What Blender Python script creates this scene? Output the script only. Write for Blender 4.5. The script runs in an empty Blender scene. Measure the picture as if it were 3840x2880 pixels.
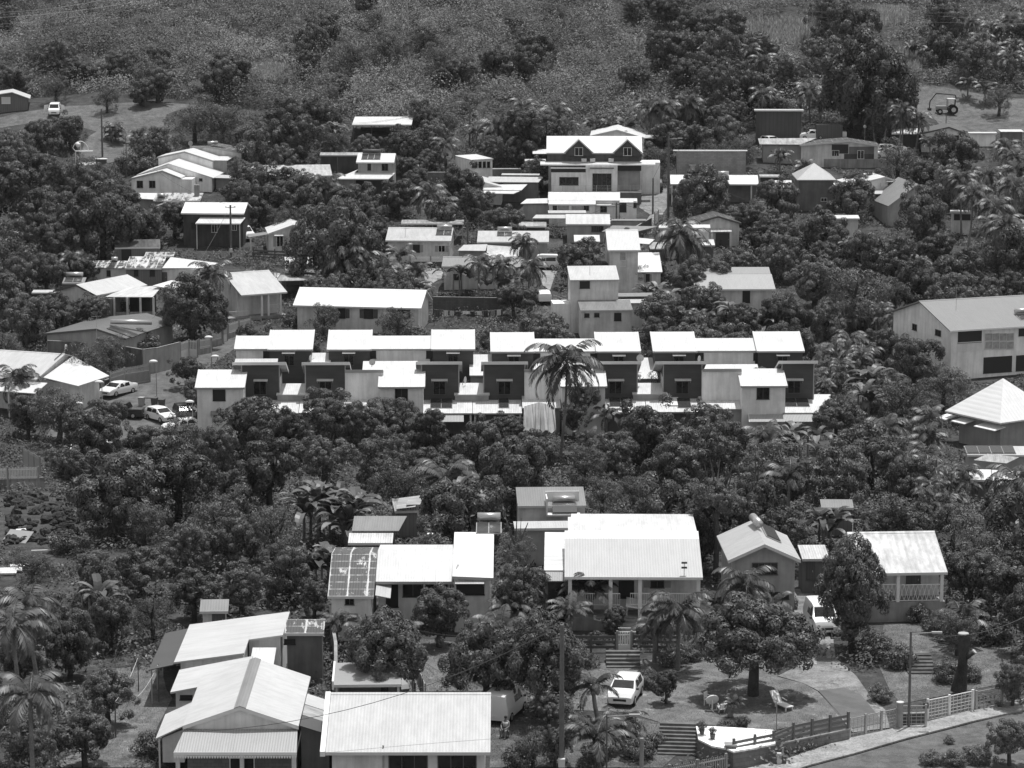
import bpy, bmesh, math, random
import numpy as np
from mathutils import Vector, Matrix
random.seed(7); RNG = np.random.default_rng(7)
S = bpy.context.scene; COL = S.collection
R = math.radians
# ------------------------------------------------------------------ camera geometry (3840x2880 survey units)
FP, CX, CY, TH, CH = 11250.0, 1920.0, 1440.0, R(10), 60.0
cT, sT = math.cos(TH), math.sin(TH)
def ray(px, py):
    a = (px-CX)/FP; b = -(py-CY)/FP
    return (a, cT+b*sT, -sT+b*cT)
def pt(px, py, Y):
    d = ray(px, py); t = Y/d[1]
    return Vector((t*d[0], Y, CH+t*d[2]))
def proj(x, y, z):
    z = z-CH; f = y*cT-z*sT; u = y*sT+z*cT
    return (CX+FP*x/f, CY-FP*u/f)
PY = [-200, 100, 150, 174, 190, 208, 222, 240, 262, 285, 300, 318, 336, 350, 373, 401, 425, 446, 466, 488, 515, 548, 565, 640, 760, 1100, 1700, 3000]
PZ = [-50, -54, -54.6, -54.2, -53.8, -53.5, -53.5, -53.2, -57, -61, -62, -61.5, -59.7, -59, -57, -54.3, -51.5, -48.5, -44.9, -40.9, -36, -29.7, -26.3, -10, 16, 80, 200, 420]
def _sm(Y, k=3.0):
    return (np.interp(Y-k, PY, PZ)+2*np.interp(Y, PY, PZ)+np.interp(Y+k, PY, PZ))/4
def ztn(X, Y):
    X = np.asarray(X, float); Y = np.asarray(Y, float)
    amp = np.interp(Y, [100, 240, 262, 300, 318, 370, 440, 520, 700], [.05, .1, .6, .2, .05, .15, .3, 1.0, 3.0])
    n = np.sin(X*.11+Y*.05)*np.cos(Y*.13-X*.04)+.5*np.sin(X*.27+1.3)*np.sin(Y*.23)
    return CH+_sm(Y)+amp*n
def zt(x, y): return float(ztn(x, y))
_YG = np.concatenate([np.arange(120, 700, 1.0), np.arange(700, 1600, 20.0)]); _YS = _sm(_YG); _YA = np.interp(_YG, [100, 240, 262, 300, 318, 370, 440, 520, 700], [.05, .1, .6, .2, .05, .15, .3, 1.0, 3.0])
def depth_for(px, py, h=0.0):
    d = ray(px, py); X = _YG*(d[0]/d[1]); g = _YG*(d[2]/d[1])-_YS-_YA*(np.sin(X*.11+_YG*.05)*np.cos(_YG*.13-X*.04)+.5*np.sin(X*.27+1.3)*np.sin(_YG*.23))-h
    i = int(np.argmax(g <= 0))
    if i == 0: return float(_YG[-1]) if g[0] > 0 else float(_YG[0])
    return float(_YG[i-1]+(_YG[i]-_YG[i-1])*g[i-1]/(g[i-1]-g[i]))
def gp(px, py):
    Y = depth_for(px, py); return pt(px, py, Y)
OFF = dict(A=(0,300), B=(950,300), C=(1900,300), D=(2840,300), E=(0,900), F=(950,900), G=(1900,900), H=(2840,900), I=(0,1550), J=(950,1550),
           K=(1900,1550), L=(2840,1550), M=(0,2130), N=(950,2130), O=(1900,2130), Q=(2840,2130))
def p(t, x, y):
    if t in 'UVW': return ((0,1280,2560)['UVW'.index(t)]+x/1.728, y/1.728)
    if t == 'Z': return (x*1.736, y*1.736)
    o = OFF[t]; return (o[0]+x/2.212, o[1]+y/2.212)
# ------------------------------------------------------------------ object helpers
def tag(o, label=None, cat=None, group=None, kind=None):
    if label: o['label'] = label
    if cat: o['category'] = cat
    if group: o['group'] = group
    if kind: o['kind'] = kind
    return o
def thing(name, label, cat, loc, rz=0, group=None):
    o = bpy.data.objects.new(name, None); COL.objects.link(o)
    o.location = loc; o.rotation_euler = (0, 0, rz); o.empty_display_size = .3
    return tag(o, label, cat, group)
class MB:
    def __init__(s): s.v = []; s.f = []
    def quad(s, *pts):
        n = len(s.v); s.v += [tuple(q) for q in pts]; s.f.append(tuple(range(n, n+len(pts)))); return s
    def box(s, x0, x1, y0, y1, z0, z1):
        n = len(s.v)
        s.v += [(x0,y0,z0),(x1,y0,z0),(x1,y1,z0),(x0,y1,z0),(x0,y0,z1),(x1,y0,z1),(x1,y1,z1),(x0,y1,z1)]
        s.f += [tuple(n+i for i in q) for q in ((0,3,2,1),(4,5,6,7),(0,1,5,4),(1,2,6,5),(2,3,7,6),(3,0,4,7))]
        return s
    def hexa(s, bot, top):            # bottom 4 corners, top 4 corners (both counter-clockwise from above)
        n = len(s.v); s.v += [tuple(q) for q in bot]+[tuple(q) for q in top]
        s.f += [tuple(n+i for i in q) for q in ((0,3,2,1),(4,5,6,7),(0,1,5,4),(1,2,6,5),(2,3,7,6),(3,0,4,7))]
        return s
    def slab(s, c4, t=.1):            # tilted plate: the 4 corners are its top face
        return s.hexa([(a,b,c-t) for a,b,c in c4], c4)
    def tube(s, a, b, r0, r1=None, n=8, caps=True):
        a = Vector(a); b = Vector(b); r1 = r0 if r1 is None else r1
        d = (b-a).normalized(); u = d.orthogonal().normalized(); w = d.cross(u); k = len(s.v)
        for c, r in ((a, r0), (b, r1)):
            for i in range(n):
                q = c+(u*math.cos(2*math.pi*i/n)+w*math.sin(2*math.pi*i/n))*r; s.v.append(tuple(q))
        for i in range(n): j = (i+1) % n; s.f.append((k+i, k+j, k+n+j, k+n+i))
        if caps: s.f.append(tuple(k+i for i in range(n))[::-1]); s.f.append(tuple(k+n+i for i in range(n)))
        return s
    def path(s, pts, r, n=6):
        for a, b in zip(pts, pts[1:]): s.tube(a, b, r, r, n)
        return s
    def bar(s, a, b, w, h):           # rectangular bar between two points
        a = Vector(a); b = Vector(b); d = (b-a).normalized(); u = d.cross(Vector((0,0,1)))
        if u.length < .01: u = Vector((1,0,0))
        u = u.normalized()*w/2; v = u.cross(d).normalized()*h/2
        s.hexa([a-u-v, b-u-v, b+u-v, a+u-v], [a-u+v, b-u+v, b+u+v, a+u+v]); return s
    def ball(s, c, r, n=10, m=6, sz=1.0):
        k = len(s.v)
        for i in range(m+1):
            t = math.pi*i/m
            for j in range(n):
                s.v.append((c[0]+r*math.sin(t)*math.cos(2*math.pi*j/n), c[1]+r*math.sin(t)*math.sin(2*math.pi*j/n), c[2]+r*sz*math.cos(t)))
        for i in range(m):
            for j in range(n): s.f.append((k+i*n+j, k+(i+1)*n+j, k+(i+1)*n+(j+1) % n, k+i*n+(j+1) % n))
        return s
    def mesh(s, name, smooth=False):
        me = bpy.data.meshes.new(name); me.from_pydata(s.v, [], s.f)
        bm = bmesh.new(); bm.from_mesh(me); bmesh.ops.recalc_face_normals(bm, faces=bm.faces); bm.to_mesh(me); bm.free()
        if smooth: me.polygons.foreach_set('use_smooth', [True]*len(me.polygons))
        return me
    def build(s, name, mat, parent=None, smooth=False, bevel=0):
        o = bpy.data.objects.new(name, s.mesh(name, smooth)); o.data.materials.append(mat); COL.objects.link(o)
        if parent is not None: o.parent = parent
        if bevel:
            m = o.modifiers.new('b', 'BEVEL'); m.width = bevel; m.segments = 2; m.limit_method = 'ANGLE'
        return o
def copy_tree(o, parent=None):
    c = o.copy(); COL.objects.link(c); c.parent = parent
    for ch in o.children: copy_tree(ch, c)
    return c
# ------------------------------------------------------------------ materials
def mat_new(name):
    m = bpy.data.materials.new(name); m.use_nodes = True; nt = m.node_tree; nt.nodes.clear()
    return m, nt
def nd(nt, t, **kw):
    n = nt.nodes.new(t)
    for k, v in kw.items():
        if hasattr(n, k): setattr(n, k, v)
        else: n.inputs[k].default_value = v
    return n
def g4(v): return (v, v, v, 1)
def ramp(nt, src, stops):
    r = nt.nodes.new('ShaderNodeValToRGB'); cr = r.color_ramp
    cr.elements[0].position, cr.elements[0].color = stops[0][0], g4(stops[0][1])
    cr.elements[1].position, cr.elements[1].color = stops[-1][0], g4(stops[-1][1])
    for pz, c in stops[1:-1]:
        e = cr.elements.new(pz); e.color = g4(c)
    nt.links.new(src, r.inputs[0]); return r.outputs[0]
def noise(nt, co, scale, detail=4, rough=.6, stretch=None):
    if stretch:
        mp = nd(nt, 'ShaderNodeMapping'); mp.inputs['Scale'].default_value = stretch; nt.links.new(co, mp.inputs[0]); co = mp.outputs[0]
    n = nd(nt, 'ShaderNodeTexNoise', Scale=scale, Detail=detail, Roughness=rough); nt.links.new(co, n.inputs['Vector']); return n.outputs['Fac']
def mul(nt, a, b, op='MULTIPLY'):
    m = nd(nt, 'ShaderNodeMath', operation=op)
    for i, q in enumerate((a, b)):
        if isinstance(q, (int, float)): m.inputs[i].default_value = q
        else: nt.links.new(q, m.inputs[i])
    return m.outputs[0]
def finish(nt, col, rough=.7, bump=None, bstr=.3, spec=.3, metal=0, dist=.02):
    b = nd(nt, 'ShaderNodeBsdfPrincipled', Roughness=rough, Metallic=metal); b.inputs['Specular IOR Level'].default_value = spec
    if isinstance(col, (int, float)): b.inputs['Base Color'].default_value = g4(col)
    else: nt.links.new(col, b.inputs['Base Color'])
    if bump is not None:
        bn = nd(nt, 'ShaderNodeBump', Strength=bstr, Distance=dist); nt.links.new(bump, bn.inputs['Height']); nt.links.new(bn.outputs[0], b.inputs['Normal'])
    o = nd(nt, 'ShaderNodeOutputMaterial'); nt.links.new(b.outputs[0], o.inputs[0]); return b
def objco(nt): return nd(nt, 'ShaderNodeTexCoord').outputs['Object']
def sepx(nt, co, ax):
    s = nd(nt, 'ShaderNodeSeparateXYZ'); nt.links.new(co, s.inputs[0]); return s.outputs['XYZ'.index(ax)]
_M = {}
def wall_mat(v, dirt=.15, name='render'):
    k = ('w', v, dirt)
    if k in _M: return _M[k]
    m, nt = mat_new(f'painted_{name}_{v}'); co = objco(nt)
    a = noise(nt, co, .6, 5, .65); st = noise(nt, co, 1.5, 3, .6, (1.5, 1.5, .15))
    f = mul(nt, ramp(nt, a, [(.35, 1-dirt), (.65, 1)]), ramp(nt, st, [(.3, 1-dirt), (.6, 1)]))
    c = mul(nt, f, v); finish(nt, c, .85, noise(nt, co, 14, 3), .15, .2); _M[k] = m; return m
def roof_mat(v, ax='X', dirt=.12, pitch=.19, rust=0, amp=.5, spec=.3):
    """painted corrugated sheet; ax = local axis the ribs repeat along"""
    k = ('r', v, ax, dirt, pitch, rust, amp)
    if k in _M: return _M[k]
    m, nt = mat_new(f'corrugated_{v}_{ax}_{rust}'); co = objco(nt); x = sepx(nt, co, ax); other = 'Y' if ax == 'X' else 'X'; y = sepx(nt, co, other)
    w = mul(nt, mul(nt, x, 2*math.pi/pitch), 0, 'SINE')
    rib = ramp(nt, mul(nt, mul(nt, w, .5), .5, 'ADD'), [(0, 1-.13*amp), (.5, 1)])  # troughs darkened in the colour to imitate shading of the corrugations
    sheet = mul(nt, mul(nt, x, 1/1.05), 0, 'FRACT'); seam = ramp(nt, sheet, [(0, .86), (.035, 1)])
    rows = mul(nt, mul(nt, y, 1/1.5), 0, 'FRACT')
    dots = mul(nt, ramp(nt, rows, [(0, 1), (.05, 0)]), ramp(nt, mul(nt, mul(nt, x, 1/.4), 0, 'FRACT'), [(0, 1), (.35, 0)]))
    dotm = ramp(nt, dots, [(0, 1), (1, .84)])
    sc = (1, .12, 1) if ax == 'X' else (.12, 1, 1)
    st = ramp(nt, noise(nt, co, 2.2, 4, .65, sc), [(.35, 1-dirt), (.62, 1)])
    bl = ramp(nt, noise(nt, co, .35, 4, .6), [(.3, 1-dirt*.7), (.65, 1)])
    f = mul(nt, mul(nt, rib, seam), mul(nt, mul(nt, st, bl), dotm)); c = mul(nt, f, v)
    if rust:
        sc2 = (1, .3, 1) if ax == 'X' else (.3, 1, 1)
        nn = noise(nt, co, 1.6, 6, .75, sc2)
        lines = ramp(nt, mul(nt, mul(nt, x, 1/1.35), 0, 'FRACT'), [(0, .3), (.07, 0), (.95, 0), (1, .3)])
        ln2 = ramp(nt, mul(nt, mul(nt, y, 1/.85), 0, 'FRACT'), [(0, .28), (.06, 0), (.96, 0), (1, .15)])
        tot = mul(nt, mul(nt, nn, lines, 'ADD'), ln2, 'ADD')
        mk = ramp(nt, tot, [(rust-.02, 0), (rust+.03, 1)])
        mx = nd(nt, 'ShaderNodeMix', data_type='FLOAT'); nt.links.new(mk, mx.inputs[0]); mx.inputs[2].default_value = .07; nt.links.new(c, mx.inputs[3]); c = mx.outputs[0]
    finish(nt, c, .5, w, .35*amp, spec, 0, .03); _M[k] = m; return m
def plain(v, rough=.6, spec=.3, metal=0, name='paint', var=.08):
    k = ('p', v, rough, metal, name)
    if k in _M: return _M[k]
    m, nt = mat_new(f'{name}_{v}'); co = objco(nt)
    c = mul(nt, ramp(nt, noise(nt, co, 3, 4), [(.3, 1-var), (.7, 1)]), v); finish(nt, c, rough, None, 0, spec, metal); _M[k] = m; return m
def board_mat(v, pitch=.17, ax='Z', name='cladding'):
    k = ('b', v, pitch, ax)
    if k in _M: return _M[k]
    m, nt = mat_new(f'{name}_{v}'); co = objco(nt); z = sepx(nt, co, ax)
    fr = mul(nt, mul(nt, z, 1/pitch), 0, 'FRACT'); ln = ramp(nt, fr, [(0, .55), (.14, 1), (.9, 1.0), (1, .8)])
    c = mul(nt, mul(nt, ln, ramp(nt, noise(nt, co, 1.1, 5, .65, (.4, .4, 1.5) if ax == 'Z' else (1.5, 1.5, .3)), [(.3, .78), (.7, 1.06)])), v)
    finish(nt, c, .75, fr, .3, .25, 0, .02); _M[k] = m; return m
def block_mat(v, sx=.42, sz=.2, dirt=.35):
    k = ('bl', v, sx, dirt)
    if k in _M: return _M[k]
    m, nt = mat_new(f'concrete_block_{v}'); co = objco(nt)
    cb = nd(nt, 'ShaderNodeCombineXYZ'); nt.links.new(mul(nt, sepx(nt, co, 'X'), sepx(nt, co, 'Y'), 'ADD'), cb.inputs[0]); nt.links.new(sepx(nt, co, 'Z'), cb.inputs[1])
    b = nd(nt, 'ShaderNodeTexBrick', Scale=1.0); b.inputs['Brick Width'].default_value = sx; b.inputs['Row Height'].default_value = sz; b.inputs['Mortar Size'].default_value = .012
    b.inputs['Color1'].default_value = g4(1); b.inputs['Color2'].default_value = g4(.8); b.inputs['Mortar'].default_value = g4(.6); nt.links.new(cb.outputs[0], b.inputs['Vector'])
    bw = nd(nt, 'ShaderNodeRGBToBW'); nt.links.new(b.outputs[0], bw.inputs[0])
    st = ramp(nt, noise(nt, co, .9, 5, .7, (1, 1, .35)), [(.3, 1-dirt), (.7, 1.05)])
    finish(nt, mul(nt, mul(nt, bw.outputs[0], st), v), .9, bw.outputs[0], .3, .15); _M[k] = m; return m
def glass_mat():
    if 'g' in _M: return _M['g']
    m, nt = mat_new('window_glass'); co = objco(nt)
    c = ramp(nt, noise(nt, co, 1.2, 2), [(.35, .008), (.7, .03)]); finish(nt, c, .15, None, 0, .5); _M['g'] = m; return m
def ground_mat(name, lo, hi, sc=1.2, fine=9, bs=.5, patch=None):
    m, nt = mat_new(name); co = objco(nt)
    a = ramp(nt, noise(nt, co, sc*.25, 6, .65), [(.3, lo), (.7, hi)]); b = ramp(nt, noise(nt, co, fine, 4, .7), [(.3, .6), (.7, 1.25)])
    md = ramp(nt, noise(nt, co, .9, 7, .75), [(.32, .62), (.5, 1.0), (.68, 1.38)]); b = mul(nt, b, md); c = mul(nt, a, b)
    if patch:
        mk = ramp(nt, noise(nt, co, sc, 6, .7), [(patch[1], 0), (patch[1]+.12, 1)])
        mx = nd(nt, 'ShaderNodeMix', data_type='FLOAT'); nt.links.new(mk, mx.inputs[0]); nt.links.new(c, mx.inputs[2]); nt.links.new(mul(nt, b, patch[0]), mx.inputs[3]); c = mx.outputs[0]
    finish(nt, c, .95, noise(nt, co, fine, 4, .7), bs, .1, 0, .06); return m
def leaf_mat(name, v, trans=.35, gloss=.25):
    m, nt = mat_new(name)
    at = nd(nt, 'ShaderNodeAttribute', attribute_name='tint'); oi = nd(nt, 'ShaderNodeObjectInfo')
    f = mul(nt, ramp(nt, at.outputs['Fac'], [(0, .38), (.75, 1.2), (1, 2.2)]), ramp(nt, oi.outputs['Random'], [(0, .78), (1, 1.28)]))
    c = mul(nt, f, v)
    d = nd(nt, 'ShaderNodeBsdfPrincipled', Roughness=.45); d.inputs['Specular IOR Level'].default_value = gloss; nt.links.new(c, d.inputs['Base Color'])
    t = nd(nt, 'ShaderNodeBsdfTranslucent'); nt.links.new(c, t.inputs[0])
    mx = nd(nt, 'ShaderNodeMixShader'); mx.inputs[0].default_value = trans; nt.links.new(d.outputs[0], mx.inputs[1]); nt.links.new(t.outputs[0], mx.inputs[2])
    o = nd(nt, 'ShaderNodeOutputMaterial'); nt.links.new(mx.outputs[0], o.inputs[0]); return m
WW = wall_mat(.92, .18); WC = wall_mat(.76, .24); WG = wall_mat(.4, .2); WD = wall_mat(.2, .25); WK = wall_mat(.1, .3)
CLAD = board_mat(.085); WOOD = board_mat(.13, .2, 'X', 'timber'); TIN = board_mat(.2, .3, 'X', 'tin_sheet'); BLK = block_mat(.24); BLKD = block_mat(.13)
WHITE = plain(.8, .5); TRIM = plain(.6, .5); GREY = plain(.35, .6); DGREY = plain(.1, .6); BLACK = plain(.03, .5); GL = glass_mat()
STEEL = plain(.5, .35, .5, .6, 'steel'); CONC = wall_mat(.36, .3, 'concrete'); PANEL = plain(.045, .2, .6, 0, 'collector')
POLEW = plain(.16, .8, .2, 0, 'weathered_pole', .3); CURT = plain(.45, .9, .1, 0, 'curtain', .4)
BARK = ground_mat('bark', .05, .1, 3, 20); BARKL = ground_mat('pale_bark', .15, .28, 3, 20)
# ------------------------------------------------------------------ houses
KEEP = []      # image boxes that foliage placement leaves free
FOOT = []      # building footprints in the world
class House:
    """local frame: x along the front eave, y away from the viewer, z up from the ground"""
    def __init__(s, name, label, cat, A, Bx, hw, rot=0, group=None, Y=None):
        s.hw = hw; s.rot = R(rot); s.Y = depth_for(A[0], A[1], hw) if Y is None else Y
        W = pt(A[0], A[1], s.Y); s.zg = W.z-hw; s.o = Vector((W.x, W.y, s.zg))
        s.c, s.n = math.cos(s.rot), math.sin(s.rot)
        s.root = thing(name, label, cat, s.o, s.rot, group)
        s.w = s.lx(Bx, 0); s.zb = min(-.5, zt(W.x, W.y)-s.zg-1.0); s.pts = []
        s.faces = {}
    def wld(s, x, y, z): return (s.o.x+x*s.c-y*s.n, s.o.y+x*s.n+y*s.c, s.zg+z)
    def px(s, x, y, z): return proj(*s.wld(x, y, z))
    def _lray(s, px, py):
        d = ray(px, py); o = (-s.o.x, -s.o.y, CH-s.zg)
        return (o[0]*s.c+o[1]*s.n, -o[0]*s.n+o[1]*s.c, o[2]), (d[0]*s.c+d[1]*s.n, -d[0]*s.n+d[1]*s.c, d[2])
    def onY(s, q, y=0.0):
        o, d = s._lray(*q); t = (y-o[1])/d[1]; return o[0]+t*d[0], o[2]+t*d[2]
    def onX(s, q, x=0.0):
        o, d = s._lray(*q); t = (x-o[0])/d[0]; return o[1]+t*d[1], o[2]+t*d[2]
    def onZ(s, q, z):
        o, d = s._lray(*q); t = (z-o[2])/d[2]; return o[0]+t*d[0], o[1]+t*d[1]
    def lx(s, px, y=0.0):          # local x on plane y for an image column at eave height
        lo, hi = -60, 60
        for _ in range(50):
            m = (lo+hi)/2
            if s.px(m, y, s.hw)[0] < px: lo = m
            else: hi = m
        return lo
    def run(s, py, z0, slope, y0=0.0, x=0.0):     # horizontal run so that a slope starting at (y0,z0) reaches image row py
        t = math.tan(R(slope)); lo, hi = 0, 40
        if s.px(x, y0+hi, z0+hi*t)[1] > py: return hi
        for _ in range(50):
            m = (lo+hi)/2
            if s.px(x, y0+m, z0+m*t)[1] > py: lo = m
            else: hi = m
        return lo
    def note(s, x0, x1, y0, y1, z0, z1, keep=.55):
        b = [s.px(x, y, z) for x in (x0, x1) for y in (y0, y1) for z in (z1,)]+[s.px(x, y0, z1-(z1-z0)*keep) for x in (x0, x1)]
        KEEP.append((min(q[0] for q in b), min(q[1] for q in b), max(q[0] for q in b), max(q[1] for q in b), s.wld(x0, y0, 0)[1]))
        FOOT.append([s.wld(x, y, 0)[:2] for x, y in ((x0,y0),(x1,y0),(x1,y1),(x0,y1))])
    # ---- bodies
    def wall(s, x0, x1, y0, y1, tops, m=WW, apexF=None, apexS=None, z0=None, name='wall'):
        """box whose corner tops are tops=(FL,FR,BR,BL); apexF=(x,z) gable on front and back; apexS=(y,z) gable on the sides"""
        z0 = s.zb if z0 is None else z0; a, b, c, d = tops; mb = MB()
        B = [(x0,y0,z0),(x1,y0,z0),(x1,y1,z0),(x0,y1,z0)]; T = [(x0,y0,a),(x1,y0,b),(x1,y1,c),(x0,y1,d)]
        if apexF:
            ax, az = apexF; F, K = (ax,y0,az), (ax,y1,az)
            v = B+T+[F, K]; f = [(0,1,5,8,4), (2,3,7,9,6), (0,4,7,3), (1,2,6,5), (4,8,9,7), (5,6,9,8), (0,3,2,1)]
        elif apexS:
            ay, az = apexS; L, Rr = (x0,ay,az), (x1,ay,az)
            v = B+T+[L, Rr]; f = [(0,4,8,7,3), (1,2,6,9,5), (0,1,5,4), (2,3,7,6), (4,5,9,8), (7,8,9,6), (0,3,2,1)]
        else:
            v = B+T; f = [(0,3,2,1),(4,5,6,7),(0,1,5,4),(1,2,6,5),(2,3,7,6),(3,0,4,7)]
        mb.v = v; mb.f = f; s.faces = dict(f=y0, l=x0, r=x1, b=y1)
        return mb.build(name, m, s.root)
    def roof(s, c4, m, t=.12, name='roof', fascia=None):
        o = MB().slab(c4, t).build(name, m, s.root)
        if fascia:
            a, b = Vector(c4[0]), Vector(c4[1]); f = MB()
            f.hexa([a+Vector((0,-.04,-t-.06)), b+Vector((0,-.04,-t-.06)), b+Vector((0,-.005,-t-.06)), a+Vector((0,-.005,-t-.06))],
                   [a+Vector((0,-.04,.01)), b+Vector((0,-.04,.01)), b+Vector((0,-.005,.01)), a+Vector((0,-.005,.01))])
            f.build('fascia', fascia, o)
        return o
    def gable_u(s, ridge_y, slope=18, back=None, m=None, wm=WW, over=.35, side=.25, porch=0, fascia=TRIM, d=None, keep=.55, backrun=None):
        """ridge parallel to the front; ridge_y = image row of the ridge"""
        m = m or roof_mat(.8); t = math.tan(R(slope)); d1 = d if d else s.run(ridge_y, s.hw, slope); zr = s.hw+d1*t
        bs = slope if back is None else back; d2 = backrun or d1; tb = math.tan(R(bs)); zb = zr-d2*tb
        s.roof([(0,0,s.hw),(s.w,0,s.hw),(s.w,d1,zr),(0,d1,zr)], m, fascia=fascia)
        s.roof([(0,d1+.004,zr-.002),(s.w,d1+.004,zr-.002),(s.w,d1+d2,zb),(0,d1+d2,zb)], m)
        MB().slab([(0,d1-.22,zr-.22*t+.03),(s.w,d1-.22,zr-.22*t+.03),(s.w,d1,zr+.035),(0,d1,zr+.035)], .03).build('ridge_cap', m, s.root)
        o = over+porch; e = .14
        s.wall(side, s.w-side, o, d1+d2-over, (s.hw+o*t-e, s.hw+o*t-e, zb+over*tb-e, zb+over*tb-e), wm, apexS=(d1, zr-e))
        s.d1, s.t, s.zr, s.D = d1, t, zr, d1+d2
        s.note(0, s.w, 0, d1+d2, 0, s.hw, keep); s.note(0, s.w, 0, d1, s.hw-.2, zr, 0); s.slope = (s.hw, t); return s
    def mono(s, top_y, slope=10, m=None, wm=WW, over=.3, side=.2, porch=0, fascia=TRIM, d=None, keep=.5, xr=None):
        """single slope rising away from the viewer"""
        m = m or roof_mat(.8); t = math.tan(R(slope)); d1 = d if d else s.run(top_y, s.hw, slope); z1 = s.hw+d1*t
        s.roof([(0,0,s.hw),(s.w,0,s.hw),(s.w,d1,z1),(0,d1,z1)], m, fascia=fascia); o = over+porch; e = .14
        if wm: s.wall(side, s.w-side, o, d1-.1, (s.hw+o*t-e, s.hw+o*t-e, z1-.1*t-e, z1-.1*t-e), wm)
        s.d1, s.t, s.zr, s.D = d1, t, z1, d1; s.note(0, s.w, 0, d1, 0, z1, keep); s.slope = (s.hw, t); return s
    def gable_v(s, apex, d, m=None, wm=WW, over=.35, front=.3, fascia=TRIM, keep=.5, left=True, right=True, zl=None, zr=None):
        """gable end towards the viewer; apex = image point of the front tip"""
        m = m or roof_mat(.8, 'Y'); ax, az = s.onY(apex, 0); zl = s.hw if zl is None else zl; zr = s.hw if zr is None else zr
        if left: s.roof([(0,0,zl),(ax,0,az),(ax,d,az),(0,d,zl)], m)
        if right: s.roof([(ax+.004,0,az),(s.w,0,zr),(s.w,d,zr),(ax+.004,d,az)], m)
        tl = (az-zl)/max(ax, .1); tr = (az-zr)/max(s.w-ax, .1); e = .15
        if fascia:
            f = MB()
            for a, b in (((0, zl), (ax, az)), ((ax, az), (s.w, zr))):
                f.hexa([(a[0],-.045,a[1]-.22),(b[0],-.045,b[1]-.22),(b[0],-.004,b[1]-.22),(a[0],-.004,a[1]-.22)],
                       [(a[0],-.045,a[1]+.012),(b[0],-.045,b[1]+.012),(b[0],-.004,b[1]+.012),(a[0],-.004,a[1]+.012)])
            f.build('bargeboard', fascia, s.root)
        if wm: s.wall(over, s.w-over, front, d-.2, (zl+over*tl-e, zr+over*tr-e, zr+over*tr-e, zl+over*tl-e), wm, apexF=(ax, az-e))
        s.ax, s.az, s.D, s.tl, s.tr = ax, az, d, tl, tr; s.note(0, s.w, 0, d, 0, s.hw, keep); s.note(0, s.w, 0, d, s.hw, az, 0); return s
    def hip(s, rise, d, m=None, wm=WW, over=.5, keep=.5, inset=None):
        m = m or roof_mat(.8); w = s.w; h = s.hw; i = min(w, d)/2 if inset is None else inset
        xl, xr = (i, w-i) if w > 2*i+.1 else (w/2-.02, w/2+.02); y = d/2; z = h+rise
        mb = MB(); mb.v = [(0,0,h),(w,0,h),(w,d,h),(0,d,h),(xl,y,z),(xr,y,z),(0,0,h-.15),(w,0,h-.15),(w,d,h-.15),(0,d,h-.15)]
        mb.f = [(0,1,5,4),(1,2,5),(2,3,4,5),(3,0,4),(0,6,7,1),(1,7,8,2),(2,8,9,3),(3,9,6,0),(6,9,8,7)]
        mb.build('roof', m, s.root)
        s.wall(over, w-over, over, d-over, (h-.16,)*4, wm); s.D = d; s.note(0, w, 0, d, 0, h, keep); s.note(0, w, 0, d, h, z, 0); return s
    # ---- openings
    def win(s, q0, q1, face='f', style='win', at=None, shut=None, bars=1, name=None):
        """opening spanned by two image points on a wall face"""
        c = s.faces[face] if at is None else at; sg = -1 if face in 'fl' else 1
        if face in 'fb': (a0, z1), (a1, z0) = s.onY(q0, c), s.onY(q1, c)
        else: (a0, z1), (a1, z0) = s.onX(q0, c), s.onX(q1, c)
        if a0 > a1: a0, a1 = a1, a0
        if z0 > z1: z0, z1 = z1, z0
        return s.opening(face, c, sg, a0, a1, z0, z1, style, shut, bars, name)
    def opening(s, face, c, sg, a0, a1, z0, z1, style='win', shut=None, bars=1, name=None):
        def bx(mb, u0, u1, w0, w1, d0, d1):
            d0, d1 = sorted((c+sg*d0, c+sg*d1))
            if face in 'fb': mb.box(u0, u1, d0, d1, w0, w1)
            else: mb.box(d0, d1, u0, u1, w0, w1)
            return mb
        fm = dict(win=TRIM, dark=DGREY, white=WHITE, door=GREY, hole=BLACK, wood=DGREY).get(style, TRIM); k = .055
        fr = MB()
        bx(fr, a0-k, a1+k, z1, z1+k, -.02, .06); bx(fr, a0-k*1.6, a1+k*1.6, z0-k, z0, -.02, .11)
        bx(fr, a0-k, a0, z0, z1, -.02, .06); bx(fr, a1, a1+k, z0, z1, -.02, .06)
        if style in ('win', 'white', 'dark'):
            for i in range(bars):
                m = a0+(a1-a0)*(i+1)/(bars+1); bx(fr, m-.025, m+.025, z0, z1, .006, .05)
        nm = name or ('door' if style == 'door' else 'window')
        o = fr.build(nm, fm, s.root)
        if style in ('door', 'wood'): bx(MB(), a0, a1, z0, z1, -.02, .03).build('panel', WOOD if style == 'wood' else DGREY, o); bx(MB(), a1-.14, a1-.09, (z0+z1)/2-.08, (z0+z1)/2+.05, .03, .07).build('handle', STEEL, o)
        elif style == 'curt': bx(MB(), a0, a1, z0, z1, -.02, .005).build('pane', CURT, o)
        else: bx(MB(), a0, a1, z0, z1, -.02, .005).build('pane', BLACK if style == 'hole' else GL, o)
        if shut is not None:
            w = (a1-a0)*.5 if shut == 'half' else (a1-a0)
            w = min(w, (a1-a0)*.5+.15)
            for q0, q1 in ((a0-k-.03-w, a0-k-.03), (a1+k+.03, a1+k+.03+w)):
                bx(MB(), q0, q1, z0, z1, .004, .05).build('shutter', s.shm if hasattr(s, 'shm') else GREY, o)
        return o
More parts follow.
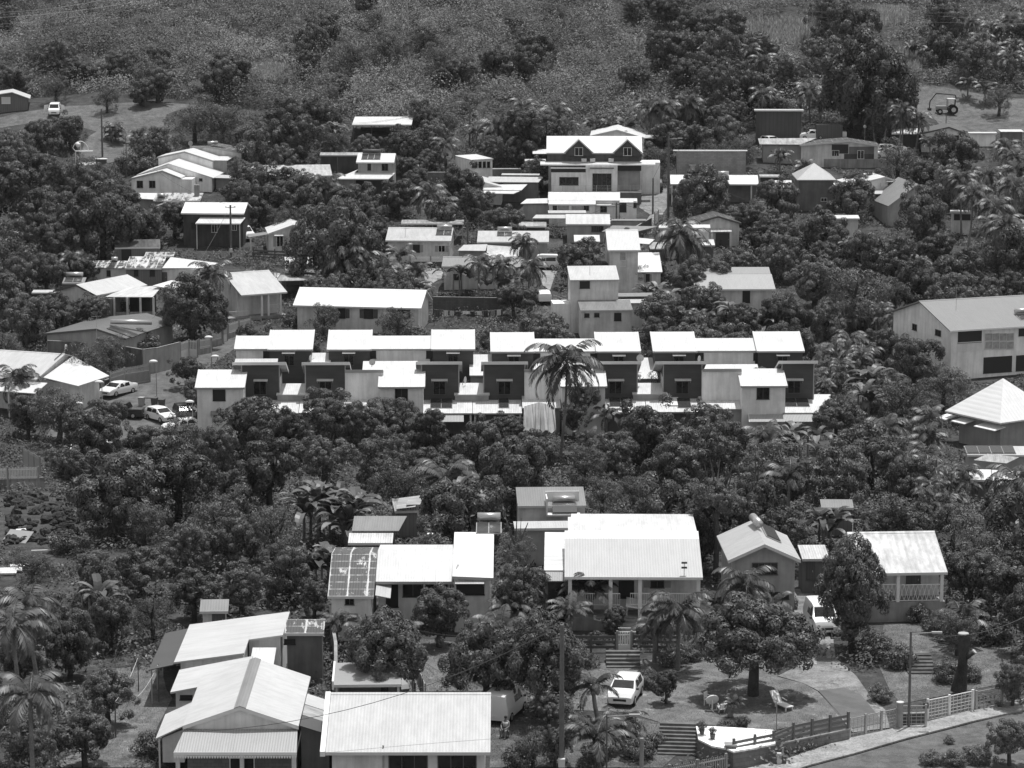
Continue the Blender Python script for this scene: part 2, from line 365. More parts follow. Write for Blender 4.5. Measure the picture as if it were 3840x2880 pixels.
    def awning(s, q0, q1, y0, proj_=.5, m=None, drop=.25):
        """small sheet canopy: image points of its front edge; y0 = wall plane"""
        y = y0-proj_; x0, z = s.onY(q0, y); x1, _ = s.onY(q1, y); mb = MB().slab([(x0,y,z),(x1,y,z),(x1,y0+.0,z+drop),(x0,y0+.0,z+drop)], .05)
        o = mb.build('awning', m or roof_mat(.8), s.root)
        for x in (x0+.06, x1-.06): MB().bar((x, y+.05, z-.06), (x, y0, z-.35), .03, .03).build('bracket', GREY, o)
        return o
    def heater(s, q0, q1, y_local=None, tank=True, face='f', tilt=None, n=2, tm=None):
        """solar water heater lying on the front slope, between image points of its left/lower and right/upper corners"""
        z0, t = s.slope
        def onslope(q):
            o, d = s._lray(*q); tt = (z0-o[2]+t*o[1])/(d[2]-t*d[1]) if True else 0
            return o[0]+tt*d[0], o[1]+tt*d[1]
        x0, y0 = onslope(q0); x1, y1 = onslope(q1); x0, x1 = sorted((x0, x1)); y0, y1 = sorted((y0, y1)); h = .12
        if y1-y0 > 2.4: y1 = y0+2.4
        fr = MB().slab([(x0-.03,y0-.03,z0+t*y0+.08),(x1+.03,y0-.03,z0+t*y0+.08),(x1+.03,y1+.03,z0+t*y1+.1),(x0-.03,y1+.03,z0+t*y1+.1)], .1).build('solar_water_heater' if tank else 'solar_collector', STEEL, s.root)
        for i in range(n):
            a, b = x0+(x1-x0)*i/n+.04, x0+(x1-x0)*(i+1)/n-.04
            MB().slab([(a,y0,z0+t*y0+.14),(b,y0,z0+t*y0+.14),(b,y1,z0+t*y1+.16),(a,y1,z0+t*y1+.16)], .04).build('collector', PANEL, fr)
        if tank:
            yy = y1+.3; z = z0+t*yy+.42
            MB().tube((x0+.05,yy,z),(x1-.05,yy,z),.29,.29,16).build('tank', tm or STEEL, fr, True)
            b = MB()
            for x in (x0+.2, x1-.2): b.bar((x,yy,z-.27),(x,yy,z0+t*yy),.05,.05)
            b.build('stand', STEEL, fr)
        return fr
    def posts(s, xs, y, z0, z1, r=.09, m=WHITE, name='post'):
        for x in xs: MB().box(x-r, x+r, y-r, y+r, z0, z1).build(name, m, s.root)
    def rail(s, x0, x1, y, z0, z1, m=WHITE, step=.14, style='v'):
        mb = MB().box(x0, x1, y-.03, y+.03, z1-.06, z1).box(x0, x1, y-.02, y+.02, z0, z0+.05)
        n = max(2, int((x1-x0)/step)); a = z0+.05; b = z1-.06
        for i in range(n+1):
            x = x0+(x1-x0-.03)*i/n
            if style == 'v': mb.box(x, x+.03, y-.012, y+.012, a, b)
            elif i < n:
                w = (x1-x0)/n; mb.bar((x, y, a), (x+w, y, b), .03, .03); mb.bar((x+w, y+.031, a), (x, y+.031, b), .03, .03)
        return mb.build('railing', m, s.root)
# ================================================================== BUILDINGS
RW = roof_mat(.67, dirt=.14); RWY = roof_mat(.67, 'Y', .14); RL = roof_mat(.53, dirt=.13); RLY = roof_mat(.56, 'Y', .13); RG = roof_mat(.25); RGY = roof_mat(.25, 'Y'); RD = roof_mat(.09); RDY = roof_mat(.09, 'Y')
RM = roof_mat(.62, rust=.56, dirt=.3); RMY = roof_mat(.62, 'Y', rust=.56, dirt=.3); RS = roof_mat(.72, dirt=.35, pitch=.5, amp=1.2); RO = roof_mat(.5, dirt=.45); ROY = roof_mat(.5, 'Y', dirt=.45)
RF = roof_mat(.4, pitch=.16, dirt=.06, amp=1.3)
# ---- terrace of dark and white boxes
def terr(name, label, Y0, xl, ye, xr):
    Y = Y0
    for _ in range(6): X = pt(xl, ye, Y).x; Y = Y0+X*math.tan(R(1))
    W = pt(xl, ye, Y); h = House(name, label, 'terraced house', (xl, ye), xr, W.z-zt(W.x, Y), 1, 'terraced houses of the middle row', Y)
    return h
def box_up(h, x0, x1, ye, yt, y0, slope=14, m=None, wm=WW, zlow=None, depth=None, side=.15, over=.35, band=None, back=None):
    """mono roof rising away from plane y0, with its walls"""
    a, z = h.onY((x0, ye), y0); b, _ = h.onY((x1, ye), y0); t = math.tan(R(slope)); keep = h.hw
    d = depth or h.run(yt, z, slope, y0, a); h.roof([(a,y0,z),(b,y0,z),(b,y0+d,z+d*t),(a,y0+d,z+d*t)], m or RW, fascia=GREY)
    MB().slab([(a-.06,y0-.02,z+.03),(a+.1,y0-.02,z+.03),(a+.1,y0+d,z+d*t+.03),(a-.06,y0+d,z+d*t+.03)], .2).build('bargeboard', TRIM, h.root)
    MB().slab([(b-.1,y0-.02,z+.03),(b+.06,y0-.02,z+.03),(b+.06,y0+d,z+d*t+.03),(b-.1,y0+d,z+d*t+.03)], .2).build('bargeboard', TRIM, h.root)
    if wm:
        e = .15; o = h.wall(a+side, b-side, y0+over, y0+d-.05+(back or 0), (z+over*t-e, z+over*t-e, z+(d-.05)*t-e, z+(d-.05)*t-e), wm, z0=zlow)
    h.faces['f'] = y0+over; h.note(a, b, y0, y0+d, 0, z+d*t, .4); return a, b, z, d
def box_dn(h, f0, f1, w0, w1, ytop, y0, wm, fall=20, depth=4.6, zlow=None):
    """dark clad box: roof falling away, pale fascia; f = fascia image columns, w = wall image columns"""
    a, z = h.onY((f0, ytop), y0-.35); b, _ = h.onY((f1, ytop), y0-.35); c, _ = h.onY((w0, ytop+10), y0); d, _ = h.onY((w1, ytop+10), y0)
    a = min(a, c-.25); b = max(b, d+.25)
    if b-d > 1.0: b = d+.4
    if c-a > 1.0: a = c-.4
    t = math.tan(R(fall)); y1 = y0+depth; L = depth+.35
    h.roof([(a,y0-.35,z),(b,y0-.35,z),(b,y1,z-L*t),(a,y1,z-L*t)], RL, .1)
    f = MB().box(a, b, y0-.39, y0-.352, z-.3, z+.02)
    for x in (a-.03, b): f.slab([(x,y0-.38,z+.02),(x+.03,y0-.38,z+.02),(x+.03,y1,z-L*t+.02),(x,y1,z-L*t+.02)], .3)
    f.build('fascia', plain(.72, .6), h.root)
    o = h.wall(c, d, y0, y1-.05, (z-.28, z-.28, z-L*t-.13, z-L*t-.13), wm, z0=zlow)
    MB().box(c-.07, c+.05, y0-.03, y0+.05, h.zb+3, z-.3).build('corner_trim', GREY, h.root); MB().box(d-.05, d+.07, y0-.03, y0+.05, h.zb+3, z-.3).build('corner_trim', GREY, h.root)
    MB().box(c-.012, c-.002, y0+.06, y1-.1, h.zb+3, z-L*t-.15).build('side_wall', WW, h.root); MB().box(d+.002, d+.012, y0+.06, y1-.1, h.zb+3, z-L*t-.15).build('side_wall', WW, h.root)
    h.faces['f'] = y0; h.note(c, d, y0, y1, 0, z, .5); return c, d, z
def low(h, x0, x1, ye, yt, y0, slope=10, m=None, wm=WG, drop=.25, panels=None, open_=False):
    a, z = h.onY((x0, ye), y0); b, _ = h.onY((x1, ye), y0); t = math.tan(R(slope)); d = h.run(yt, z, slope, y0, a)
    h.roof([(a,y0,z),(b,y0,z),(b,y0+d,z+d*t),(a,y0+d,z+d*t)], m or roof_mat(.74, dirt=.2, amp=1.1), .08, fascia=GREY)
    if wm and not open_: h.wall(a+.1, b-.1, y0+drop, y0+d, (z+drop*t-.1,)*2+(z+d*t-.1,)*2, wm)
    if open_:
        h.wall(a+.1, b-.1, y0+1.6, y0+d, (z+1.6*t-.1,)*2+(z+d*t-.1,)*2, wm or WG)
        for x in (a+.12, b-.3): MB().box(x, x+.2, y0+.1, y0+.3, h.zb, z-.02).build('post', WC, h.root)
    h.faces['f'] = y0+(1.6 if open_ else drop); h.slope = (z-t*y0, t); h.note(a, b, y0, y0+d, 0, z+d*t, 0)
    if panels:
        for q0, q1, n in panels: h.heater(q0, q1, tank=False, n=n)
    return a, b, z, d
YF, YB = 316.0, 329.5
T = 4.0
def dark_win(h, t, x0, y0, x1, y1, ax0, ax1, ay, yw, style='dark'):
    h.faces['f'] = yw; h.win(p(t, x0, y0), p(t, x1, y1), 'f', style); h.awning(p(t, ax0, ay), p(t, ax1, ay), yw, .55, RW, .12)
# front row
h = terr('terraced_house', 'first front terrace house by the car park, white box left of one dark clad box', YF, 732, 1454, 916)
box_up(h, 732, 916, 1454, 1386, 0); h.win(p('E',1768,1235), p('E',1867,1332), style='hole'); h.win(p('E',1775,1458), p('E',1840,1500), style='dark'); h.awning(p('E',1745,1450), p('E',1850,1450), .35, .6, RG, .3)
c = box_dn(h, 872, 1072, 906, 1047, 1359, T, CLAD); dark_win(h, 'F', 5, 1175, 105, 1280, 0, 117, 1170, T)
low(h, 1036, 1160, 1480, 1438, T-.6, m=RW); low(h, 918, 1118, 1550, 1492, .3, 12, panels=[(p('F',-60,1402), p('F',150,1325), 2)], open_=True)
h = terr('terraced_house', 'second front terrace house, mango trees before its left dark box, white box right of middle', YF, 1132, 1372, 1730)
box_dn(h, 1132, 1311, 1145, 1294, 1359, T, CLAD); dark_win(h, 'F', 550, 1177, 645, 1290, 525, 662, 1168, T)
a, z = h.onY((1294, 1392), T-1.0); b, _ = h.onY((1431, 1392), T-1.0); h.wall(a, b+.2, T-1, T+3.5, (z, z, z-.9, z-.9), WW); MB().slab([(a-.02,T-1.12,z+.16),(b+.15,T-1.12,z+.16),(b+.15,T+3.5,z-.8),(a-.02,T+3.5,z-.8)], .12).build('roof', RG, h.root); MB().box(a, b+.15, T-1.17, T-1.125, z-.15, z+.17).build('fascia', GREY, h.root)
box_up(h, 1419, 1592, 1451.5, 1386, 0); h.win(p('F',1178,1232), p('F',1278,1330), style='dark')
box_dn(h, 1560, 1732, 1581, 1720, 1357, T, CLAD); dark_win(h, 'F', 1497, 1177, 1590, 1280, 1475, 1612, 1168, T)
low(h, 1703, 1836, 1480, 1436, T-.6, m=RW); low(h, 1287, 1429, 1531, 1474, .6, 12); low(h, 1120, 1286, 1548, 1490, .3, 12)
low(h, 1580, 1772, 1550, 1493, .3, 12, panels=[(p('F',1468,1398), p('F',1650,1320), 2)], open_=True, wm=WD)
h.awning(p('F',1410,1508), p('F',1745,1508), .6, 1.6, RF, .6)
h = terr('terraced_house', 'third front terrace house, the one the tall coconut palm stands against', YF, 1807, 1372, 2404)
box_dn(h, 1807, 1979, 1814, 1968, 1357, T, CLAD); dark_win(h, 'F', 2035, 1178, 2130, 1278, 2015, 2152, 1168, T)
a, z = h.onY((1966, 1390), T-1.0); b, _ = h.onY((2110, 1390), T-1.0); h.wall(a+.03, b+.2, T-1, T+3.5, (z, z, z-.9, z-.9), WW); MB().slab([(a-.02,T-1.12,z+.16),(b+.15,T-1.12,z+.16),(b+.15,T+3.5,z-.8),(a-.02,T+3.5,z-.8)], .12).build('roof', RG, h.root); MB().box(a, b+.15, T-1.17, T-1.125, z-.15, z+.17).build('fascia', GREY, h.root)
box_up(h, 2103, 2275, 1449.5, 1383, 0); h.win(p('G',560,1240), p('G',640,1320), style='dark')
box_dn(h, 2232, 2404, 2260, 2390, 1356, T, CLAD); dark_win(h, 'G', 855, 1177, 950, 1273, 840, 976, 1168, T)
low(h, 2372, 2503, 1478, 1436, T-.6, m=RW); low(h, 1959, 2103, 1530, 1478, .6, 12); low(h, 1774, 1958, 1550, 1493, .3, 12, panels=[(p('F',2036,1396), p('F',2118,1318), 1)], open_=True, wm=WD)
low(h, 2259, 2425, 1546, 1489, .3, 12, panels=[(p('G',855,1385), p('G',1035,1316), 2)], open_=True, wm=WD)
h = terr('terraced_house', 'last front terrace house on the right, with two collectors by its dark end box', YF, 2458, 1370, 3067)
box_dn(h, 2458, 2648, 2488, 2632, 1356, T, CLAD); dark_win(h, 'G', 1408, 1174, 1504, 1272, 1395, 1532, 1166, T)
a, z = h.onY((2634, 1388), T-1.0); b, _ = h.onY((2775, 1388), T-1.0); h.wall(a, b+.2, T-1, T+3.5, (z, z, z-.9, z-.9), WW); MB().slab([(a-.02,T-1.12,z+.16),(b+.15,T-1.12,z+.16),(b+.15,T+3.5,z-.8),(a-.02,T+3.5,z-.8)], .12).build('roof', RG, h.root); MB().box(a, b+.15, T-1.17, T-1.125, z-.15, z+.17).build('fascia', GREY, h.root)
box_up(h, 2779, 2952, 1448, 1382, 0); h.win(p('G',2078,1220), p('G',2175,1320), style='dark')
box_dn(h, 2890, 3067, 2933, 3052, 1354, T, CLAD); dark_win(h, 'H', 258, 1174, 352, 1268, 247, 385, 1164, T)
low(h, 2427, 2628, 1545, 1488, .3, 12, panels=[(p('G',1420,1395), p('G',1518,1316), 1)], open_=True, wm=WD); h.heater(p('G',1338,1380), p('G',1422,1306), tank=False, n=1).children[0].data.materials[0] = WHITE
low(h, 2628, 2788, 1534, 1469, .6, 13); low(h, 2935, 3135, 1548, 1479, .3, 12, panels=[(p('H',225,1385), p('H',412,1306), 2)], open_=True)
h.awning(p('H',-60,1508), p('H',470,1508), .6, 1.8, RF, .65); h.awning(p('G',2010,1508), p('G',2160,1508), .36, 1.4, RW, .6)
# back row
def bwin(h, t, x0, x1, y0, y1, a0, a1, ay, yw): dark_win(h, t, x0, y0, x1, y1, a0, a1, ay, yw)
h = terr('terraced_house', 'leftmost back terrace house, low white wing joined to one dark box', YB, 879, 1309, 1171)
box_up(h, 879, 1003, 1309, 1259, .8); h.win(p('F',85,925), p('F',142,980), style='hole')
box_up(h, 1004, 1171, 1311, 1237, 0, wm=CLAD); bwin(h, 'F', 258, 335, 948, 1037, 235, 345, 940, .35); low(h, 1162, 1239, 1360, 1323, -.5, m=RW); low(h, 879, 1040, 1362, 1345, -4, m=RL)
h = terr('terraced_house', 'second back terrace house, two dark boxes joined by a white wing with satellite dish', YB, 1227, 1311, 1780)
box_up(h, 1227, 1391, 1311, 1237, 0, wm=CLAD); bwin(h, 'F', 755, 830, 948, 1037, 735, 845, 940, .35)
box_up(h, 1392, 1617, 1309, 1259, .8); h.win(p('F',950,922), p('F',1015,980), style='hole'); h.win(p('F',1437,922), p('F',1503,980), style='hole')
box_up(h, 1618, 1780, 1310, 1236, 0, wm=CLAD); bwin(h, 'F', 1618, 1695, 948, 1037, 1600, 1712, 940, .35)
low(h, 1359, 1565, 1387, 1354, -3.4, m=RW); low(h, 1761, 1846, 1408, 1329, -3, 11, m=RW)
h = terr('terraced_house', 'third back terrace house, its white wing hidden behind the coconut palm crown', YB, 1841, 1319, 2402)
box_up(h, 1841, 2005, 1319, 1246, 0, wm=CLAD); bwin(h, 'G', 20, 100, 968, 1020, 5, 118, 962, .35)
box_up(h, 2006, 2236, 1318, 1270, .8); h.win(p('G',215,945), p('G',275,1005), style='hole'); h.win(p('G',697,945), p('G',768,1005), style='hole')
box_up(h, 2237, 2402, 1318, 1245, 0, wm=CLAD); bwin(h, 'G', 890, 968, 968, 1040, 878, 988, 962, .35); low(h, 2391, 2467, 1420, 1341, -3, 11, m=RW); low(h, 2000, 2200, 1400, 1363, -3.2, m=RW)
h = terr('terraced_house', 'rightmost back terrace house, two dark boxes joined by a white wing with small vents', YB, 2450, 1318, 3016)
box_up(h, 2450, 2614, 1318, 1244, 0, wm=CLAD); bwin(h, 'G', 1390, 1467, 966, 1040, 1378, 1488, 960, .35)
box_up(h, 2616, 2838, 1316, 1268, .8); h.win(p('G',1580,940), p('G',1630,998), style='hole'); h.win(p('G',2050,940), p('G',2118,998), style='hole')
box_up(h, 2840, 3016, 1317, 1243, 0, wm=CLAD); bwin(h, 'H', 172, 245, 966, 1020, 160, 272, 960, .35); low(h, 2637, 2845, 1384, 1366, -2.6, m=RW)
# ---- the foreground
h = House('house', 'long white ribbed roof house at the bottom centre, nearest to the viewer', 'house', p('N',598,1528), p('N',1966,1528)[0], 3.0, 0)
h.gable_u(p('N',0,1035)[1], 18, m=RL, wm=WC, over=.45, side=.35, keep=1.2)
h.win(p('N',1128,1545), p('N',1440,1690), style='dark', bars=2); h.win(p('N',1535,1545), p('N',1845,1690), style='dark', bars=2); MB().tube((h.lx(p('N',1075,0)[0]),.4,0),(h.lx(p('N',1075,0)[0]),.4,3.3),.05).build('downpipe', GREY, h.root)
MB().slab([(-.32,-.05,h.hw+.05),(-.02,-.05,h.hw+.05),(-.02,h.d1,h.zr+.08),(-.32,h.d1,h.zr+.08)], .3).build('bargeboard', WHITE, h.root)
h = House('house', 'grey and white gabled house at the bottom left with scalloped porch trim', 'house', p('M',1515,1310), p('N',375,1305)[0], 3.6, 0)
h.gable_v(p('M',1990,1148), 10.8, m=RLY, wm=WC, over=.25, front=.25, keep=1.2)
cap = MB()
for sg in (-1, 1):
    s1 = (h.az-3.6)/(h.ax if sg < 0 else h.w-h.ax); x = h.ax+sg*.35; z = h.az-.35*s1
    cap.slab([(min(x,h.ax),-.05,(z if sg<0 else h.az)+.04),(max(x,h.ax),-.05,(h.az if sg<0 else z)+.04),(max(x,h.ax),10.85,(h.az if sg<0 else z)+.04),(min(x,h.ax),10.85,(z if sg<0 else h.az)+.04)], .05)
cap.build('ridge_cap', RG, h.root)
z1 = 3.35; a, z = h.onY(p('M',1440,1528), -2.6); b, _ = h.onY(p('N',360,1524), -2.6)
h.roof([(a,-2.6,z),(b,-2.6,z),(b-.15,.22,z1),(a+.35,.22,z1)], RF, fascia=WHITE)
sc = MB(); n = 46
for i in range(n): x = a+(b-a)*(i+.5)/n; w = (b-a)/n/2; sc.hexa([(x-w*.4,-2.66,z-.36),(x+w*.4,-2.66,z-.36),(x+w*.4,-2.645,z-.36),(x-w*.4,-2.645,z-.36)], [(x-w,-2.66,z-.2),(x+w,-2.66,z-.2),(x+w,-2.645,z-.2),(x-w,-2.645,z-.2)])
sc.build('scalloped_trim', WHITE, h.root)
for x in (a+.2, a+(b-a)*.55, b-.2): MB().box(x-.12, x+.12, -2.4, -2.16, -1, z-.15).build('post', WC, h.root)
BR = block_mat(.2); MB().box(a+.6, b-.2, -.9, .24, -1.5, z-.25).build('wall', BR, h.root)
h.opening('f', -.9, -1, h.w*.42, h.w*.62, .2, 1.9, 'white'); 
h.note(a, b, -2.6, 0, 0, z1, 1)
# side lean-to on the left, patched lean-to on the right
z2 = 3.0; h.roof([(-1.75,1.1,z2-.5),(-.05,1.1,z2+.3),(-.05,6.2,z2+.3),(-1.75,6.2,z2-.5)], RLY, .08); h.wall(-1.4, -.1, 1.5, 6, (z2-.6,z2-.05,z2-.05,z2-.6), WC, z0=.9); MB().box(-1.6,-1.5,1.2,1.3,-1,z2-.55).build('post', TRIM, h.root)
x = h.w+.03; h.roof([(x,.6,3.45),(x+2.3,.6,2.7),(x+2.3,2.8,2.7),(x,2.8,3.45)], RDY, .08); h.roof([(x,2.82,3.47),(x+2.2,2.82,2.72),(x+2.2,5.0,2.72),(x,5.0,3.47)], ROY, .08); h.roof([(x,5.02,3.5),(x+2.15,5.02,2.78),(x+2.15,7.3,2.78),(x,7.3,3.5)], RLY, .08)
h.wall(x+.05, x+1.7, .9, 7.2, (3.3,2.75,2.75,3.3), WD); h.note(x, x+2.3, .6, 7.3, 0, 3.5, .5)
# second and third roofs of the complex are separate outbuildings
h2 = House('outbuilding', 'low white roofed wing behind the bottom left gable, its roof rising to the right', 'outbuilding', p('M',1412,1030), p('M',2040,912)[0], 3.1, 0, Y=h.Y+9.3)
a, z = h2.onY(p('M',2040,912), 0); t = (z-3.1)/a; d = 5.2
h2.roof([(0,0,3.1),(a,0,z),(a,d,z),(0,d,3.1)], RLY); h2.wall(.3, a-.3, .3, d-.2, (3.1+.3*t-.14, z-.3*t-.14, z-.3*t-.14, 3.1+.3*t-.14), WC); h2.note(0, a, 0, d, 0, z, .4)
h2.win(p('M',1500,1060), p('M',1590,1090), style='hole')
h3 = House('outbuilding', 'broad pale roof with a notch at its right end, behind the bottom left gable', 'outbuilding', p('M',1442,782), p('N',245,545)[0], 3.3, 0, Y=h.Y+15.8)
xa, za = h3.onY(p('M',2025,706), 0); xb = h3.onY(p('N',300,398), 0)[0]; t = (za-3.3)/xa; d1, d2 = 3.4, 9.6; xe = h3.onY(p('N',245,545), d1)[0]
zx = lambda x: 3.3+t*x
h3.roof([(0,0,3.3),(xa,0,zx(xa)),(xa,d2,zx(xa)),(0,d2,3.3)], RLY); h3.roof([(xa+.003,d1,zx(xa)),(xe,d1,zx(xe)),(xe,d2,zx(xe)),(xa+.003,d2,zx(xa))], RLY)
h3.wall(.4, xa-.1, .25, d2-.3, (zx(.4)-.14, zx(xa)-.15, zx(xa)-.15, zx(.4)-.14), WC); h3.wall(xa, xe-.2, d1+.25, d2-.31, (zx(xa)-.15, zx(xe)-.16, zx(xe)-.16, zx(xa)-.15), WC); h3.note(0, xe, 0, d2, 0, zx(xe), .35)
h3.roof([(xa+.3,.4,3.0),(xe-.4,.4,3.0),(xe-.4,2.9,3.5),(xa+.3,2.9,3.5)], RW, .08, fascia=GREY); h3.wall(xa+.4, xe-.6, .7, 2.8, (2.95,)*4, WW)
zz = zx(0)-.1; h3.roof([(-1.6,-.2,zz-.35),(-.02,-.2,zz),(-.02,9,zz),(-1.6,9,zz-.35)], RDY, .06, 'lean_to_roof')
for y in (0, 3, 6): MB().box(-1.5,-1.42,y,y+.08,-1,zz-.4).build('post', GREY, h3.root)
h3.note(-1.6, 0, -.2, 9, 0, zz, .2)
h = House('shed', 'open fronted shed with peeling mottled roof beside the long boundary wall', 'shed', p('N',258,540), p('N',585,560)[0], 2.9, 0, Y=h3.Y+d1+.6)
h.mono(p('N',0,425)[1], 16, roof_mat(.62, rust=.57, dirt=.3), WD, .3, .15)
h.win(p('N',262,595), p('N',342,630), style='hole')
h = House('shed', 'tiny white hut with grey ribbed roof and dark door at the wood edge', 'shed', p('M',1655,360), p('M',1893,358)[0], 2.0, 3); h.mono(p('M',0,308)[1], 14, RG, WC, .25, .2, d=1.7, keep=1); h.win(p('M',1765,388), p('M',1862,468), style='wood')
# J: house with the mottled roof
h = House('house', 'long white roof house with a mottled dark roof bay on its left', 'house', p('J',615,1517), p('J',2040,1350)[0], 3.3, 0)
xm = h.lx(p('J',1000,0)[0]); t = math.tan(R(19)); dr = h.run(p('J',0,1160)[1], 3.3, 19); zr = 3.3+dr*t
rm = roof_mat(.66, rust=.6, dirt=.3)
h.roof([(0,0,3.3),(xm,0,3.3),(xm,dr,zr),(0,dr,zr)], rm, fascia=TRIM); h.roof([(0,dr+.003,zr),(xm,dr+.003,zr),(xm,dr+4.2,zr-.55),(0,dr+4.2,zr-.55)], rm)
h.wall(.25, xm-.25, .35, dr+4, (3.3+.35*t-.15,)*2+(zr-.7,)*2, WW, apexS=(dr, zr-.16)); h.faces['f'] = .35
h.win(p('J',766,1526), p('J',830,1585), style='dark'); h.win(p('N',785,384), p('N',862,440), style='wood'); h.note(0, xm, 0, dr+4, 0, zr, 1)
a, z = h.onY(p('J',1029,1396), 2.6); b, _ = h.onY(p('J',1650,1402), 2.6); d = h.run(p('J',0,1138)[1], z, 19, 2.6, b); z1 = z+d*t
h.roof([(xm+.004,2.6,z),(b,2.6,z),(b,2.6+d,z1),(xm+.004,2.6+d,z1)], RW, fascia=GREY); h.roof([(xm+.004,2.604+d,z1),(b,2.604+d,z1),(b,d+6.6,z1-.5),(xm+.004,d+6.6,z1-.5)], RW)
h.wall(xm+.1, b-.2, 4.4, d+6.4, (z+1.8*t-.15,)*2+(z1-.68,)*2, WW, apexS=(2.6+d, z1-.16)); h.faces['f'] = 4.4; h.note(xm, b, 2.6, d+6, 0, z, 1); h.note(xm, b, 2.6, d+6, z, z1, 0)
h.win(p('J',1105,1425), p('J',1196,1605), style='hole'); h.win(p('J',1245,1412), p('J',1403,1520), style='dark'); h.win(p('J',1432,1414), p('J',1608,1520), style='dark')
MB().slab([(xm+.05,.9,z-.55),(xm+1.1,.9,z-.75),(xm+1.1,3.0,z-.35),(xm+.05,3.0,z-.15)], .06).build('side_awning', RL, h.root)
h.slope = (z-2.6*t, t)
a2, za = h.onY(p('J',1622,1352), 2.2); b2, zb = h.onY(p('J',1955,1372), 2.2); 
d2 = 11.5; t2 = math.tan(R(9)); dd = h.run(p('J',0,985)[1], za, 9, 2.2, b2)
h.roof([(b+.01,2.2,za),(b2+.3,2.2,za-.12),(b2+.3,2.2+dd,za+dd*t2),(b+.01,2.2+dd,za+dd*t2)], roof_mat(.73, 'X', .05), fascia=GREY)
h.wall(b+.15, b2+.05, 2.55, 2.1+dd, (za-.1, za-.2, za+dd*t2-.3, za+dd*t2-.2), WC); h.faces['f'] = 2.55; h.win(p('J',1690,1425), p('J',1910,1502), style='hole'); h.awning(p('J',1672,1412), p('J',1914,1410), 2.55, .6, RW, .15)
h.note(b, b2, 2.2, dd, 0, za, 1); h.note(b, b2, 2.2, dd, za, za+dd*t2, 0)
h.slope = (za-2.2*t2, t2); h.heater(p('J',1850,1000), p('J',2056,915))
h = House('shed', 'small lean-to of white and grey ribbed sheets behind the mottled roof house', 'shed', p('J',785,1075), p('J',1155,1078)[0], 2.4, 0); h.mono(p('J',0,992)[1], 10, roof_mat(.75, dirt=.3, amp=1.3), WD)
a = h.D; h.roof([(.2,a+.02,2.9),(h.w+.4,a+.02,2.9),(h.w+.9,a+3.4,3.3),(.2,a+3.4,3.3)], RG, .06); h.wall(.4, h.w, a+.3, a+3.2, (2.75,)*4, WD)
h = House('shed', 'crooked tin shack with tilted roof sheets among trees, left of the bananas', 'shed', p('J',1172,812), p('J',1370,775)[0], 2.3, 8); h.mono(p('J',0,735)[1], 12, roof_mat(.5, 'X', dirt=.5, amp=1.5), TIN, .2, .1, d=2.4, keep=.9)
MB().slab([(.1,-.3,2.55),(1.6,-.4,2.7),(2.2,1.5,3.2),(.5,1.6,3.0)], .03).slab([(.9,-.2,2.85),(2.7,-.1,2.8),(2.9,.8,3.1),(1.2,.9,3.1)], .03).build('loose_sheet', ROY, h.root)
# K: the big veranda house
h = House('house', 'large white roof house with railed veranda in the lower middle', 'house', p('K',480,1356), p('K',1628,1380)[0], 3.9, -1)
t = math.tan(R(11)); dr = h.run(p('K',0,972)[1], 3.9, 11); h.d1 = dr; zr = 3.9+dr*t
yb = h.run(p('K',0,1037)[1], 3.9, 11)
h.roof([(0,0,3.9),(h.w,0,3.9),(h.w,yb,3.9+yb*t),(0,yb,3.9+yb*t)], roof_mat(.49, dirt=.06, amp=.8), fascia=WHITE); h.roof([(0,yb+.003,3.9+yb*t),(h.w,yb+.003,3.9+yb*t),(h.w,dr,zr),(0,dr,zr)], roof_mat(.73, dirt=.08))
h.roof([(.3,dr+.003,zr-.03),(h.w-.1,dr+.003,zr-.03),(h.w-.1,dr+7,zr-.3),(.5,dr+7,zr-.3)], roof_mat(.69, dirt=.2))
h.wall(.25, h.w-.25, 2.4, dr+6.8, (3.9+2.4*t-.15,)*2+(zr-.5,)*2, WC, apexS=(dr, zr-.17)); h.faces['f'] = 2.4; h.slope = (3.9, t); h.note(0, h.w, 0, dr+7, 0, 3.9, 1); h.note(0, h.w, 0, dr+7, 3.9, zr, 0)
MB().box(.1, h.w-.1, .15, 2.42, -1, .95).build('plinth', CONC, h.root)
for q in (525, 862, 1106, 1590): x = h.onY(p('K',q,1500), .3)[0]; MB().box(x-.13, x+.13, .18, .43, .9, 3.86).build('post', WHITE, h.root)
for q0, q1 in ((540, 940), (1025, 1580)): x0, z = h.onY(p('K',q0,1490), .3); x1, z_ = h.onY(p('K',q1,1592), .3); h.rail(x0, x1, .3, max(.96, z_), z, WHITE, .16)
for q0, q1, y1, st in ((935, 1050, 1530, 'hole'), (1198, 1300, 1445, 'dark'), (600, 690, 1470, 'dark')):
    h.win(p('K',q0,1392), p('K',q1,y1), style=st, shut='half' if st == 'dark' else None)
for i in range(4): MB().box(h.onY(p('K',895,1600), 0)[0], h.onY(p('K',1070,1600), 0)[0], -.3-.3*i, -.01-.3*i, -1, .85-.2*i).build('step', CONC, h.root)
h = House('annex', 'white lean-to roof joined to the left of the veranda house', 'annex', p('K',310,1302), p('K',484,1300)[0], 3.6, -1); h.mono(p('K',0,985)[1], 6, roof_mat(.78, 'Y', .25), WW, .3, .1, keep=.3); h.roof([(0.1,-1.3,3.15),(h.w+.2,-1.3,3.15),(h.w+.2,-.05,3.5),(0.1,-.05,3.5)], RF, .07)
MB().box(.3,h.w,-.9,-.8,.5,3.0).build('glazed_screen', GL, h.root)
h = House('annex', 'flat narrow white roof strip behind the veranda house, below the flat roofed annex', 'annex', p('K',65,955), p('K',560,930)[0], 3.0, 3); h.mono(p('K',0,896)[1], 4, RL, WG, .3, .1, keep=.5)
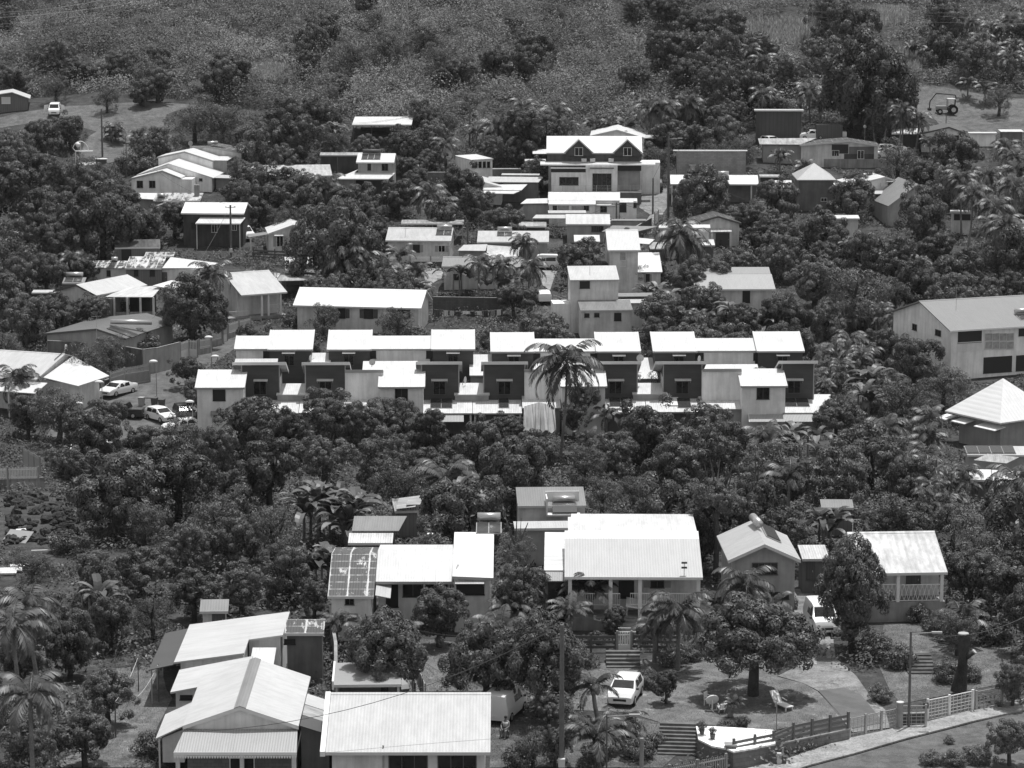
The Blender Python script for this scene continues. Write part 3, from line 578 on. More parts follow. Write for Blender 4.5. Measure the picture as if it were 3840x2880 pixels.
h = House('annex', 'boxy grey roofed annex carrying a solar water heater, behind the veranda house', 'annex', p('K',90,768), p('K',660,740)[0], 2.9, 2)
h.mono(p('K',0,612)[1], 9, RG, WC, .15, .08, keep=.9); a, z = h.onY(p('K',330,855), -.9); b, z2 = h.onY(p('K',612,712), -.9)
MB().box(a, b, -.9, 1.1, z, z+.12).build('deck', WHITE, h.root); MB().box(a, a+.1, -.9, 1.1, z+.12, z+1.4).box(a, b, 1.0, 1.1, z+.12, z+1.6).build('parapet', WHITE, h.root)
h.slope = (z+.3, .3); fr = MB().box(a+.5, b-.25, -.8, .6, z+.13, z+.2).build('solar_water_heater', STEEL, h.root); MB().slab([(a+.5,-.8,z+.3),(b-.25,-.8,z+.3),(b-.25,.4,z+.85),(a+.5,.4,z+.85)], .07).build('collector', PANEL, fr); MB().tube((a+.6,.65,z+1.05),(b-.35,.65,z+1.05),.28,.28,14).build('tank', STEEL, fr, True)
# gable house and porch house
h = House('house', 'two storey house with gable facing the viewer, palms at its front wall', 'house', p('K',1835,1221), p('L',361,1221)[0], 4.6, 2)
h.gable_v(p('K',2140,1085), 7.8, roof_mat(.45, 'Y', .12), WG, .35, .5, keep=.9); h.win(p('K',2040,1245), p('K',2240,1335), style='dark', bars=3); h.win(p('Q',75,205), p('Q',255,255), style='hole'); h.win(p('O',1900,205), p('O',2010,260), style='hole')
x1, z1, d = h.ax, h.az, h.tr; fr = MB().slab([(x1+.5,3.2,z1-.5*d+.1),(x1+1.6,3.2,z1-1.6*d+.1),(x1+1.6,7.5,z1-1.6*d+.12),(x1+.5,7.5,z1-.5*d+.12)], .07).build('solar_water_heater', STEEL, h.root)
MB().slab([(x1+.6,3.3,z1-.6*d+.17),(x1+1.55,3.3,z1-1.55*d+.17),(x1+1.55,7.4,z1-1.55*d+.17),(x1+.6,7.4,z1-.6*d+.17)], .05).build('collector', PANEL, fr); MB().tube((x1+.15,4.6,z1+.42),(x1-.05,6.9,z1+.42),.3,.3,14).build('tank', STEEL, fr, True)
h = House('house', 'low house with streaky ribbed roof and lattice porch rail, lower right', 'house', p('L',838,1330), p('L',1579,1330)[0], 3.6, 4)
h.gable_u(p('L',0,988)[1], 22, m=RS, wm=WC, porch=1.6, side=.2, keep=1.3)
for q in (1168, 1530, 860): x = h.onY(p('L',q,1400), .25)[0]; MB().box(x-.11, x+.11, .14, .36, 1.2, 3.55).build('post', WHITE, h.root)
MB().box(.1, h.w-.1, .1, 2, -1, 1.45).build('plinth', CONC, h.root)
for q0, q1 in ((875, 1155), (1182, 1520)): x0, z = h.onY(p('L',q0,1420), .25); x1, z_ = h.onY(p('L',q1,1505), .25); h.rail(x0, x1, .25, 1.5, max(z, 2.3), WHITE, .3, 'x')
h.win(p('L',1240,1345), p('L',1347,1410), style='wood')
h = House('shed', 'small white roofed shed squeezed between the gable house and the lattice porch house', 'shed', p('L',372,1208), p('L',600,1208)[0], 2.7, 2); h.mono(p('L',0,1092)[1], 9, roof_mat(.7, dirt=.3, amp=1.3), WD, .25, .1, keep=.4); h.win(p('L',410,1235), p('L',470,1380), style='wood')
h = House('shed', 'dim tin shed under the dark trees above the lattice porch house', 'shed', p('L',530,780), p('L',800,790)[0], 2.4, -2); h.mono(p('L',0,712)[1], 10, RG, TIN, .2, .1, keep=1)
h = House('carport', 'flat roofed carport half under a mango tree, lower left of centre', 'carport', p('N',668,968), p('N',1226,940)[0], 2.7, 2); h.mono(p('N',0,850)[1], 2.0, plain(.3, .8, name='roof_felt'), None, d=4.6, keep=.2)
for x in (.1, h.w-.25): 
    for y in (.2, 4.2): MB().box(x, x+.14, y, y+.14, -.5, 2.6).build('post', WC, h.root)
MB().box(-.1, h.w, 4.5, 4.65, -.5, 2.6).build('wall', WG, h.root); MB().box(-.12,0,-.1,4.7,2.4,2.95).build('fascia', WHITE, h.root)
# right edge
h = House('house', 'white hip roofed house cut by the right edge of the picture', 'house', p('H',1556,1416), p('H',1982,1542)[0], 3.4, -56); h.w = max(8.5, min(h.w, 11))
h.hip(3.7, h.w, roof_mat(.73, 'Y', .08, pitch=.45), WG, 1.1)
for i, (q0, q1) in enumerate((((1500,1440),(1580,1475)), ((1625,1505),(1735,1545)), ((1812,1560),(1985,1605)))):
    a, _ = h.onY(p('H',*q0), -.2); b, z = h.onY(p('H',*q1), -.2); z = 2.6; MB().slab([(a,-.5,z),(b,-.5,z),(b,1.05,z+.25),(a,1.05,z+.25)], .08).build('awning', WHITE, h.root)
h = House('house', 'two storey house with wide grey roof and large grid window at right edge', 'house', p('H',1597,752), 3990, 5.9, 20)
h.gable_u(p('H',0,505)[1], 17, m=roof_mat(.25, dirt=.07, amp=.6), wm=WW, over=.5, side=.5, keep=1.0, fascia=WHITE)
yw = h.faces['f']; h.win(p('H',1668,765), p('H',1855,845), style='hole'); 
for i in range(4):
    for j in range(2): h.win(p('H',1890+60*i,778+70*j), p('H',1943+60*i,832+68*j), style='curt')
a, z = h.onY(p('H',1663,850), yw-.1); b, z_ = h.onY(p('H',1868,912), yw-.1); h.rail(a, b, yw-.15, z_, z, WHITE, .13)
h.win(p('H',1480,742), p('H',1522,800), 'l', 'dark'); h.win(p('H',1290,695), p('H',1322,752), 'l', 'dark')
h.win(p('H',1880,978), p('H',2105,1090), style='hole'); h.win(p('H',2150,962), p('H',2240,1080), style='hole'); h.win(p('H',2172,740), p('H',2260,790), style='hole')
h.heater(p('H',2185,665), p('H',2290,620), n=2)
h = House('house', 'right edge house with a row of dark solar panels along its top roof', 'house', p('L',1740,345), 3990, 3.4, -1); h.mono(p('L',0,270)[1], 8, RL, WG, keep=.3); h.heater(p('L',1740,338), p('L',1920,280), tank=False, n=2); h.heater(p('L',1945,338), p('L',2120,280), tank=False, n=2)
h = House('shed', 'white lean-to with lifted sheets below the solar panel roof, right edge', 'shed', p('L',1765,550), p('L',1950,570)[0], 2.6, -6); h.mono(p('L',0,462)[1], 7, RW, WD, keep=.5); a = h.w
h.roof([(a+.05,-.6,2.5),(a+5,-1.2,2.4),(a+5.4,2.4,2.9),(a+.05,2.6,3.0)], RW); h.wall(a+.3, a+5, 0, 2.2, (2.3,)*4, WD); h.roof([(.5,4.4,3.5),(3.4,4.2,3.3),(4.6,5.6,3.6),(1.8,5.9,3.8)], RO, .05, 'loose_sheet')
# ---- behind the terrace
h = House('house', 'long bright white roof house with a row of shuttered windows, just behind the terrace', 'house', p('F',327,541), p('F',1392,556)[0], 3.3, -9)
h.gable_u(p('F',0,392)[1], 24, m=roof_mat(.73, dirt=.04, amp=.3), wm=WC, over=.5, side=.45, keep=1.0); h.shm = DGREY; yw = h.faces['f']
h.win(p('F',692,570), p('F',760,648), style='hole', shut='half'); h.win(p('F',922,575), p('F',992,650), style='hole', shut='half'); h.win(p('F',1190,575), p('F',1262,650), style='hole', shut='half')
x = h.onY(p('F',1058,600), .2)[0]; MB().tube((x,.2,0),(x,.2,3.2),.05).build('downpipe', TRIM, h.root)
h = House('house', 'plain rendered two storey block with a lower ribbed porch roof, right of the parked van', 'house', p('G',610,582), p('G',1046,570)[0], 3.7, 4)
h.mono(p('G',0,497)[1], 12, roof_mat(.24, dirt=.2, amp=.6), WC, .2, .12, d=3.4, keep=1.2); h.faces['f'] = .2
for a, b, c, d in ((648,612,682,640), (730,610,765,637), (895,608,947,668)): h.win(p('G',a,b), p('G',c,d), style='hole')
a, z = h.onY(p('G',525,332), 3.3); b, _ = h.onY(p('G',935,326), 3.3); dz = h.run(p('G',0,215)[1], z, 16, 3.3, a); t = math.tan(R(16))
h.roof([(a,3.3,z),(b,3.3,z),(b,3.3+dz,z+dz*t),(a,3.3+dz,z+dz*t)], roof_mat(.55, dirt=.12)); h.wall(a+.12, b-.1, 3.6, 3.2+dz, (z-.1,z-.1,z+dz*t-.17,z+dz*t-.17), WC); h.faces['f'] = 3.6; h.win(p('G',610,345), p('G',686,400), style='hole'); h.note(a, b, 3.3, 3+dz, 2, z+dz*t, .8)
a2, _ = h.onY(p('G',385,400), 4.2); h.wall(a2, a+.1, 4.2, 3.2+dz, (3.9,)*4, WW); h.win(p('G',478,530), p('G',496,582), 'l', 'hole', at=a2) if 0 else None
MB().bar((a2,4.3,5.0),(a+.1,4.3,4.2),.05,.05).bar((a2,4.3,4.6),(a+.1,4.3,3.95),.05,.05).build('stair_rail', TRIM, h.root)
h.roof([(h.w*.75,4.1,3.9),(h.w+3.5,4.1,3.9),(h.w+3.5,5.6,4.15),(h.w*.75,5.6,4.15)], RL, .08); h.roof([(b+.02,5.7,4.5),(h.w+4,5.7,4.5),(h.w+4,8,4.6),(b+.02,8,4.6)], RG, .1); h.wall(b+.05, h.w+3.4, 4.6, 7.8, (3.95,3.95,4.3,4.3), WC)
h = House('house', 'narrow tall white tower house with a balcony window and low right wing', 'house', p('C',838,1412), p('C',1111,1410)[0], 5.6, 2)
h.gable_u(p('C',0,1243)[1], 24, m=roof_mat(.6, dirt=.08), wm=WC, side=.3, keep=1.0, d=None); yw = h.faces['f']; h.win(p('C',942,1432), p('C',985,1495), style='curt'); a, z = h.onY(p('C',940,1497), yw-.2); b, z_ = h.onY(p('C',988,1550), yw-.2); h.rail(a, b, yw-.2, z_, z, WHITE, .12)
a, z = h.onY(p('G',1088,265), .2); b, _ = h.onY(p('G',1292,262), .2); d = h.run(p('G',0,103)[1], z, 20, .2, a); t = math.tan(R(20)); h.roof([(a,.2,z),(b,.2,z),(b,.2+d,z+d*t),(a,.2+d,z+d*t)], roof_mat(.74)); h.wall(a+.02, b-.2, .6, d, (z,z,z+d*t-.2,z+d*t-.2), WC); h.faces['f'] = .6; h.note(a, b, 0, d, 0, z+d*t, .6)
h.win(p('G',1000,285), p('G',1034,362), style='hole', shut='half'); h.win(p('G',1157,285), p('G',1183,352), style='hole', shut='half')
h = House('house', 'wide grey roofed bungalow at the tree edge, right of the tower house', 'house', p('G',1562,408), p('H',85,412)[0]+30, 3.4, 1)
t = math.tan(R(13)); d = h.run(p('G',0,283)[1], 3.4, 13); d2 = h.run(p('G',0,225)[1], 3.4+d*t, 13, d); m = roof_mat(.38, dirt=.06, amp=.4); x0 = h.lx(p('G',1562,0)[0])
h.roof([(0,0,3.4),(h.w,0,3.4),(h.w,d,3.4+d*t),(0,d,3.4+d*t)], m, fascia=WHITE); h.roof([(0,d+.004,3.4+d*t+.02),(h.w-.1,d+.004,3.4+d*t+.02),(h.w-.1,d+d2,3.4+(d+d2)*t),(0,d+d2,3.4+(d+d2)*t)], roof_mat(.31, dirt=.06, amp=.4)); h.wall(.4, h.w-.4, .5, d+d2, (3.3,3.3,3.2+(d+d2)*t,3.2+(d+d2)*t), WC); h.faces['f'] = .5; h.note(0, h.w, 0, d+d2, 0, 3.4+(d+d2)*t, .5); h.win(p('G',1960,425), p('G',2015,520), style='hole')
h = House('house', 'long low house behind young coconut palms, its grey roof partly in shade', 'house', p('F',1561,218), p('F',2215,246)[0], 3.2, -4); h.gable_u(p('F',0,137)[1], 22, m=roof_mat(.26, dirt=.1, amp=.4), wm=WC, side=.3, keep=.9); h.win(p('F',1665,285), p('F',1725,330), style='hole')
# left street houses (E)
h = House('house', 'white roofed corner house with a rooftop tank, above the parked white saloon', 'house', p('E',285,1160), p('E',838,968)[0], 3.4, 0)
def gable_px(h, fl, apex, fr, bk, m, wm=WW, fascia=GREY, over=.3, keep=.6, skew=0):
    """gable seen on the skew: front-left eave is the origin, apex and front-right by image, bk = image point of the back end of the ridge; returns depth"""
    ax, az = h.onY(apex, 0); x, y = h.onZ(bk, az); d = max(2.5, y); b, zr = h.onY(fr, 0); h.w = b
    return h.gable_v(apex, d, m, wm, over, .3, fascia, keep, zr=zr)
h.root.location = h.root.location
def fresh(name, label, cat, A, B, hw, rot, **k): return House(name, label, cat, A, B[0], hw, rot, **k)
bpy.data.objects.remove(h.root)
# low gable: eave side faces right-front; modelled with its ridge running away to the left
h = fresh('house', 'white roofed corner house with a rooftop tank, above the parked white saloon', 'house', p('E',-330,1130), p('E',285,1165), 3.2, -20)
h.gable_u(p('E',0,850)[1], 15, m=RL, wm=WC, side=.3, d=7.2, keep=.7); h.heater(p('E',455,1000), p('E',560,905))
h.roof([(h.w*.45,-2.8,2.4),(h.w+1.6,-2.8,2.4),(h.w+1.6,.05,3.1),(h.w*.45,.05,3.1)], RW, .07); 
for x in (h.w*.5, h.w*.8, h.w+1.4): MB().box(x,x+.12,-2.6,-2.48,-.6,2.35).build('post', WC, h.root)
h.roof([(h.w+.01,2,3.3),(h.w+4.6,1.5,2.7),(h.w+5.6,7,3.0),(h.w+.01,9,4.6)], RW, .09); h.wall(h.w-.3, h.w+4.3, 2.4, 7, (3,2.5,2.8,3.6), WC); h.note(h.w*.4, h.w+5, -2.8, 6, 1, 3, .3)
h = fresh('house', 'wide dull grey roofed house with a long rooftop tank, behind a stained boundary wall', 'house', p('E',360,775), p('E',1045,795), 3.0, -20)
h.gable_v(p('E',800,735), 13, roof_mat(.15, 'Y', .15, amp=.5), WG, .3, .3, DGREY, keep=.7); d = h.tr
fr = MB().slab([(h.ax+.7,1.2,h.az-.7*d+.1),(h.ax+4.2,1.0,h.az-4.2*d+.1),(h.ax+4.2,2.8,h.az-4.2*d+.12),(h.ax+.7,3.4,h.az-.7*d+.12)], .08).build('solar_water_heater', PANEL, h.root); MB().tube((h.ax+.3,3.0,h.az+.4),(h.ax+4.4,5.6,h.az+.15),.3,.3,14).build('tank', STEEL, fr, True)
h.win(p('E',820,838), p('E',862,852), style='hole'); h.awning(p('E',795,835), p('E',890,838), .3, .4, RD, .1)
h = fresh('house', 'pale hipped sheet roof house with open veranda front, left of the dense mango tree', 'house', p('E',440,420), p('E',800,440), 3.4, -30)
h.gable_v(p('E',630,368), 10.5, RLY, WC, .3, .3, DGREY, keep=.6, zr=3.3)
mb = h.w; h.roof([(h.w*.8,1.0,2.9),(h.w+5.2,4.6,2.9),(h.w+3.6,8.8,3.7),(h.w+.1,7.0,3.5)], roof_mat(.7, 'X', .3, amp=1.2), .08); h.wall(h.w*.75, h.w+.9, 1.6, 3.6, (2.75,2.7,2.8,2.8), WD)
for i in range(4): x = h.w+1.0+i*1.35; MB().box(x,x+.2,2.0+.9*i,2.2+.9*i,-.8,2.8).build('post', WC, h.root)
MB().hexa([(h.w+1,2,-.8),(h.w+5,4.8,-.8),(h.w+5,5,-.8),(h.w+1,2.2,-.8)],[(h.w+1,2,1),(h.w+5,4.8,1),(h.w+5,5,1),(h.w+1,2.2,1)]).build('parapet', CONC, h.root); MB().box(h.w+.4, h.w+3.6, 6.2, 7.4, -.8, 2.85).build('back_wall', WK, h.root); h.note(h.w, h.w+7.5, 0, 6, 0, 3.5, .9)
h.roof([(h.w+3.4,7,3.9),(h.w+6.6,8.5,3.4),(h.w+6.2,12,3.7),(h.w+3.4,11,4.1)], RW, .08)
h = fresh('house', 'railed porch house with white ribbed roof above the paling fence', 'house', p('E',2000,458), p('F',282,392), 3.4, 27)
h.gable_u(p('E',0,275)[1], 19, m=RL, wm=WC, porch=1.7, side=.3, keep=1.1)
for q in (70, 125, 225): x = h.onY(p('F',q,480), .3)[0]; MB().box(x-.12,x+.12,.2,.42,.4,3.4).build('post', WHITE, h.root)
a, z = h.onY(p('E',1900,595), .3); b, z_ = h.onY(p('E',2060,625), .3); h.rail(a, b, .3, z_, z, WHITE, .15); a, z = h.onY(p('F',130,535), .3); b, z_ = h.onY(p('F',240,595), .3); h.rail(a, b, .3, z_, z, WHITE, .15)
MB().box(-2.5, h.w, .1, 2.3, -1, .55).build('plinth', CONC, h.root)
h = fresh('house', 'patched farmhouse with peeling striped roof, between two rooftop tanks', 'house', p('E',1035,232), p('E',1340,246), 2.8, -4)
h.gable_u(p('E',0,138)[1], 17, m=roof_mat(.72, rust=.5, dirt=.3), wm=TIN, side=.1, keep=1.0); h.win(p('E',1112,240), p('E',1145,300), style='hole'); h.win(p('E',1245,245), p('E',1282,300), style='hole')
h.roof([(h.w+.01,.3,2.8),(h.w+7.0,1.4,2.7),(h.w+7.8,3.4,3.0),(h.w+.4,4.4,3.7)], RW, .07); h.wall(h.w-.1, h.w+4.6, .8, 3.6, (2.65,2.6,2.8,3.0), WC); h.win(p('E',1347,270), p('E',1385,345), style='wood', at=.8); h.note(h.w, h.w+7, 0, 4, 0, 3, .6)
h.roof([(-6.5,.5,2.75),(-.02,.2,2.75),(.4,3.3,3.3),(-5.6,3.4,3.3)], roof_mat(.7, rust=.54, dirt=.3), .07); h.wall(-6.2, .02, .8, 3.2, (2.6,2.6,3,3), WC); h.faces['f'] = .8; h.win(p('E',690,262), p('E',738,315), style='hole'); h.win(p('E',888,255), p('E',915,300), style='hole'); h.note(-6.5, 0, 0, 3, 0, 3, .8)
h.slope = (2.6, .17); h.heater(p('E',890,235), p('E',985,175), n=1)
h = fresh('shed', 'dark rusty tin shed with grimy roof at the foot of the big tree', 'shed', p('E',952,65), p('E',1330,30), 2.9, 7); h.mono(p('E',0,5)[1], 12, roof_mat(.14, dirt=.5), TIN, .1, .05, d=3.2, keep=1.2); h.win(p('E',1010,80), p('E',1088,175), style='hole')
h = fresh('shed', 'low mottled roof shed standing behind the patched farmhouse', 'shed', p('E',1195,135), p('E',1440,135), 2.2, 0); h.mono(p('E',0,98)[1], 9, roof_mat(.5, rust=.5), WD, .1, .1, keep=.4)
h = fresh('shed', 'half open shed with white sheet roof by the left edge, beside a rooftop tank', 'shed', p('E',262,436), p('E',470,438), 2.5, 0); h.mono(p('E',0,413)[1], 5, RL, WK, keep=.8)
h = fresh('shed', 'lean-to shed with a dark solar collector and rooftop tank, far left', 'shed', p('E',515,355), p('E',700,352), 2.6, 0); h.mono(p('E',0,310)[1], 12, RG, WD, keep=.4); h.heater(p('E',530,350), p('E',690,318))
h = fresh('shelter', 'open shelter with a flat sheet canopy above the street, one patch mottled', 'shelter', p('F',265,265), p('F',500,225), 2.7, 5); h.mono(p('F',0,140)[1], 7, RL, None, keep=.3)
h.roof([(-.3,.2,2.65),(h.w+4.8,-.6,2.5),(h.w+5.0,2.0,2.7),(h.w*.7,2.6,2.8)], RO, .06, 'canopy'); h.roof([(-6.2,-1.5,2.4),(-1.2,-4.4,2.3),(-.6,-.5,2.6),(-5.0,2.2,2.8)], RM, .06, 'canopy'); h.roof([(-4.6,-4.9,2.2),(6,-4.2,2.2),(6,-.8,2.4),(-1,-.4,2.4)], RO, .06, 'canopy')
for x in (0, h.w*.5, h.w, h.w+4): MB().box(x,x+.08,.3,.38,-.8,2.5).build('post', GREY, h.root)
h.wall(0, h.w+4, 4, 4.2, (2.4,)*4, WD)
# ---- upper left cluster (A)
h = fresh('house', 'white gabled house with two front windows, biggest of the upper left cluster', 'house', p('A',1083,815), p('A',1500,800), 3.0, -6)
h.gable_v(p('A',1345,750), 3.2, RWY, WW, .1, .12, GREY, keep=1.0, zr=3.15); h.win(p('A',1137,838), p('A',1184,893), style='dark'); h.win(p('A',1240,838), p('A',1287,893), style='dark')
a, z = h.onY(p('A',1400,690), 3.6); b, z1 = h.onY(p('A',1775,810), 3.6); c, z2 = h.onY(p('A',1095,810), 3.6); d = 8.5
h.roof([(0.1,3.3,3.15),(a,3.3,z),(a,3.3+d,z),(0.1,3.3+d,3.15)], RWY); h.roof([(a+.004,3.3,z),(b,3.3,z1),(b,3.3+d,z1),(a+.004,3.3+d,z)], RWY); h.wall(.3, b-.3, 3.5, 3+d, (3.05,z1,z1,3.05), WW, apexF=(a, z-.16)); h.note(0, b, 3, 3+d, 0, z, .5); h.faces['f'] = 3.5; h.win(p('A',1655,818), p('A',1676,838), style='dark')
h.roof([(b+.01,4,z1-.05),(b+3.4,4.6,z1-.2),(b+3.6,7,z1-.1),(b+.01,8,z1)], RL, .07); h.wall(b, b+3, 5, 7, (z1-.3,)*4, WG); h.wall(h.w-.1, h.w+1.5, .5, 3.4, (2.9,)*4, WW)
h = fresh('house', 'second white gabled house of the upper left cluster, behind the biggest one', 'house', p('A',1300,640), p('A',1770,650), 3.2, -8)
h.gable_v(p('A',1530,592), 5.5, RWY, WW, .2, .2, GREY, keep=.7, zr=2.8); h.wall(h.w-.2, h.w+1.8, 1, 5.4, (2.8,)*4, WG); h.roof([(h.w-.3,.2,2.85),(h.w+2.0,.6,2.8),(h.w+1.9,5.4,2.9),(h.w-.3,5.4,2.95)], RW, .07); h.win(p('A',1742,680), p('A',1755,710), style='dark')
h = fresh('house', 'hindmost house of the upper left cluster with a patched roof and a rooftop tank', 'house', p('A',1640,572), p('A',2010,608), 3.2, -8)
h.gable_v(p('A',1700,548), 6, roof_mat(.7, 'Y', rust=.66), WC, .2, .2, GREY, keep=.7, zr=2.8); h.slope = (3.2, .05); h.roof([(h.w+.01,0,2.75),(h.w+3,.3,2.7),(h.w+3,4,2.8),(h.w+.01,4,2.85)], RW, .07)
fr = MB().slab([(h.ax+.8,.6,h.az-.1),(h.ax+2.8,.4,h.az-.45),(h.ax+2.8,1.8,h.az-.4),(h.ax+.8,2.0,h.az-.05)], .08).build('solar_water_heater', PANEL, h.root); MB().tube((h.ax+.2,1.2,h.az+.35),(h.ax+1.4,2.2,h.az+.35),.28,.28,12).build('tank', STEEL, fr, True)
h = fresh('wall', 'long low white garden wall behind the upper left cluster', 'wall', p('A',1575,548), p('A',2150,546), 1.8, 0); MB().box(0, h.w, 0, .25, -1, 1.8).build('masonry', WW, h.root)
h = fresh('house', 'low house with white, mottled and dark solar roof strips below the white gable', 'house', p('A',1270,1000), p('A',1660,1005), 2.6, -1)
h.mono(p('A',0,935)[1], 9, roof_mat(.6, 'X', rust=.47, dirt=.3), WG, keep=.5); h.roof([(-4.3,1.8,2.8),(-.02,.6,2.7),(.4,4.3,3.2),(-4.8,4.6,3.2)], RW, .08); h.wall(-4, 0, 2.2, 4.4, (2.65,)*4, WC); h.note(-4.5, 0, 1, 4, 0, 3, .3); h.slope = (2.5, .15); h.heater(p('A',1290,1010), p('A',1372,985), n=1)
a = MB().box(h.w-1.1,h.w-.4,2.2,2.9,1,4.6).build('chimney', CONC, h.root)
h.wall(.8, 5.4, -3, .3, (1.9,1.9,1.9,1.9), WC, apexF=(2.9, 2.7)); h.roof([(.4,-3.3,1.95),(2.9,-3.3,2.85),(2.9,.3,2.85),(.4,.3,1.95)], RGY, .08); h.roof([(2.904,-3.3,2.85),(5.9,-3.3,1.95),(5.9,.3,1.95),(2.904,.3,2.85)], RDY, .08)
h = fresh('house', 'dark walled house with bright roof and separate porch roof, behind a utility pole', 'house', p('A',1500,1103), p('A',2025,1122), 4.6, -3)
h.gable_u(p('A',0,1015)[1], 15, m=roof_mat(.78, dirt=.05), wm=WK, side=.25, keep=1.2, fascia=WHITE); a, z = h.onY(p('A',1620,1188), -1.6); b, _ = h.onY(p('A',1995,1195), -1.6); h.roof([(a,-1.6,z),(b,-1.6,z),(b+.4,.32,z+.6),(a+.4,.32,z+.6)], RW, .08, fascia=WHITE)
yw = h.faces['f']; h.win(p('A',1590,1185), p('A',1640,1235), style='hole'); h.win(p('A',1758,1200), p('A',1800,1262), style='white'); h.win(p('A',1925,1200), p('A',1960,1245), style='white'); 
for x in (a+.1, b-.2): MB().box(x,x+.12,-1.5,-1.38,-.8,z-.1).build('post', WC, h.root)
h = fresh('house', 'cream gabled house with shuttered glazed doors beside the big round mango tree', 'house', p('B',120,1275), p('B',560,1240), 3.0, 8)
h.gable_v(p('B',330,1200), 7, RWY, WC, .1, .15, TRIM, keep=1.0, zr=3.0); h.shm = GREY; h.win(p('B',195,1298), p('B',246,1380), style='white', shut='half'); h.awning(p('B',175,1292), p('B',250,1292), .15, .5, RW, .2)
h.roof([(-2.6,.4,2.5),(.0,.2,2.9),(.0,3,2.9),(-2.6,3,2.6)], RG, .08); MB().box(-2.4,-2.2,.5,.7,-.8,2.4).build('post', WC, h.root)
h = fresh('shed', 'tin barn with pale roof and small notice board at the meadow edge', 'shed', p('A',-140,150), p('A',120,98), 2.9, 8)
h.gable_v(p('A',100,98), 6, RLY, board_mat(.16, .35, 'X', 'tin_sheet'), .1, .1, TRIM, keep=1.5) if 0 else None
a, z = h.onY(p('A',100,100), 0); b, z2 = h.onY(p('A',250,153), 0); h.roof([(-4,0,z-1.2),(a,0,z),(a,7,z),(-4,7,z-1.2)], RLY); h.roof([(a+.004,0,z),(b,0,z2),(b,7,z2),(a+.004,7,z)], RLY); h.wall(-3.6, b-.4, .3, 6.8, (z-1.2,z2,z2,z-1.2), board_mat(.16, .35, 'X', 'tin_sheet'), apexF=(a, z-.15)); h.note(-4, b, 0, 7, 0, z, 1); h.faces['f'] = .3
h.win(p('A',15,145), p('A',84,195), style='white', bars=0, name='notice_board').children[0].data.materials[0] = TRIM
# ---- upper middle (B)
h = fresh('canopy', 'large flat white sheet canopy on thin posts at the forest edge', 'canopy', p('B',818,370), p('B',1312,372), 3.3, 0); h.mono(p('B',0,328)[1], 3, RW, None, keep=.3, d=9); h.root.location.x += 0
for x in (.2, h.w*.33, h.w*.66, h.w-.3):
    for y in (.2, 8.4): MB().tube((x,y,-1),(x,y,3.15+.05*y),.06).build('post', DGREY, h.root)
MB().box(1, h.w*.6, 7.4, 7.6, -1, 2.2).build('screen_wall', WK, h.root); h.note(0, h.w, 0, 6, 1.5, 5, .5)
h = fresh('house', 'two storey rendered house with rooftop collectors and wraparound porch roof', 'house', p('B',852,682), p('B',1168,690), 6.0, -3)
h.gable_u(p('B',0,608)[1], 20, m=roof_mat(.72), wm=WG, side=.25, keep=.9); yw = h.faces['f']; h.shm = WG
h.win(p('B',950,690), p('B',973,748), style='hole', shut='half'); h.win(p('B',1068,694), p('B',1115,750), style='dark', shut='half'); h.heater(p('B',895,662), p('B',1060,622), n=3, tm=DGREY)
a, z = h.onY(p('B',685,818), -1.9); b, _ = h.onY(p('B',1122,832), -1.9); d = .2; h.roof([(a,-1.9,z),(b,-1.9,z),(h.w+.1,yw,z+.65),(-.2,yw,z+.65)], RW, .09, fascia=WHITE); h.roof([(a,-1.9,z),(-.22,yw,z+.65),(-.25,yw+4.5,z+.65),(a+1.2,yw+4.5,z+.1)], RW, .09)
h.wall(.0, h.w-.6, -.2, yw+.1, (z+.3,)*4, WK); h.faces['f'] = -.2; h.win(p('B',842,828), p('B',962,895), style='hole'); h.win(p('B',1125,835), p('B',1168,940), style='hole'); h.wall(a+.3, 0, -1.2, 3, (z-.1,z+.1,z+.3,z), WG)
h = fresh('house', 'flat roofed white box house with a strip of windows on its right', 'house', p('B',1808,662), p('B',1990,652), 4.0, 33)
h.mono(p('B',0,607)[1], 3, RW, WW, .1, .08, d=4.8, keep=1.0); h.faces['f'] = .1
for x in (1815, 1870, 1905, 1940): h.win(p('B',x,680), p('B',x+(38 if x == 1815 else 20),726), style='dark', bars=0 if x > 1815 else 1)
h = fresh('house', 'low jumbled house of white gabled and flat sheet roofs between trees', 'house', p('B',1720,865), p('B',2060,880), 2.7, -5)
h.gable_v(p('B',1785,812), 6, RLY, WW, .1, .15, TRIM, keep=.5, zr=2.4); h.roof([(h.w*.5,-1.4,2.1),(h.w+3,-1.6,2.1),(h.w+3.6,1.8,2.6),(h.w*.55,1.7,2.5)], RW, .08); h.roof([(h.w*.6,1.9,2.9),(h.w+5.2,1.9,2.9),(h.w+5.6,5.4,3.3),(h.w*.6,5.4,3.3)], RL, .08); h.wall(h.w, h.w+5, 2.2, 5.2, (2.75,)*4, WD); h.roof([(h.w*.5,-3.4,1.8),(h.w+2,-3.5,1.8),(h.w+2.8,-1.6,2.0),(h.w*.5,-1.7,2.0)], RW, .08)
h.roof([(h.w*.9,6,3.5),(h.w+5,6,3.5),(h.w+5,7.2,3.6),(h.w*.9,7.2,3.6)], RL, .08); h.note(h.w*.5, h.w+5, -3.4, 5, 0, 3, .3)
h = fresh('house', 'cream bungalow with a rooftop tank above a white picket fence', 'house', p('B',1095,1330), p('B',1640,1340), 3.1, -4)
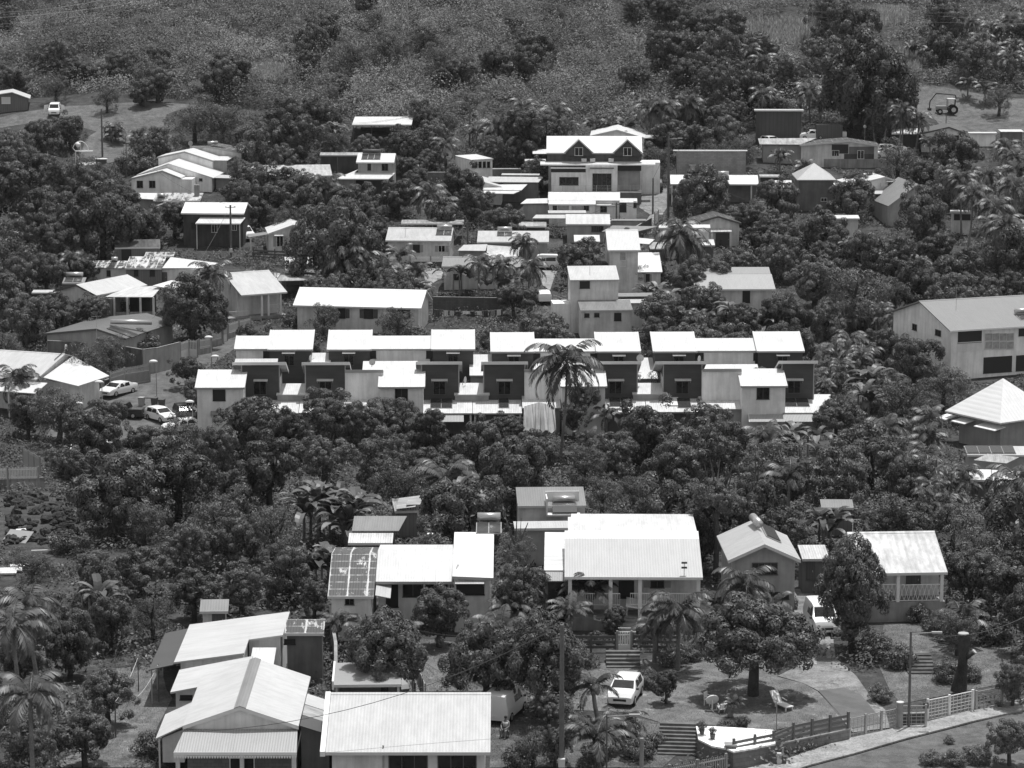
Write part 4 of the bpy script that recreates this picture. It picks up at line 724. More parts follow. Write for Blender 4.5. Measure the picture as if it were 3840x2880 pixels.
h.gable_u(p('B',0,1222)[1], 19, m=roof_mat(.5, dirt=.15), wm=WC, side=.3, keep=1.1); h.shm = GREY; h.win(p('B',1327,1368), p('B',1378,1428), style='hole', shut='half'); h.win(p('B',1537,1375), p('B',1588,1425), style='white', shut='half'); h.heater(p('B',1512,1290), p('B',1650,1252))
h.win(p('B',1120,1375), p('B',1165,1430), style='hole')
h = fresh('shelter', 'rusty pergola frame with loose sheets behind the cream bungalow', 'shelter', p('B',1225,1190), p('B',1745,1200), 2.7, 0); h.mono(p('B',0,1150)[1], 3, roof_mat(.5, dirt=.5), None, d=3.0, keep=.2)
for x in (0.1, h.w/2, h.w-.2): MB().box(x,x+.08,.1,.18,-.8,2.6).box(x,x+.08,2.6,2.68,-.8,2.7).build('post', GREY, h.root)
h = fresh('house', 'low patched house with rooftop tank and big drooping sheet awning', 'house', p('B',1855,1342), p('C',350,1320), 3.0, -1)
h.mono(p('B',0,1250)[1], 10, roof_mat(.52, dirt=.18), WG, keep=.5); h.heater(p('B',2020,1298), p('B',2148,1265)); h.roof([(-2.5,-2.2,2.1),(1.2,-2.4,2.1),(1.4,-.1,2.7),(-1.8,-.1,2.6)], RL, .07); h.wall(-2.4, 1, -1.6, .2, (2.1,)*4, WG); h.win(p('C',45,1350), p('C',90,1400), style='dark')
MB().slab([(1.3,-1.8,1.3),(5.4,-2.2,1.0),(6.2,-.1,2.3),(1.4,-.1,2.6)], .04).build('awning', WC, h.root)
h = fresh('house', 'row of low white and patched roofs just left of the white gabled house', 'house', p('A',1990,800), p('B',655,740), 2.7, 6); h.mono(p('B',0,708)[1], 7, roof_mat(.6, dirt=.4), WD, keep=.2)
MB().box(.4,1.2,-1,-.2,-.8,3.0).box(.3,1.3,-1.1,-.1,3.0,3.15).build('chimney', WC, h.root); MB().slab([(1.5,-.8,3.1),(5,-1,3.3),(5.4,.6,3.9),(2,.7,3.6)], .05).build('loose_sheet', RO, h.root)
h = fresh('shed', 'low dark shed with pale sheet roof left of the two storey rendered house', 'shed', p('B',550,622), p('B',940,610), 2.5, 0); h.mono(p('B',0,600)[1], 5, RO, WK, keep=1)
h = fresh('wall', 'grey block yard wall with a white cap, right of the two storey rendered house', 'wall', p('B',1370,765), p('B',1640,762), 1.8, 0); MB().box(0, h.w, 0, .25, -1, 1.75).build('masonry', BLK, h.root); MB().box(-.05, h.w+.05, -.05, .3, 1.75, 1.85).build('coping', WHITE, h.root); h.note(0, h.w, 0, .3, 0, 1.8, 1)
h = fresh('wall', 'grey block wall with white coping in front of the flat roofed box house', 'wall', p('B',1810,735), p('B',2212,738), 1.9, 0); MB().box(0, h.w, 0, .25, -1, 1.8).build('masonry', BLK, h.root); MB().box(-.05, h.w+.05, -.05, .3, 1.8, 1.92).build('coping', WHITE, h.root)
# ---- upper middle right (C)
h = fresh('house', 'attic house with bright steep roof and two pointed dormers, top of the village', 'house', p('C',330,603), p('C',1125,606), 6.6, -1)
h.gable_u(p('C',0,466)[1], 27, m=roof_mat(.69, dirt=.03, amp=.3), wm=WG, side=.3, over=.3, keep=.6); t = h.t
for q in (598, 1002):
    x, z = h.onY(p('C',q,603), 0); hw_ = 2.1; y = 2.1; top = z+1.9
    dm = MB(); dm.v = [(x-hw_,-.25,6.63),(x+hw_,-.25,6.63),(x,-.25,top),(x,5.2,top)]
    MB().quad((x-hw_-.15,-.35,6.6),(x,-.35,top+.1),(x,4.0,top+.12),(x-hw_-.15,.1,6.72)).quad((x-hw_-.15,-.35,6.52),(x,-.35,top+.02),(x,4.0,top+.03),(x-hw_-.15,.1,6.6)).build('dormer_roof', roof_mat(.69, dirt=.03, amp=.3), h.root)
    MB().quad((x+hw_+.15,-.35,6.6),(x,-.35,top+.1),(x,4.0,top+.12),(x+hw_+.15,.1,6.72)).quad((x+hw_+.15,-.35,6.52),(x,-.35,top+.02),(x,4.0,top+.03),(x+hw_+.15,.1,6.6)).build('dormer_roof', roof_mat(.69, dirt=.03, amp=.3), h.root)
    b = MB(); b.v = [(x-hw_+.2,-.28,6.2),(x+hw_-.2,-.28,6.2),(x+hw_-.2,-.28,6.6),(x,-.28,top-.05),(x-hw_+.2,-.28,6.6),(x-hw_+.2,.6,6.2),(x+hw_-.2,.6,6.2),(x+hw_-.2,.6,6.6),(x,.6,top-.05),(x-hw_+.2,.6,6.6)]
    b.f = [(0,1,2,3,4),(9,8,7,6,5),(0,5,6,1),(1,6,7,2),(4,9,5,0)]; dw = b.build('dormer', WK, h.root); h.opening('f', -.28, -1, x-.55, x+.55, 6.25, 7.35, 'white', bars=1)
    vb = MB()
    for s_ in (-1, 1): vb.bar((x+s_*(hw_+.15),-.38,6.5),(x,-.38,top+.02),.04,.16)
    vb.build('scalloped_trim', TRIM, h.root)
h.wall(.1, h.w-.1, .1, 1.0, (6.45,)*4, WK, z0=5.4, name='shaded_band'); h.roof([(-.9,-1.1,5.0),(h.w+1.9,-1.1,5.0),(h.w+1.9,.1,5.3),(-.9,.1,5.3)], RW, .1, 'balcony_roof', fascia=WHITE)  # wall strip in dark paint below the dormer roof, then the balcony roof
h.faces['f'] = h.faces['f']; a = h.faces['f']
for q in (620, 692, 845): x, z = h.onY(p('C',q,680), -.4); MB().box(x,x+.75,-.4,-.1,z,z+.5).build('air_conditioner', TRIM, h.root)
h.wall(.3, h.w-.5, -.05, .25, (5.05,)*4, WG, name='lower_wall')
h = fresh('house', 'modern white flat roofed house with black trim and terrace, below the dormer house', 'house', p('C',370,742), p('C',665,742), 4.6, -1)
a, z = h.onY(p('C',370,735), 0); b, _ = h.onY(p('C',655,735), 0); zb = -1
MB().box(a, b, 0, 7, -2.5, z).build('wall', WW, h.root); MB().box(a-.1, b+.1, -.12, 7.1, z-.02, z+.08).build('roof', RL, h.root); MB().box(a-.03, b+.02, -.06, -.005, h.onY(p('C',370,765),0)[1], z-.02).build('trim_band', BLACK, h.root)
a2 = b; b2, z2 = h.onY(p('C',920,700), .5); MB().box(a2+.01, b2, .5, 7.2, -2.5, h.onY(p('C',690,735), .5)[1]+.5).build('wall', WW, h.root); zc = h.onY(p('C',400,700), 2.2)[1]; MB().box(a+.9, b2+.01, 2.2, 7.3, z-.5, zc+.1).build('upper_wall', WC, h.root); MB().box(a+.8, b2, 2.1, 2.19, zc-.05, zc+.16).build('trim_band', BLACK, h.root)
b3, z3 = h.onY(p('C',1108,705), 1.2); MB().box(b2+.01, b3, 2.4, 7.4, -2.5, z3).build('wall', WC, h.root); MB().box(b2, b3+.15, 1.1, 2.39, z3-.85, z3).build('trim_band', BLACK, h.root); MB().box(b3+.02, b3+3.0, 4, 7.6, -2.5, z3+.1).build('wall', WW, h.root)
h.note(a, b3+3, 0, 7, -2, z3, .9)
h.faces['f'] = 0; h.win(p('C',440,808), p('C',593,872), style='dark', bars=2); h.win(p('C',715,778), p('C',866,918), style='dark', at=.5, bars=3); h.win(p('C',972,800), p('C',1080,890), style='dark', at=2.4, bars=2)
MB().box(h.onY(p('C',690,728), .3)[0], h.onY(p('C',890,728), .3)[0], .25, .49, h.onY(p('C',690,735), .3)[1], h.onY(p('C',690,727), .3)[1]).build('trim_band', DGREY, h.root)
a, zt_ = h.onY(p('C',372,875), -1.5); b, zb_ = h.onY(p('C',1118,940), -1.5); MB().box(a, b, -1.5, 2.38, -3.5, zb_+.1).build('terrace_slab', WD, h.root); r = MB()
for i in range(5): z = zb_+.3+i*.2; r.tube((a,-1.45,z),(b,-1.45,z),.015,.015,4)
for i in range(9): x = a+(b-a)*i/8; r.box(x-.03,x+.03,-1.48,-1.42,zb_+.1,zb_+1.15)
r.build('railing', STEEL, h.root)
h = fresh('house', 'white cottage with double roof and small side wing, below the modern white house', 'house', p('C',345,1030), p('C',738,1034), 2.7, -2)
h.mono(p('C',0,998)[1], 10, RW, WW, .25, .1, keep=1.0, d=None); h.faces['f'] = .25
for q in ((385,1042,415,1080),(425,1042,515,1080),(540,1045,635,1080),(640,1045,680,1080)): h.win(p('C',q[0],q[1]), p('C',q[2],q[3]), style='dark' if q[0] in (385,640) else 'curt', bars=1)
y0 = h.D; z0 = h.zr; b, _ = h.onY(p('C',940,1005), y0-.6); d = h.run(p('C',0,928)[1], z0, 20, y0, 0); t = math.tan(R(20)); h.roof([(-.1,y0+.01,z0+.02),(b,y0+.01,z0+.02),(b,y0+d,z0+d*t),(-.1,y0+d,z0+d*t)], RW, .1); h.wall(.15, b-.1, y0+.2, y0+d, (z0-.1,z0-.1,z0+d*t-.15,z0+d*t-.15), WW); h.note(0, b, y0, y0+d, 0, z0+d*t, .4)
h.faces['f'] = y0+.2; h.win(p('C',780,1050), p('C',828,1095), style='dark'); h.awning(p('C',745,1038), p('C',900,1040), y0+.2, .6, RW, .15)
c, _ = h.onY(p('C',1083,1010), y0); h.wall(b, c-.1, y0-.2, y0+3, (z0-.3,)*4, WW); h.roof([(b-.1,y0-.4,z0-.2),(c,y0-.4,z0-.2),(c,y0+3,z0),(b-.1,y0+3,z0)], RW, .08); h.win(p('C',938,1020), p('C',990,1095), style='hole', at=y0-.2); h.win(p('C',1055,1010), p('C',1075,1060), style='dark', at=y0-.2); h.note(b, c, y0, y0+3, 0, z0, .8)
h.roof([(-4,1.5,2.6),(-.1,1.3,2.7),(-.1,4,3.1),(-3.2,4,3.0)], RW, .08); h.wall(-3.6, 0, 1.8, 3.8, (2.5,)*4, WG); h.note(-4, 0, 1, 4, 0, 3, .6)
h = fresh('house', 'thin white lean-to roof strip in front of the white cottage', 'annex', p('C',345,1103), p('C',660,1090), 2.0, 2); h.mono(p('C',0,1082)[1], 8, RL, WC, keep=.6)
h = fresh('house', 'cluttered low house with sagging checked roof sheets beside a lane', 'house', p('C',490,1195), p('C',860,1200), 2.7, -1); h.mono(p('C',0,1112)[1], 11, roof_mat(.6, dirt=.15, pitch=.8), WG, keep=.5); h.win(p('C',705,1215), p('C',800,1258), style='dark', bars=4)
h.roof([(h.w*.8,-1.8,1.9),(h.w+3.6,-1.8,1.9),(h.w+6.6,.9,2.3),(h.w*1.05,1.0,2.4)], RG, .07); h.roof([(h.w+.2,2.5,2.9),(h.w+5,2.5,2.9),(h.w+5,4,2.95),(h.w+.2,4,2.95)], RG, .07); h.wall(h.w, h.w+4.6, 2.7, 3.9, (2.8,)*4, WG); h.note(h.w*.8, h.w+6, -1.8, 2, 0, 2.3, .3)
h = fresh('shed', 'row of tattered white sheet roofs over sheds left of the checked roof house', 'shed', p('C',95,1215), p('C',330,1200), 2.3, 0); h.mono(p('C',0,1178)[1], 8, RO, WK, keep=.6); h.roof([(2,3,3.1),(9,2.8,3.1),(9,4.6,3.4),(2.5,4.6,3.4)], RL, .06)
h = fresh('house', 'white roofed low house half hidden by the round tree, left of the tower house', 'house', p('C',560,1340), p('C',775,1340), 3.0, 0); h.mono(p('C',0,1285)[1], 10, RW, WW, keep=.8)
h = fresh('house', 'long single storey house with white roof and rooftop tank, under the big block wall', 'house', p('C',1358,862), p('C',2090,880), 3.2, -2)
h.gable_u(p('C',0,788)[1], 16, m=roof_mat(.76, dirt=.08), wm=WD, side=.25, porch=1.2, keep=.7); h.heater(p('C',1735,830), p('C',1845,802), n=2)
for q in (1372, 1448, 1830, 2030): x = h.onY(p('C',q,880), .25)[0]; MB().box(x-.1,x+.1,.15,.35,-.5,3.2).build('post', WC, h.root)
h = fresh('wall', 'huge grey block gable wall with a sooty barbecue chimney', 'wall', p('C',1415,590), p('C',1985,592), 5.2, -1); MB().box(0, h.w, 0, .4, -3, 5.2).build('masonry', block_mat(.27, .5, .25, .3), h.root); MB().box(-.6, h.w+.2, -.15, .5, 5.2, 5.34).build('coping', WHITE, h.root); h.note(0, h.w, 0, 3, 0, 5.2, 1.2)
x, z = h.onY(p('C',1540,710), -.5); MB().box(x-.35, x+.35, -.7, -.02, z-2.2, z).box(x-.5, x+.5, -.8, -.02, z, z+.12).build('barbecue_chimney', CONC, h.root)
h.wall(0.1, h.w-.1, .41, 7, (4.9,4.9,4.3,4.3), WG)
h = fresh('house', 'wide shallow white gabled roof peeping over the dormer house', 'house', p('C',690,462), p('C',1150,480), 3.0, -3); h.gable_v(p('C',915,412), 9, RWY, WW, .2, .2, TRIM, keep=.2, zr=2.7); x, z = h.onY(p('C',975,440), 1); MB().tube((x,1,z),(x+.3,2.2,z),.3,.3,12).build('tank', DGREY, h.root); h.roof([(h.w,0,2.7),(h.w+6,0,2.6),(h.w+6.4,3,2.8),(h.w,3,2.9)], RL, .08)
h = fresh('house', 'low outbuilding with white roof left of the dormer house', 'outbuilding', p('C',150,672), p('C',325,668), 2.9, 0); h.mono(p('C',0,655)[1], 5, RL, WG, keep=.8); h.roof([(1.2,3,3.7),(4,3,3.7),(4,5,4.2),(1.2,5,4.2)], RW, .06)
h = fresh('house', 'small gabled cottage with tiled canopy and arched grey door, right of the leaning palm', 'house', p('C',1535,1190), p('C',1950,1175), 3.3, 3); h.gable_v(p('C',1755,1128), 6, roof_mat(.5, 'Y', rust=.68, dirt=.4), WC, .3, .4, DGREY, keep=1.1, zr=3.3); h.win(p('C',1735,1270), p('C',1845,1375), style='door'); a, z = h.onY(p('C',1695,1258), -.8); b, _ = h.onY(p('C',1868,1258), -.8); h.roof([(a,-.8,z),(b,-.8,z),(b,.38,z+.3),(a,.38,z+.3)], RS, .07, 'canopy'); h.posts((a+.15, b-.15), -.7, -.6, z-.08, .1)
h = fresh('house', 'cream rendered house with narrow white roof behind the leaning palm', 'house', p('C',1262,1225), p('C',1690,1240), 4.2, -2); h.mono(p('C',0,1197)[1], 9, RW, WC, keep=.9)
h = fresh('shed', 'white sheet lean-to to the right of the leaning palm trunk', 'shed', p('C',1560,1370), p('C',1728,1368), 2.4, 0); h.mono(p('C',0,1322)[1], 10, RW, WD, keep=.5)
h = fresh('shed', 'tattered white sheet roof shed to the left of the leaning palm', 'shed', p('C',1190,1400), p('C',1335,1398), 2.6, 5); h.mono(p('C',0,1345)[1], 12, RO, WD, keep=.5); h.roof([(-3.5,2,3.3),(0,1,3.1),(1,3,3.5),(-3,4,3.8)], RW, .06)
# ---- upper right (D)
h = fresh('shed', 'tall narrow dark sheet tower shed with pale flat roof, far right', 'shed', p('D',-25,250), p('D',385,260), 5.6, -2); h.mono(p('D',0,240)[1], 3, RL, board_mat(.09, .6, 'X', 'tin_sheet'), .4, .3, keep=1.6)
h = fresh('workshop', 'patchwork sheet metal workshop with long shallow roof, upper right', 'workshop', p('D',350,538), p('D',1020,532), 3.3, -1)
a, z = h.onY(p('D',760,505), 0); h.gable_v(p('D',760,503), 5.5, roof_mat(.7, 'Y', rust=.7), WC, .3, .4, TRIM, keep=1.2, zl=3.3, zr=3.2); yw = h.faces['f']
x0 = h.onY(p('D',720,600), yw)[0]; x1 = h.onY(p('D',968,600), yw)[0]; MB().box(x0, x1, yw-.04, yw-.003, -1, 1.9).build('dark_panel', WK, h.root); x2 = h.onY(p('D',760,600), yw)[0]; MB().box(x2, x1, yw-.05, yw-.003, 1.91, 3.0).build('grey_panel', WD, h.root)
x3 = h.onY(p('D',617,550), yw)[0]; MB().box(x3, x2-.1, yw-.05, yw-.003, 1.95, 3.35).build('black_panel', BLACK, h.root)  # plain black panel fixed high on the front wall
h.win(p('D',620,585), p('D',675,630), style='white', bars=2); h.win(p('D',833,585), p('D',882,652), style='white', at=yw-.05)
h.roof([(-6,1,3.3),(.2,.6,3.3),(3,5,3.9),(-6,5,3.8)], RO, .08); h.wall(-5.4, .3, 1.4, 4.8, (3.1,)*4, WG); h.note(-6, 0, 1, 5, 0, 3.3, 1)
h = fresh('wall', 'low curved retaining wall under the patchwork workshop', 'wall', p('D',375,650), p('D',1240,660), 1.0, -1); MB().path([(0,0,.6),(h.w*.25,-1,.6),(h.w*.6,-1.2,.6),(h.w*.85,-.4,.6),(h.w,1,.6)], .01); mb = MB()
P_ = [(0,0),(h.w*.25,-1),(h.w*.6,-1.2),(h.w*.85,-.4),(h.w,1)]
for q0, q1 in zip(P_, P_[1:]): mb.hexa([(q0[0],q0[1],-1.2),(q1[0],q1[1],-1.2),(q1[0],q1[1]+.3,-1.2),(q0[0],q0[1]+.3,-1.2)], [(q0[0],q0[1],1),(q1[0],q1[1],1),(q1[0],q1[1]+.3,1),(q0[0],q0[1]+.3,1)])
mb.build('masonry', CONC, h.root); h.note(0, h.w, -1, 1, 0, 1, .8)
h = fresh('house', 'square dark walled pavilion with pale pyramid roof, right side', 'house', p('D',330,828), p('D',655,832), 4.6, 0); h.hip(2.0, 8.5, roof_mat(.43, dirt=.08, amp=.4), WD, .35, keep=1.1, inset=4.2)
h.faces['f'] = .35; h.win(p('D',530,980), p('D',575,1005), style='white'); h.wall(h.w, h.w+1.6, 1, 5, (3.6,)*4, WW); h.roof([(h.w-.1,.6,3.0),(h.w+1.9,.6,3.0),(h.w+1.9,1.0,3.3),(h.w-.1,1.0,3.3)], RW, .07)
h = fresh('house', 'white gabled house with an air conditioner and small awninged window, right side', 'house', p('D',780,870), p('D',1270,880), 4.2, 12)
h.gable_v(p('D',1062,802), 7, RWY, WW, .25, .3, TRIM, keep=1.0, zr=4.0); h.win(p('D',1080,843), p('D',1103,872), style='white'); h.awning(p('D',1072,843), p('D',1130,846), .3, .5, RW, .15); x, z = h.onY(p('D',1022,855), .1); x1, z1 = h.onY(p('D',1052,882), .1); MB().box(x,x1,.0,.28,z1,z).build('air_conditioner', TRIM, h.root)
a, z = h.onY(p('D',940,945), -1.4); b, _ = h.onY(p('D',1150,948), -1.4); h.roof([(a,-1.4,z),(b,-1.4,z),(b,.3,z+.5),(a,.3,z+.5)], RL, .08); h.win(p('D',1015,955), p('D',1040,985), style='dark')
h = fresh('house', 'steep grey gabled roof with plain concrete gable wall, right side among trees', 'house', p('D',1085,1045), p('D',1500,985), 3.0, 10)
ax, az = h.onY(p('D',1335,862), 0); h.w = h.onY(p('D',1485,975), 0)[0]+1.5; h.gable_v(p('D',1335,862), 9.5, roof_mat(.26, 'Y', .12, amp=.5), WG, .05, .08, WG, keep=.7, zr=3.0)
sk = MB()
h = fresh('house', 'dark roofed bungalow with arched cream porch behind tall palms, upper right', 'house', p('D',1360,440), p('D',1710,430), 3.0, -3); h.gable_v(p('D',1590,388), 7, roof_mat(.12, 'Y', .1, amp=.4), WC, .1, .15, DGREY, keep=1.0, zr=3.2); h.win(p('D',1505,465), p('D',1600,520), style='hole'); h.win(p('D',1625,462), p('D',1668,520), style='hole'); h.roof([(-4.5,1,2.7),(.2,.8,2.8),(.2,4,3.4),(-4.2,4,3.2)], RW, .08); h.wall(-4, 0, 1.5, 4, (2.6,)*4, WK); h.note(-4, 0, 1, 4, 0, 3, .8)
h = fresh('shed', 'pair of long flat white roofs behind bushes near the tractor field', 'shed', p('D',1755,440), p('D',1990,446), 2.2, 0); h.mono(p('D',0,430)[1], 3, RW, WW, keep=.5); h.roof([(h.w+.6,.2,2.4),(h.w+4.2,.2,2.4),(h.w+4.2,3,2.5),(h.w+.6,3,2.5)], RW, .07); h.wall(h.w+.9, h.w+4, .6, 2.8, (2.3,)*4, WD)
h = fresh('shed', 'white roof strip glimpsed through trees, right side below the pyramid roof', 'shed', p('D',470,1148), p('D',850,1150), 3.0, 0); h.mono(p('D',0,1120)[1], 6, RW, WC, keep=.2)
h = fresh('house', 'white walled house with dark opening behind leaning palms, right edge', 'house', p('D',1600,1090), p('D',1790,1112), 3.4, -6); h.mono(p('D',0,1078)[1], 5, RL, WC, keep=1.0); h.win(p('D',1635,1115), p('D',1765,1160), style='hole')
h = fresh('shed', 'small tattered roofs just left of the pyramid roof pavilion', 'shed', p('D',20,800), p('D',190,805), 2.4, 0); h.mono(p('D',0,783)[1], 5, RO, WK, keep=.8); h.roof([(2,-2,1.7),(4.6,-2,1.7),(4.6,-.6,1.9),(2,-.6,1.9)], RW, .06); h.roof([(2,-4,1.2),(4.8,-4,1.2),(4.8,-3,1.4),(2,-3,1.4)], RW, .06)
h = fresh('container', 'dark grey shipping container behind the parked pickup, upper right', 'container', p('D',490,370), p('D',705,370), 2.6, 0); MB().box(0, h.w, 0, 2.4, 0, 2.55).build('box', board_mat(.13, .3, 'X', 'ribbed_steel'), h.root); h.note(0, h.w, 0, 2.4, 0, 2.6, 1.2)
r = MB()
for i in range(8): x = h.w*i/7; r.box(x-.05,x+.05,-.03,-.002,0,2.6)
r.build('rib', DGREY, h.root)
# ================================================================== GROUND, LIGHT, CAMERA
def grid_mesh(name, xs, ys, zfun, mat, kind='structure'):
    X, Y = np.meshgrid(xs, ys); Z = zfun(X, Y); n, m = len(ys), len(xs)
    co = np.stack([X, Y, Z], -1).reshape(-1, 3).astype(np.float32)
    i = np.arange(n*m).reshape(n, m); q = np.stack([i[:-1,:-1], i[:-1,1:], i[1:,1:], i[1:,:-1]], -1).reshape(-1, 4)
    o = quads_obj(name, co, q, mat, smooth=True); return tag(o, kind=kind)
def quads_mesh(name, co, q, smooth=False, tint=None):
    me = bpy.data.meshes.new(name); me.vertices.add(len(co)); me.vertices.foreach_set('co', np.ascontiguousarray(co, np.float32).ravel())
    k = q.shape[1]; me.loops.add(q.size); me.loops.foreach_set('vertex_index', np.ascontiguousarray(q, np.int32).ravel())
    me.polygons.add(len(q)); me.polygons.foreach_set('loop_start', np.arange(0, q.size, k, dtype=np.int32))
    if smooth: me.polygons.foreach_set('use_smooth', np.ones(len(q), bool))
    me.update(calc_edges=True)
    if tint is not None:
        a = me.attributes.new('tint', 'FLOAT', 'FACE'); a.data.foreach_set('value', tint.astype(np.float32))
    return me
def quads_obj(name, co, q, mat, parent=None, **k):
    o = bpy.data.objects.new(name, quads_mesh(name, co, q, **k)); o.data.materials.append(mat); COL.objects.link(o); o.parent = parent; return o
ground = ground_mat('dry_grassy_soil', .04, .09, 1.0, 5, .6, (.13, .6))
xs = np.concatenate([np.linspace(-1500, -140, 18)[:-1], np.arange(-140, 140, 1.6), np.linspace(140, 1500, 18)])
ys = np.concatenate([np.linspace(-150, 150, 20)[:-1], np.arange(150, 620, 1.6), np.linspace(620, 3000, 40)])
grid_mesh('terrain', xs, ys, ztn, ground)
def inside(px, py, poly):
    r = np.zeros(np.shape(px), bool); j = len(poly)-1
    for i in range(len(poly)):
        xi, yi = poly[i]; xj, yj = poly[j]
        if yi != yj: r ^= ((yi > py) != (yj > py)) & (px < (xj-xi)*(py-yi)/(yj-yi)+xi)
        j = i
    return r
PALE = []
GRS = []
CLEAR = []     # image polygons with open ground
def patch(name, pts, mat, off=.05, t=0.0, kind='structure', clear=True, label=None, cat=None):
    """a ground sheet draped over the terrain; pts in image units"""
    if clear: CLEAR.append(pts)
    if name == 'pale_grass_field': PALE.append(pts)
    if name in ('front_yard', 'garden_slope', 'left_lawn', 'middle_yard', 'lower_yard', 'meadow', 'tractor_field', 'grass_track'): GRS.append(pts)
    W = [gp(*q) for q in pts]; bm = bmesh.new(); vs = [bm.verts.new((w.x, w.y, 0)) for w in W]; bm.faces.new(vs)
    x0, x1 = min(w.x for w in W), max(w.x for w in W); y0, y1 = min(w.y for w in W), max(w.y for w in W)
    st = .8 if y1 < 260 else 1.6
    for a, b, ax in ((x0, x1, 0), (y0, y1, 1)):
        v = math.ceil(a/st)*st
        while v < b:
            co = (v,0,0) if ax == 0 else (0,v,0); no = (1,0,0) if ax == 0 else (0,1,0)
            bmesh.ops.bisect_plane(bm, geom=bm.verts[:]+bm.edges[:]+bm.faces[:], plane_co=co, plane_no=no); v += st
    bmesh.ops.triangulate(bm, faces=bm.faces[:])
    for v in bm.verts: v.co.z = zt(v.co.x, v.co.y)+off
    if t:
        r = bmesh.ops.extrude_face_region(bm, geom=bm.faces[:]); 
        for v in [g for g in r['geom'] if isinstance(g, bmesh.types.BMVert)]: v.co.z += t
    bmesh.ops.recalc_face_normals(bm, faces=bm.faces)
    me = bpy.data.meshes.new(name); bm.to_mesh(me); bm.free(); o = bpy.data.objects.new(name, me); me.materials.append(mat); COL.objects.link(o)
    return tag(o, label, cat, kind=kind)
ASPH = ground_mat('asphalt', .115, .14, .8, 14, .2); ASPHL = ground_mat('faded_asphalt', .1, .14, .8, 10, .25, (.18, .62)); PAVE = ground_mat('worn_pavement', .25, .36, 1.5, 8, .3, (.16, .6))
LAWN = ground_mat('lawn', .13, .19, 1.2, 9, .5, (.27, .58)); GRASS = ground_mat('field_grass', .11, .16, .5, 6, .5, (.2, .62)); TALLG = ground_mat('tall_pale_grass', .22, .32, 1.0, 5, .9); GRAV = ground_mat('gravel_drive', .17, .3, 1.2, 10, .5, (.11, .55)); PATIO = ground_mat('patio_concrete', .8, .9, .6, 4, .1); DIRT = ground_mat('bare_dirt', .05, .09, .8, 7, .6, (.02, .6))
P = p
patch('road', [P('Q',-260,1900),P('Q',430,1659),P('Q',800,1562),P('Q',1250,1432),P('Q',1800,1290),P('Q',2240,1186),P('Q',2600,1100),P('Q',2600,1900)], ASPH, .05)
patch('pavement', [P('Q',-160,1700),P('Q',0,1655),P('Q',250,1600),P('Q',760,1425),P('Q',1180,1335),P('Q',1420,1290),P('Q',1810,1190),P('Q',2300,1080),P('Q',2300,1175),P('Q',1800,1285),P('Q',1250,1427),P('Q',800,1557),P('Q',430,1654),P('Q',-260,1880)], PAVE, .06, .1)
mk = ground_mat('road_paint', .1, .2, 2, 12, .1)
for a, b in (((1140,1622),(1320,1580)), ((1580,1505),(1870,1428)), ((2000,1395),(2220,1335))): patch('road_marking', [P('Q',a[0],a[1]-2),P('Q',b[0],b[1]-2),P('Q',b[0],b[1]+1),P('Q',a[0],a[1]+1)], mk, .062, clear=False)
patch('front_yard', [P('O',500,800),P('O',900,790),P('O',1480,740),P('O',1620,640),P('O',1600,480),P('O',1680,480),P('O',2212,800),P('Q',170,905),P('Q',380,960),P('Q',500,1025),P('Q',600,1130),P('Q',770,1215),P('Q',300,1310),P('Q',0,1390),P('O',1560,1310),P('O',1360,1310),P('O',1000,1200),P('O',560,1180)], LAWN, .03)
patch('driveway', [P('Q',290,180),P('Q',520,170),P('Q',560,400),P('Q',640,740),P('Q',820,900),P('Q',960,1100),P('Q',1060,1180),P('Q',1100,1330),P('Q',790,1370),P('Q',600,1130),P('Q',500,1020),P('Q',380,960),P('Q',170,900),P('Q',330,820),P('Q',400,680),P('Q',300,400)], GRAV, .05)
patch('driveway_slabs', [P('Q',505,1025),P('Q',720,1000),P('Q',860,1060),P('Q',1050,1290),P('Q',790,1340)], block_mat(.15, 1.2, 1.2, .25), .075, clear=False)
patch('tyre_track', [P('Q',415,650),P('Q',480,650),P('Q',495,810),P('Q',412,810)], PAVE, .08, clear=False); patch('tyre_track', [P('Q',560,600),P('Q',630,600),P('Q',650,760),P('Q',575,760)], PAVE, .08, clear=False)
patch('garden_slope', [P('Q',1050,460),P('Q',1500,470),P('Q',1500,640),P('Q',2100,640),P('Q',2100,950),P('Q',1800,1010),P('Q',1190,1130),P('Q',1100,1020),P('Q',1000,800)], ground_mat('rough_grass', .11, .18, 1.5, 7, .7, (.25, .6)), .03)
patch('left_lawn', [P('M',930,840),P('M',1330,800),P('M',1380,1010),P('M',1430,1080),P('M',1300,1330),P('M',1240,1659),P('M',380,1659),P('M',700,1500),P('M',900,1290),P('M',780,960)], LAWN, .03)
patch('middle_yard', [P('N',1380,590),P('N',1700,620),P('N',1640,860),P('N',1930,1020),P('N',1240,1030),P('N',1240,700)], LAWN, .03)
patch('stepping_path', [P('N',1290,705),P('N',1390,700),P('N',1640,850),P('N',1550,868)], block_mat(.2, .45, .45, .3), .055, clear=False)
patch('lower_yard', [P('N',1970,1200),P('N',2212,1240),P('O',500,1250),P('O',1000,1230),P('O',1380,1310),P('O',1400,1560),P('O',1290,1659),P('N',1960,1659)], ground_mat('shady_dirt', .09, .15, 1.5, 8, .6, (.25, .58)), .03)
patch('street', [P('E',1330,1659),P('E',360,1659),P('E',520,1420),P('E',640,1380),P('E',860,1230),P('E',1260,1110),P('E',1500,990),P('E',1760,900),P('E',1900,800),P('E',2060,770),P('E',1950,900),P('E',1760,1040),P('E',1560,1170),P('E',1680,1400),P('E',1640,1659)], ASPH, .05)
